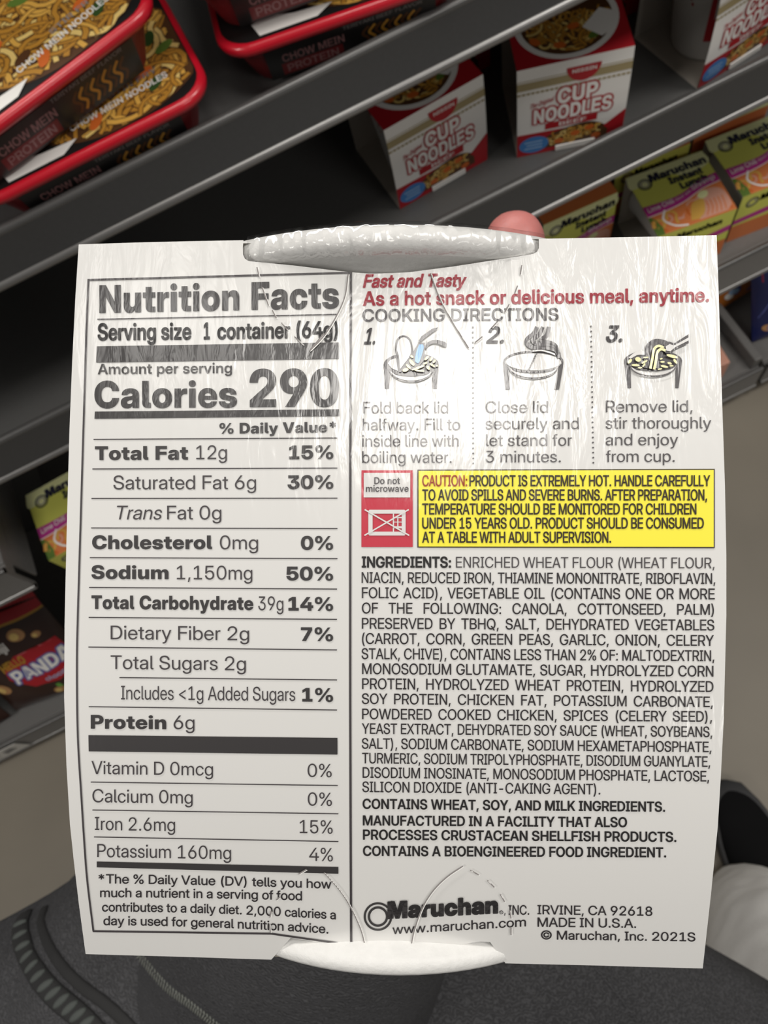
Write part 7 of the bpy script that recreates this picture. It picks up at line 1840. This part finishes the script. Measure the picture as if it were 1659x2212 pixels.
ME = thing('person', 'person in dark grey top, white trousers and black shoes holding the boxed cup', 'person', (0.1, -0.30, 0.0))
MO = np.array(ME.location)

# hand and forearm: one skinned body, palm against the back of the box
J = [((-0.06, 0.26, 0.40), 0.040), ((-0.02, 0.15, 0.305), 0.032), ((0.002, 0.095, 0.262), 0.026), ((0.012, 0.060, 0.240), 0.026), ((0.026, 0.030, 0.231), 0.022)]
E_ = [(0, 1), (1, 2), (2, 3), (3, 4)]


def chain(root, pts):
    last = root
    for p, r in pts:
        J.append((p, r))
        E_.append((last, len(J) - 1))
        last = len(J) - 1


chain(3, [((0.010, 0.030, 0.229), 0.014), ((0.008, 0.008, 0.2275), 0.0100), ((0.006, -0.026, 0.2215), 0.0086), ((0.007, -0.048, 0.2185), 0.0078), ((0.008, -0.063, 0.2175), 0.0066)])
chain(4, [((0.030, 0.004, 0.2285), 0.0105), ((0.034, -0.034, 0.2225), 0.0090), ((0.0365, -0.060, 0.2190), 0.0084), ((0.0378, -0.0745, 0.2182), 0.0100), ((0.0378, -0.0812, 0.2180), 0.0092), ((0.0377, -0.0848, 0.2178), 0.0064), ((0.0377, -0.0864, 0.2178), 0.0026)])
chain(4, [((0.047, 0.008, 0.2285), 0.0100), ((0.054, -0.028, 0.2225), 0.0086), ((0.057, -0.050, 0.2190), 0.0078), ((0.059, -0.064, 0.2180), 0.0066)])
chain(4, [((0.062, 0.022, 0.229), 0.0090), ((0.072, -0.006, 0.2235), 0.0076), ((0.077, -0.024, 0.2205), 0.0068), ((0.080, -0.038, 0.2195), 0.0058)])
chain(3, [((-0.014, 0.050, 0.232), 0.0135), ((-0.034, 0.024, 0.2235), 0.0110), ((-0.047, 0.000, 0.2195), 0.0096), ((-0.053, -0.020, 0.2185), 0.0078)])
me = bpy.data.meshes.new('body')
me.from_pydata([tuple(p) for p in held([j[0] for j in J]) - MO], E_, [])
body = bpy.data.objects.new('body', me)
COL.objects.link(body)
body.parent = ME
sk = body.modifiers.new('skin', 'SKIN')
sk.use_smooth_shade = True
for i, (p, r) in enumerate(J):
    sv = me.skin_vertices[0].data[i]
    sv.radius = (r, r)
    sv.use_root = i == 3
body.modifiers.new('smooth', 'SUBSURF').levels = 2
body.modifiers['smooth'].render_levels = 2
me.materials.append(M_SKIN)

# dark top: body of the garment with the sleeve running up behind the box
gx = [-0.46, -0.36, -0.2037, -0.1816, -0.1656, -0.10, -0.056, 0.017, 0.091, 0.1695, 0.2037, 0.32, 0.46]
gy = [0.40, 0.31, 0.2255, 0.213, 0.1965, 0.160, 0.148, 0.152, 0.190, 0.2404, 0.2588, 0.32, 0.42]
rings = []
for x in np.linspace(-0.46, 0.46, 93):
    yb = float(np.interp(x, gx, gy))
    e = math.sqrt(max(0.02, 1 - (x / 0.47) ** 2))
    ring = []
    for k in range(72):
        a = 2 * PI * k / 72
        yy, zz = -math.cos(a), -math.sin(a)
        p = Vector((x * 14, math.cos(a) * 5, math.sin(a) * 5))
        w_ = 0.004 * noise.noise(p)
        ring.append((x, yb + 0.24 * e * (1 + yy) + w_, 0.42 + (0.13 * e + w_) * zz))
    rings.append(ring)
gm = Mesh()
gm.loft(rings, 0)
sl_ = []
for (cx, cy, cz), r in (((-0.06, 0.27, 0.41), 0.085), ((-0.035, 0.19, 0.345), 0.066), ((-0.015, 0.140, 0.298), 0.050), ((-0.006, 0.118, 0.281), 0.043), ((-0.001, 0.108, 0.272), 0.038), ((-0.001, 0.108, 0.272), 0.032)):
    ax = Vector((0.35, -0.85, -0.75)).normalized()
    u_ = ax.orthogonal().normalized()
    v_ = ax.cross(u_)
    sl_.append([tuple(Vector((cx, cy, cz)) + (u_ * math.cos(2 * PI * k / 40) + v_ * math.sin(2 * PI * k / 40)) * r) for k in range(40)])
gm.loft(sl_, 0, True, False)
top = put('dark_top', held(gm.v) - MO, gm.f, M_KNIT, ME)
bvh = BVHTree.FromPolygons([tuple(p) for p in gm.v], gm.f)


def on_cloth(u, v):
    """the point of the garment found behind sheet position u, v"""
    d = Vector(((u - 829.5) / FPX, (v - 1106) / FPX, 1)).normalized()
    loc, nor, _, _ = bvh.ray_cast(Vector((0, 0, 0)), d)
    return loc, nor


def seam(pts, name, m, size, step, across, raise_=0.0006, lab=None):
    mm = Mesh()
    L = spline(pts, 30)
    acc = 0.0
    prev = L[0]
    for q, nx in zip(L, L[1:] + [L[-1]]):
        acc += math.hypot(q[0] - prev[0], q[1] - prev[1])
        prev = q
        if acc < step or q == nx:
            continue
        acc = 0.0
        p, n_ = on_cloth(*q)
        p2, _ = on_cloth(*nx)
        if p is None or p2 is None:
            continue
        if n_.z > 0:
            n_ = -n_
        t_ = (p2 - p).normalized()
        s_ = n_.cross(t_)
        l_ = (s_ * math.cos(across) + t_ * math.sin(across)).normalized()
        k_ = n_.cross(l_)
        c = p + n_ * raise_
        R_ = []
        for i in range(7):
            fi = -PI / 2 + PI * i / 6
            R_.append([tuple(c + l_ * (size[0] * math.sin(fi)) + (k_ * math.cos(a) * size[1] + n_ * math.sin(a) * size[2]) * max(0.05, math.cos(fi))) for a in [2 * PI * j / 10 for j in range(10)]])
        mm.loft(R_)
    return put(name, held(mm.v) - MO, mm.f, m, top)


def ridge(pts, name, m, r, raise_):
    mm = Mesh()
    R_ = []
    L = spline(pts, 10)
    for q, nx in zip(L, L[1:]):
        p, n_ = on_cloth(*q)
        p2, _ = on_cloth(*nx)
        if p is None or p2 is None:
            continue
        if n_.z > 0:
            n_ = -n_
        t_ = (p2 - p).normalized()
        s_ = n_.cross(t_)
        R_.append([tuple(p + n_ * raise_ + (s_ * math.cos(a) * r[0] + n_ * math.sin(a) * r[1])) for a in [2 * PI * j / 12 for j in range(12)]])
    mm.loft(R_)
    return put(name, held(mm.v) - MO, mm.f, m, top)


S1 = [(55, 1978), (46, 2010), (58, 2058), (84, 2106), (122, 2150), (170, 2190), (215, 2235), (260, 2290)]
ridge([(x - 2, y) for x, y in S1], 'seam_strip', M_CUFF, (0.0050, 0.0017), 0.0004)
ridge([(x + 40 + k * 3, y - 14 - k * 2) for k, (x, y) in enumerate(S1)], 'seam_strip', M_CUFF, (0.0026, 0.0012), 0.0002)  # black strip painted as the shade of the groove beside the seam
seam(S1, 'chain_stitch', M_THREAD, (0.0046, 0.0021, 0.0018), 23, 0.5, 0.0016)
S2 = [(290, 2050), (315, 2085), (360, 2135), (410, 2172), (460, 2212), (520, 2260)]
seam(S2, 'stitch_line', M_THREAD2, (0.0016, 0.00045, 0.0005), 6, 0.4, 0.0003)
seam([(x + 8, y - 4) for x, y in S2], 'stitch_line', M_THREAD2, (0.0009, 0.0004, 0.0004), 7, -0.4, 0.0003)
ridge([(1270, 2075), (1310, 2120), (1350, 2170), (1400, 2240)], 'seam_line', M_KNIT, (0.0009, 0.0007), 0.0002)

# white trousers and black shoes
tm = Mesh()


def leg(path):
    R_ = []
    for i, (x, y, z, r) in enumerate(path):
        R_.append([(x + r * math.cos(2 * PI * k / 48) * (1 + 0.035 * noise.noise(Vector((k * 0.5, z * 16, x * 3)))), y + r * math.sin(2 * PI * k / 48) * (1 + 0.05 * noise.noise(Vector((k * 0.5, z * 22, 4 + x)))), z) for k in range(48)])
    tm.loft(R_, 0, True, True)


def dense(path, n=50):
    P = np.array(path)
    t = np.linspace(0, len(P) - 1, n)
    return [tuple(np.interp(q, range(len(P)), P[:, c]) for c in range(4)) for q in t]


leg(dense([(0.250, -0.378, 0.072, 0.096), (0.235, -0.372, 0.20, 0.100), (0.202, -0.368, 0.45, 0.112), (0.165, -0.380, 0.70, 0.116), (0.12, -0.40, 0.93, 0.12)]))
leg(dense([(-0.13, -0.345, 0.085, 0.072), (-0.125, -0.350, 0.20, 0.078), (-0.11, -0.365, 0.45, 0.092), (-0.09, -0.385, 0.70, 0.105), (-0.05, -0.40, 0.93, 0.12)]))
put('white_trousers', np.array(tm.v) - MO, tm.f, M_LEG, ME)


def shoe(ox, oy, rz):
    up, so = Mesh(), Mesh()
    R_, S_ = [], []
    for t_ in np.linspace(0, 1, 22):
        y = -0.10 + 0.28 * t_
        w_ = 0.056 * (max(0.02, 1 - (2 * t_ - 1) ** 4)) ** 0.5 * (0.86 + 0.16 * math.sin(PI * min(1, t_ * 1.25)))
        hgt = 0.095 - 0.055 * min(1, max(0, (t_ - 0.30) / 0.45)) - 0.012 * max(0, t_ - 0.8) / 0.2
        R_.append([(w_ * math.cos(a), y, 0.022 + (hgt - 0.022) * max(0, math.sin(a)) ** 0.8) for a in np.linspace(0, PI, 17)])
        S_.append([(w_ * 1.10 * c_, y + (0.010 if t_ > 0.95 else (-0.006 if t_ < 0.05 else 0)), z_) for c_, z_ in ((-0.96, 0.0), (-1, 0.006), (-1, 0.026), (-0.93, 0.03), (0.93, 0.03), (1, 0.026), (1, 0.006), (0.96, 0.0))])
    M = Matrix.Translation((ox, oy, 0)) @ Matrix.Rotation(rz, 4, 'Z')
    up.loft(R_)
    so.loft(S_)
    o = put('shoe', [tuple(M @ Vector(p) - Vector(MO)) for p in up.v], up.f, M_SHOE, ME)
    put('sole', [tuple(M @ Vector(p) - Vector(MO)) for p in so.v], so.f, M_SOLE, o)


shoe(0.318, -0.352, -0.10)
shoe(-0.14, -0.352, 0.12)
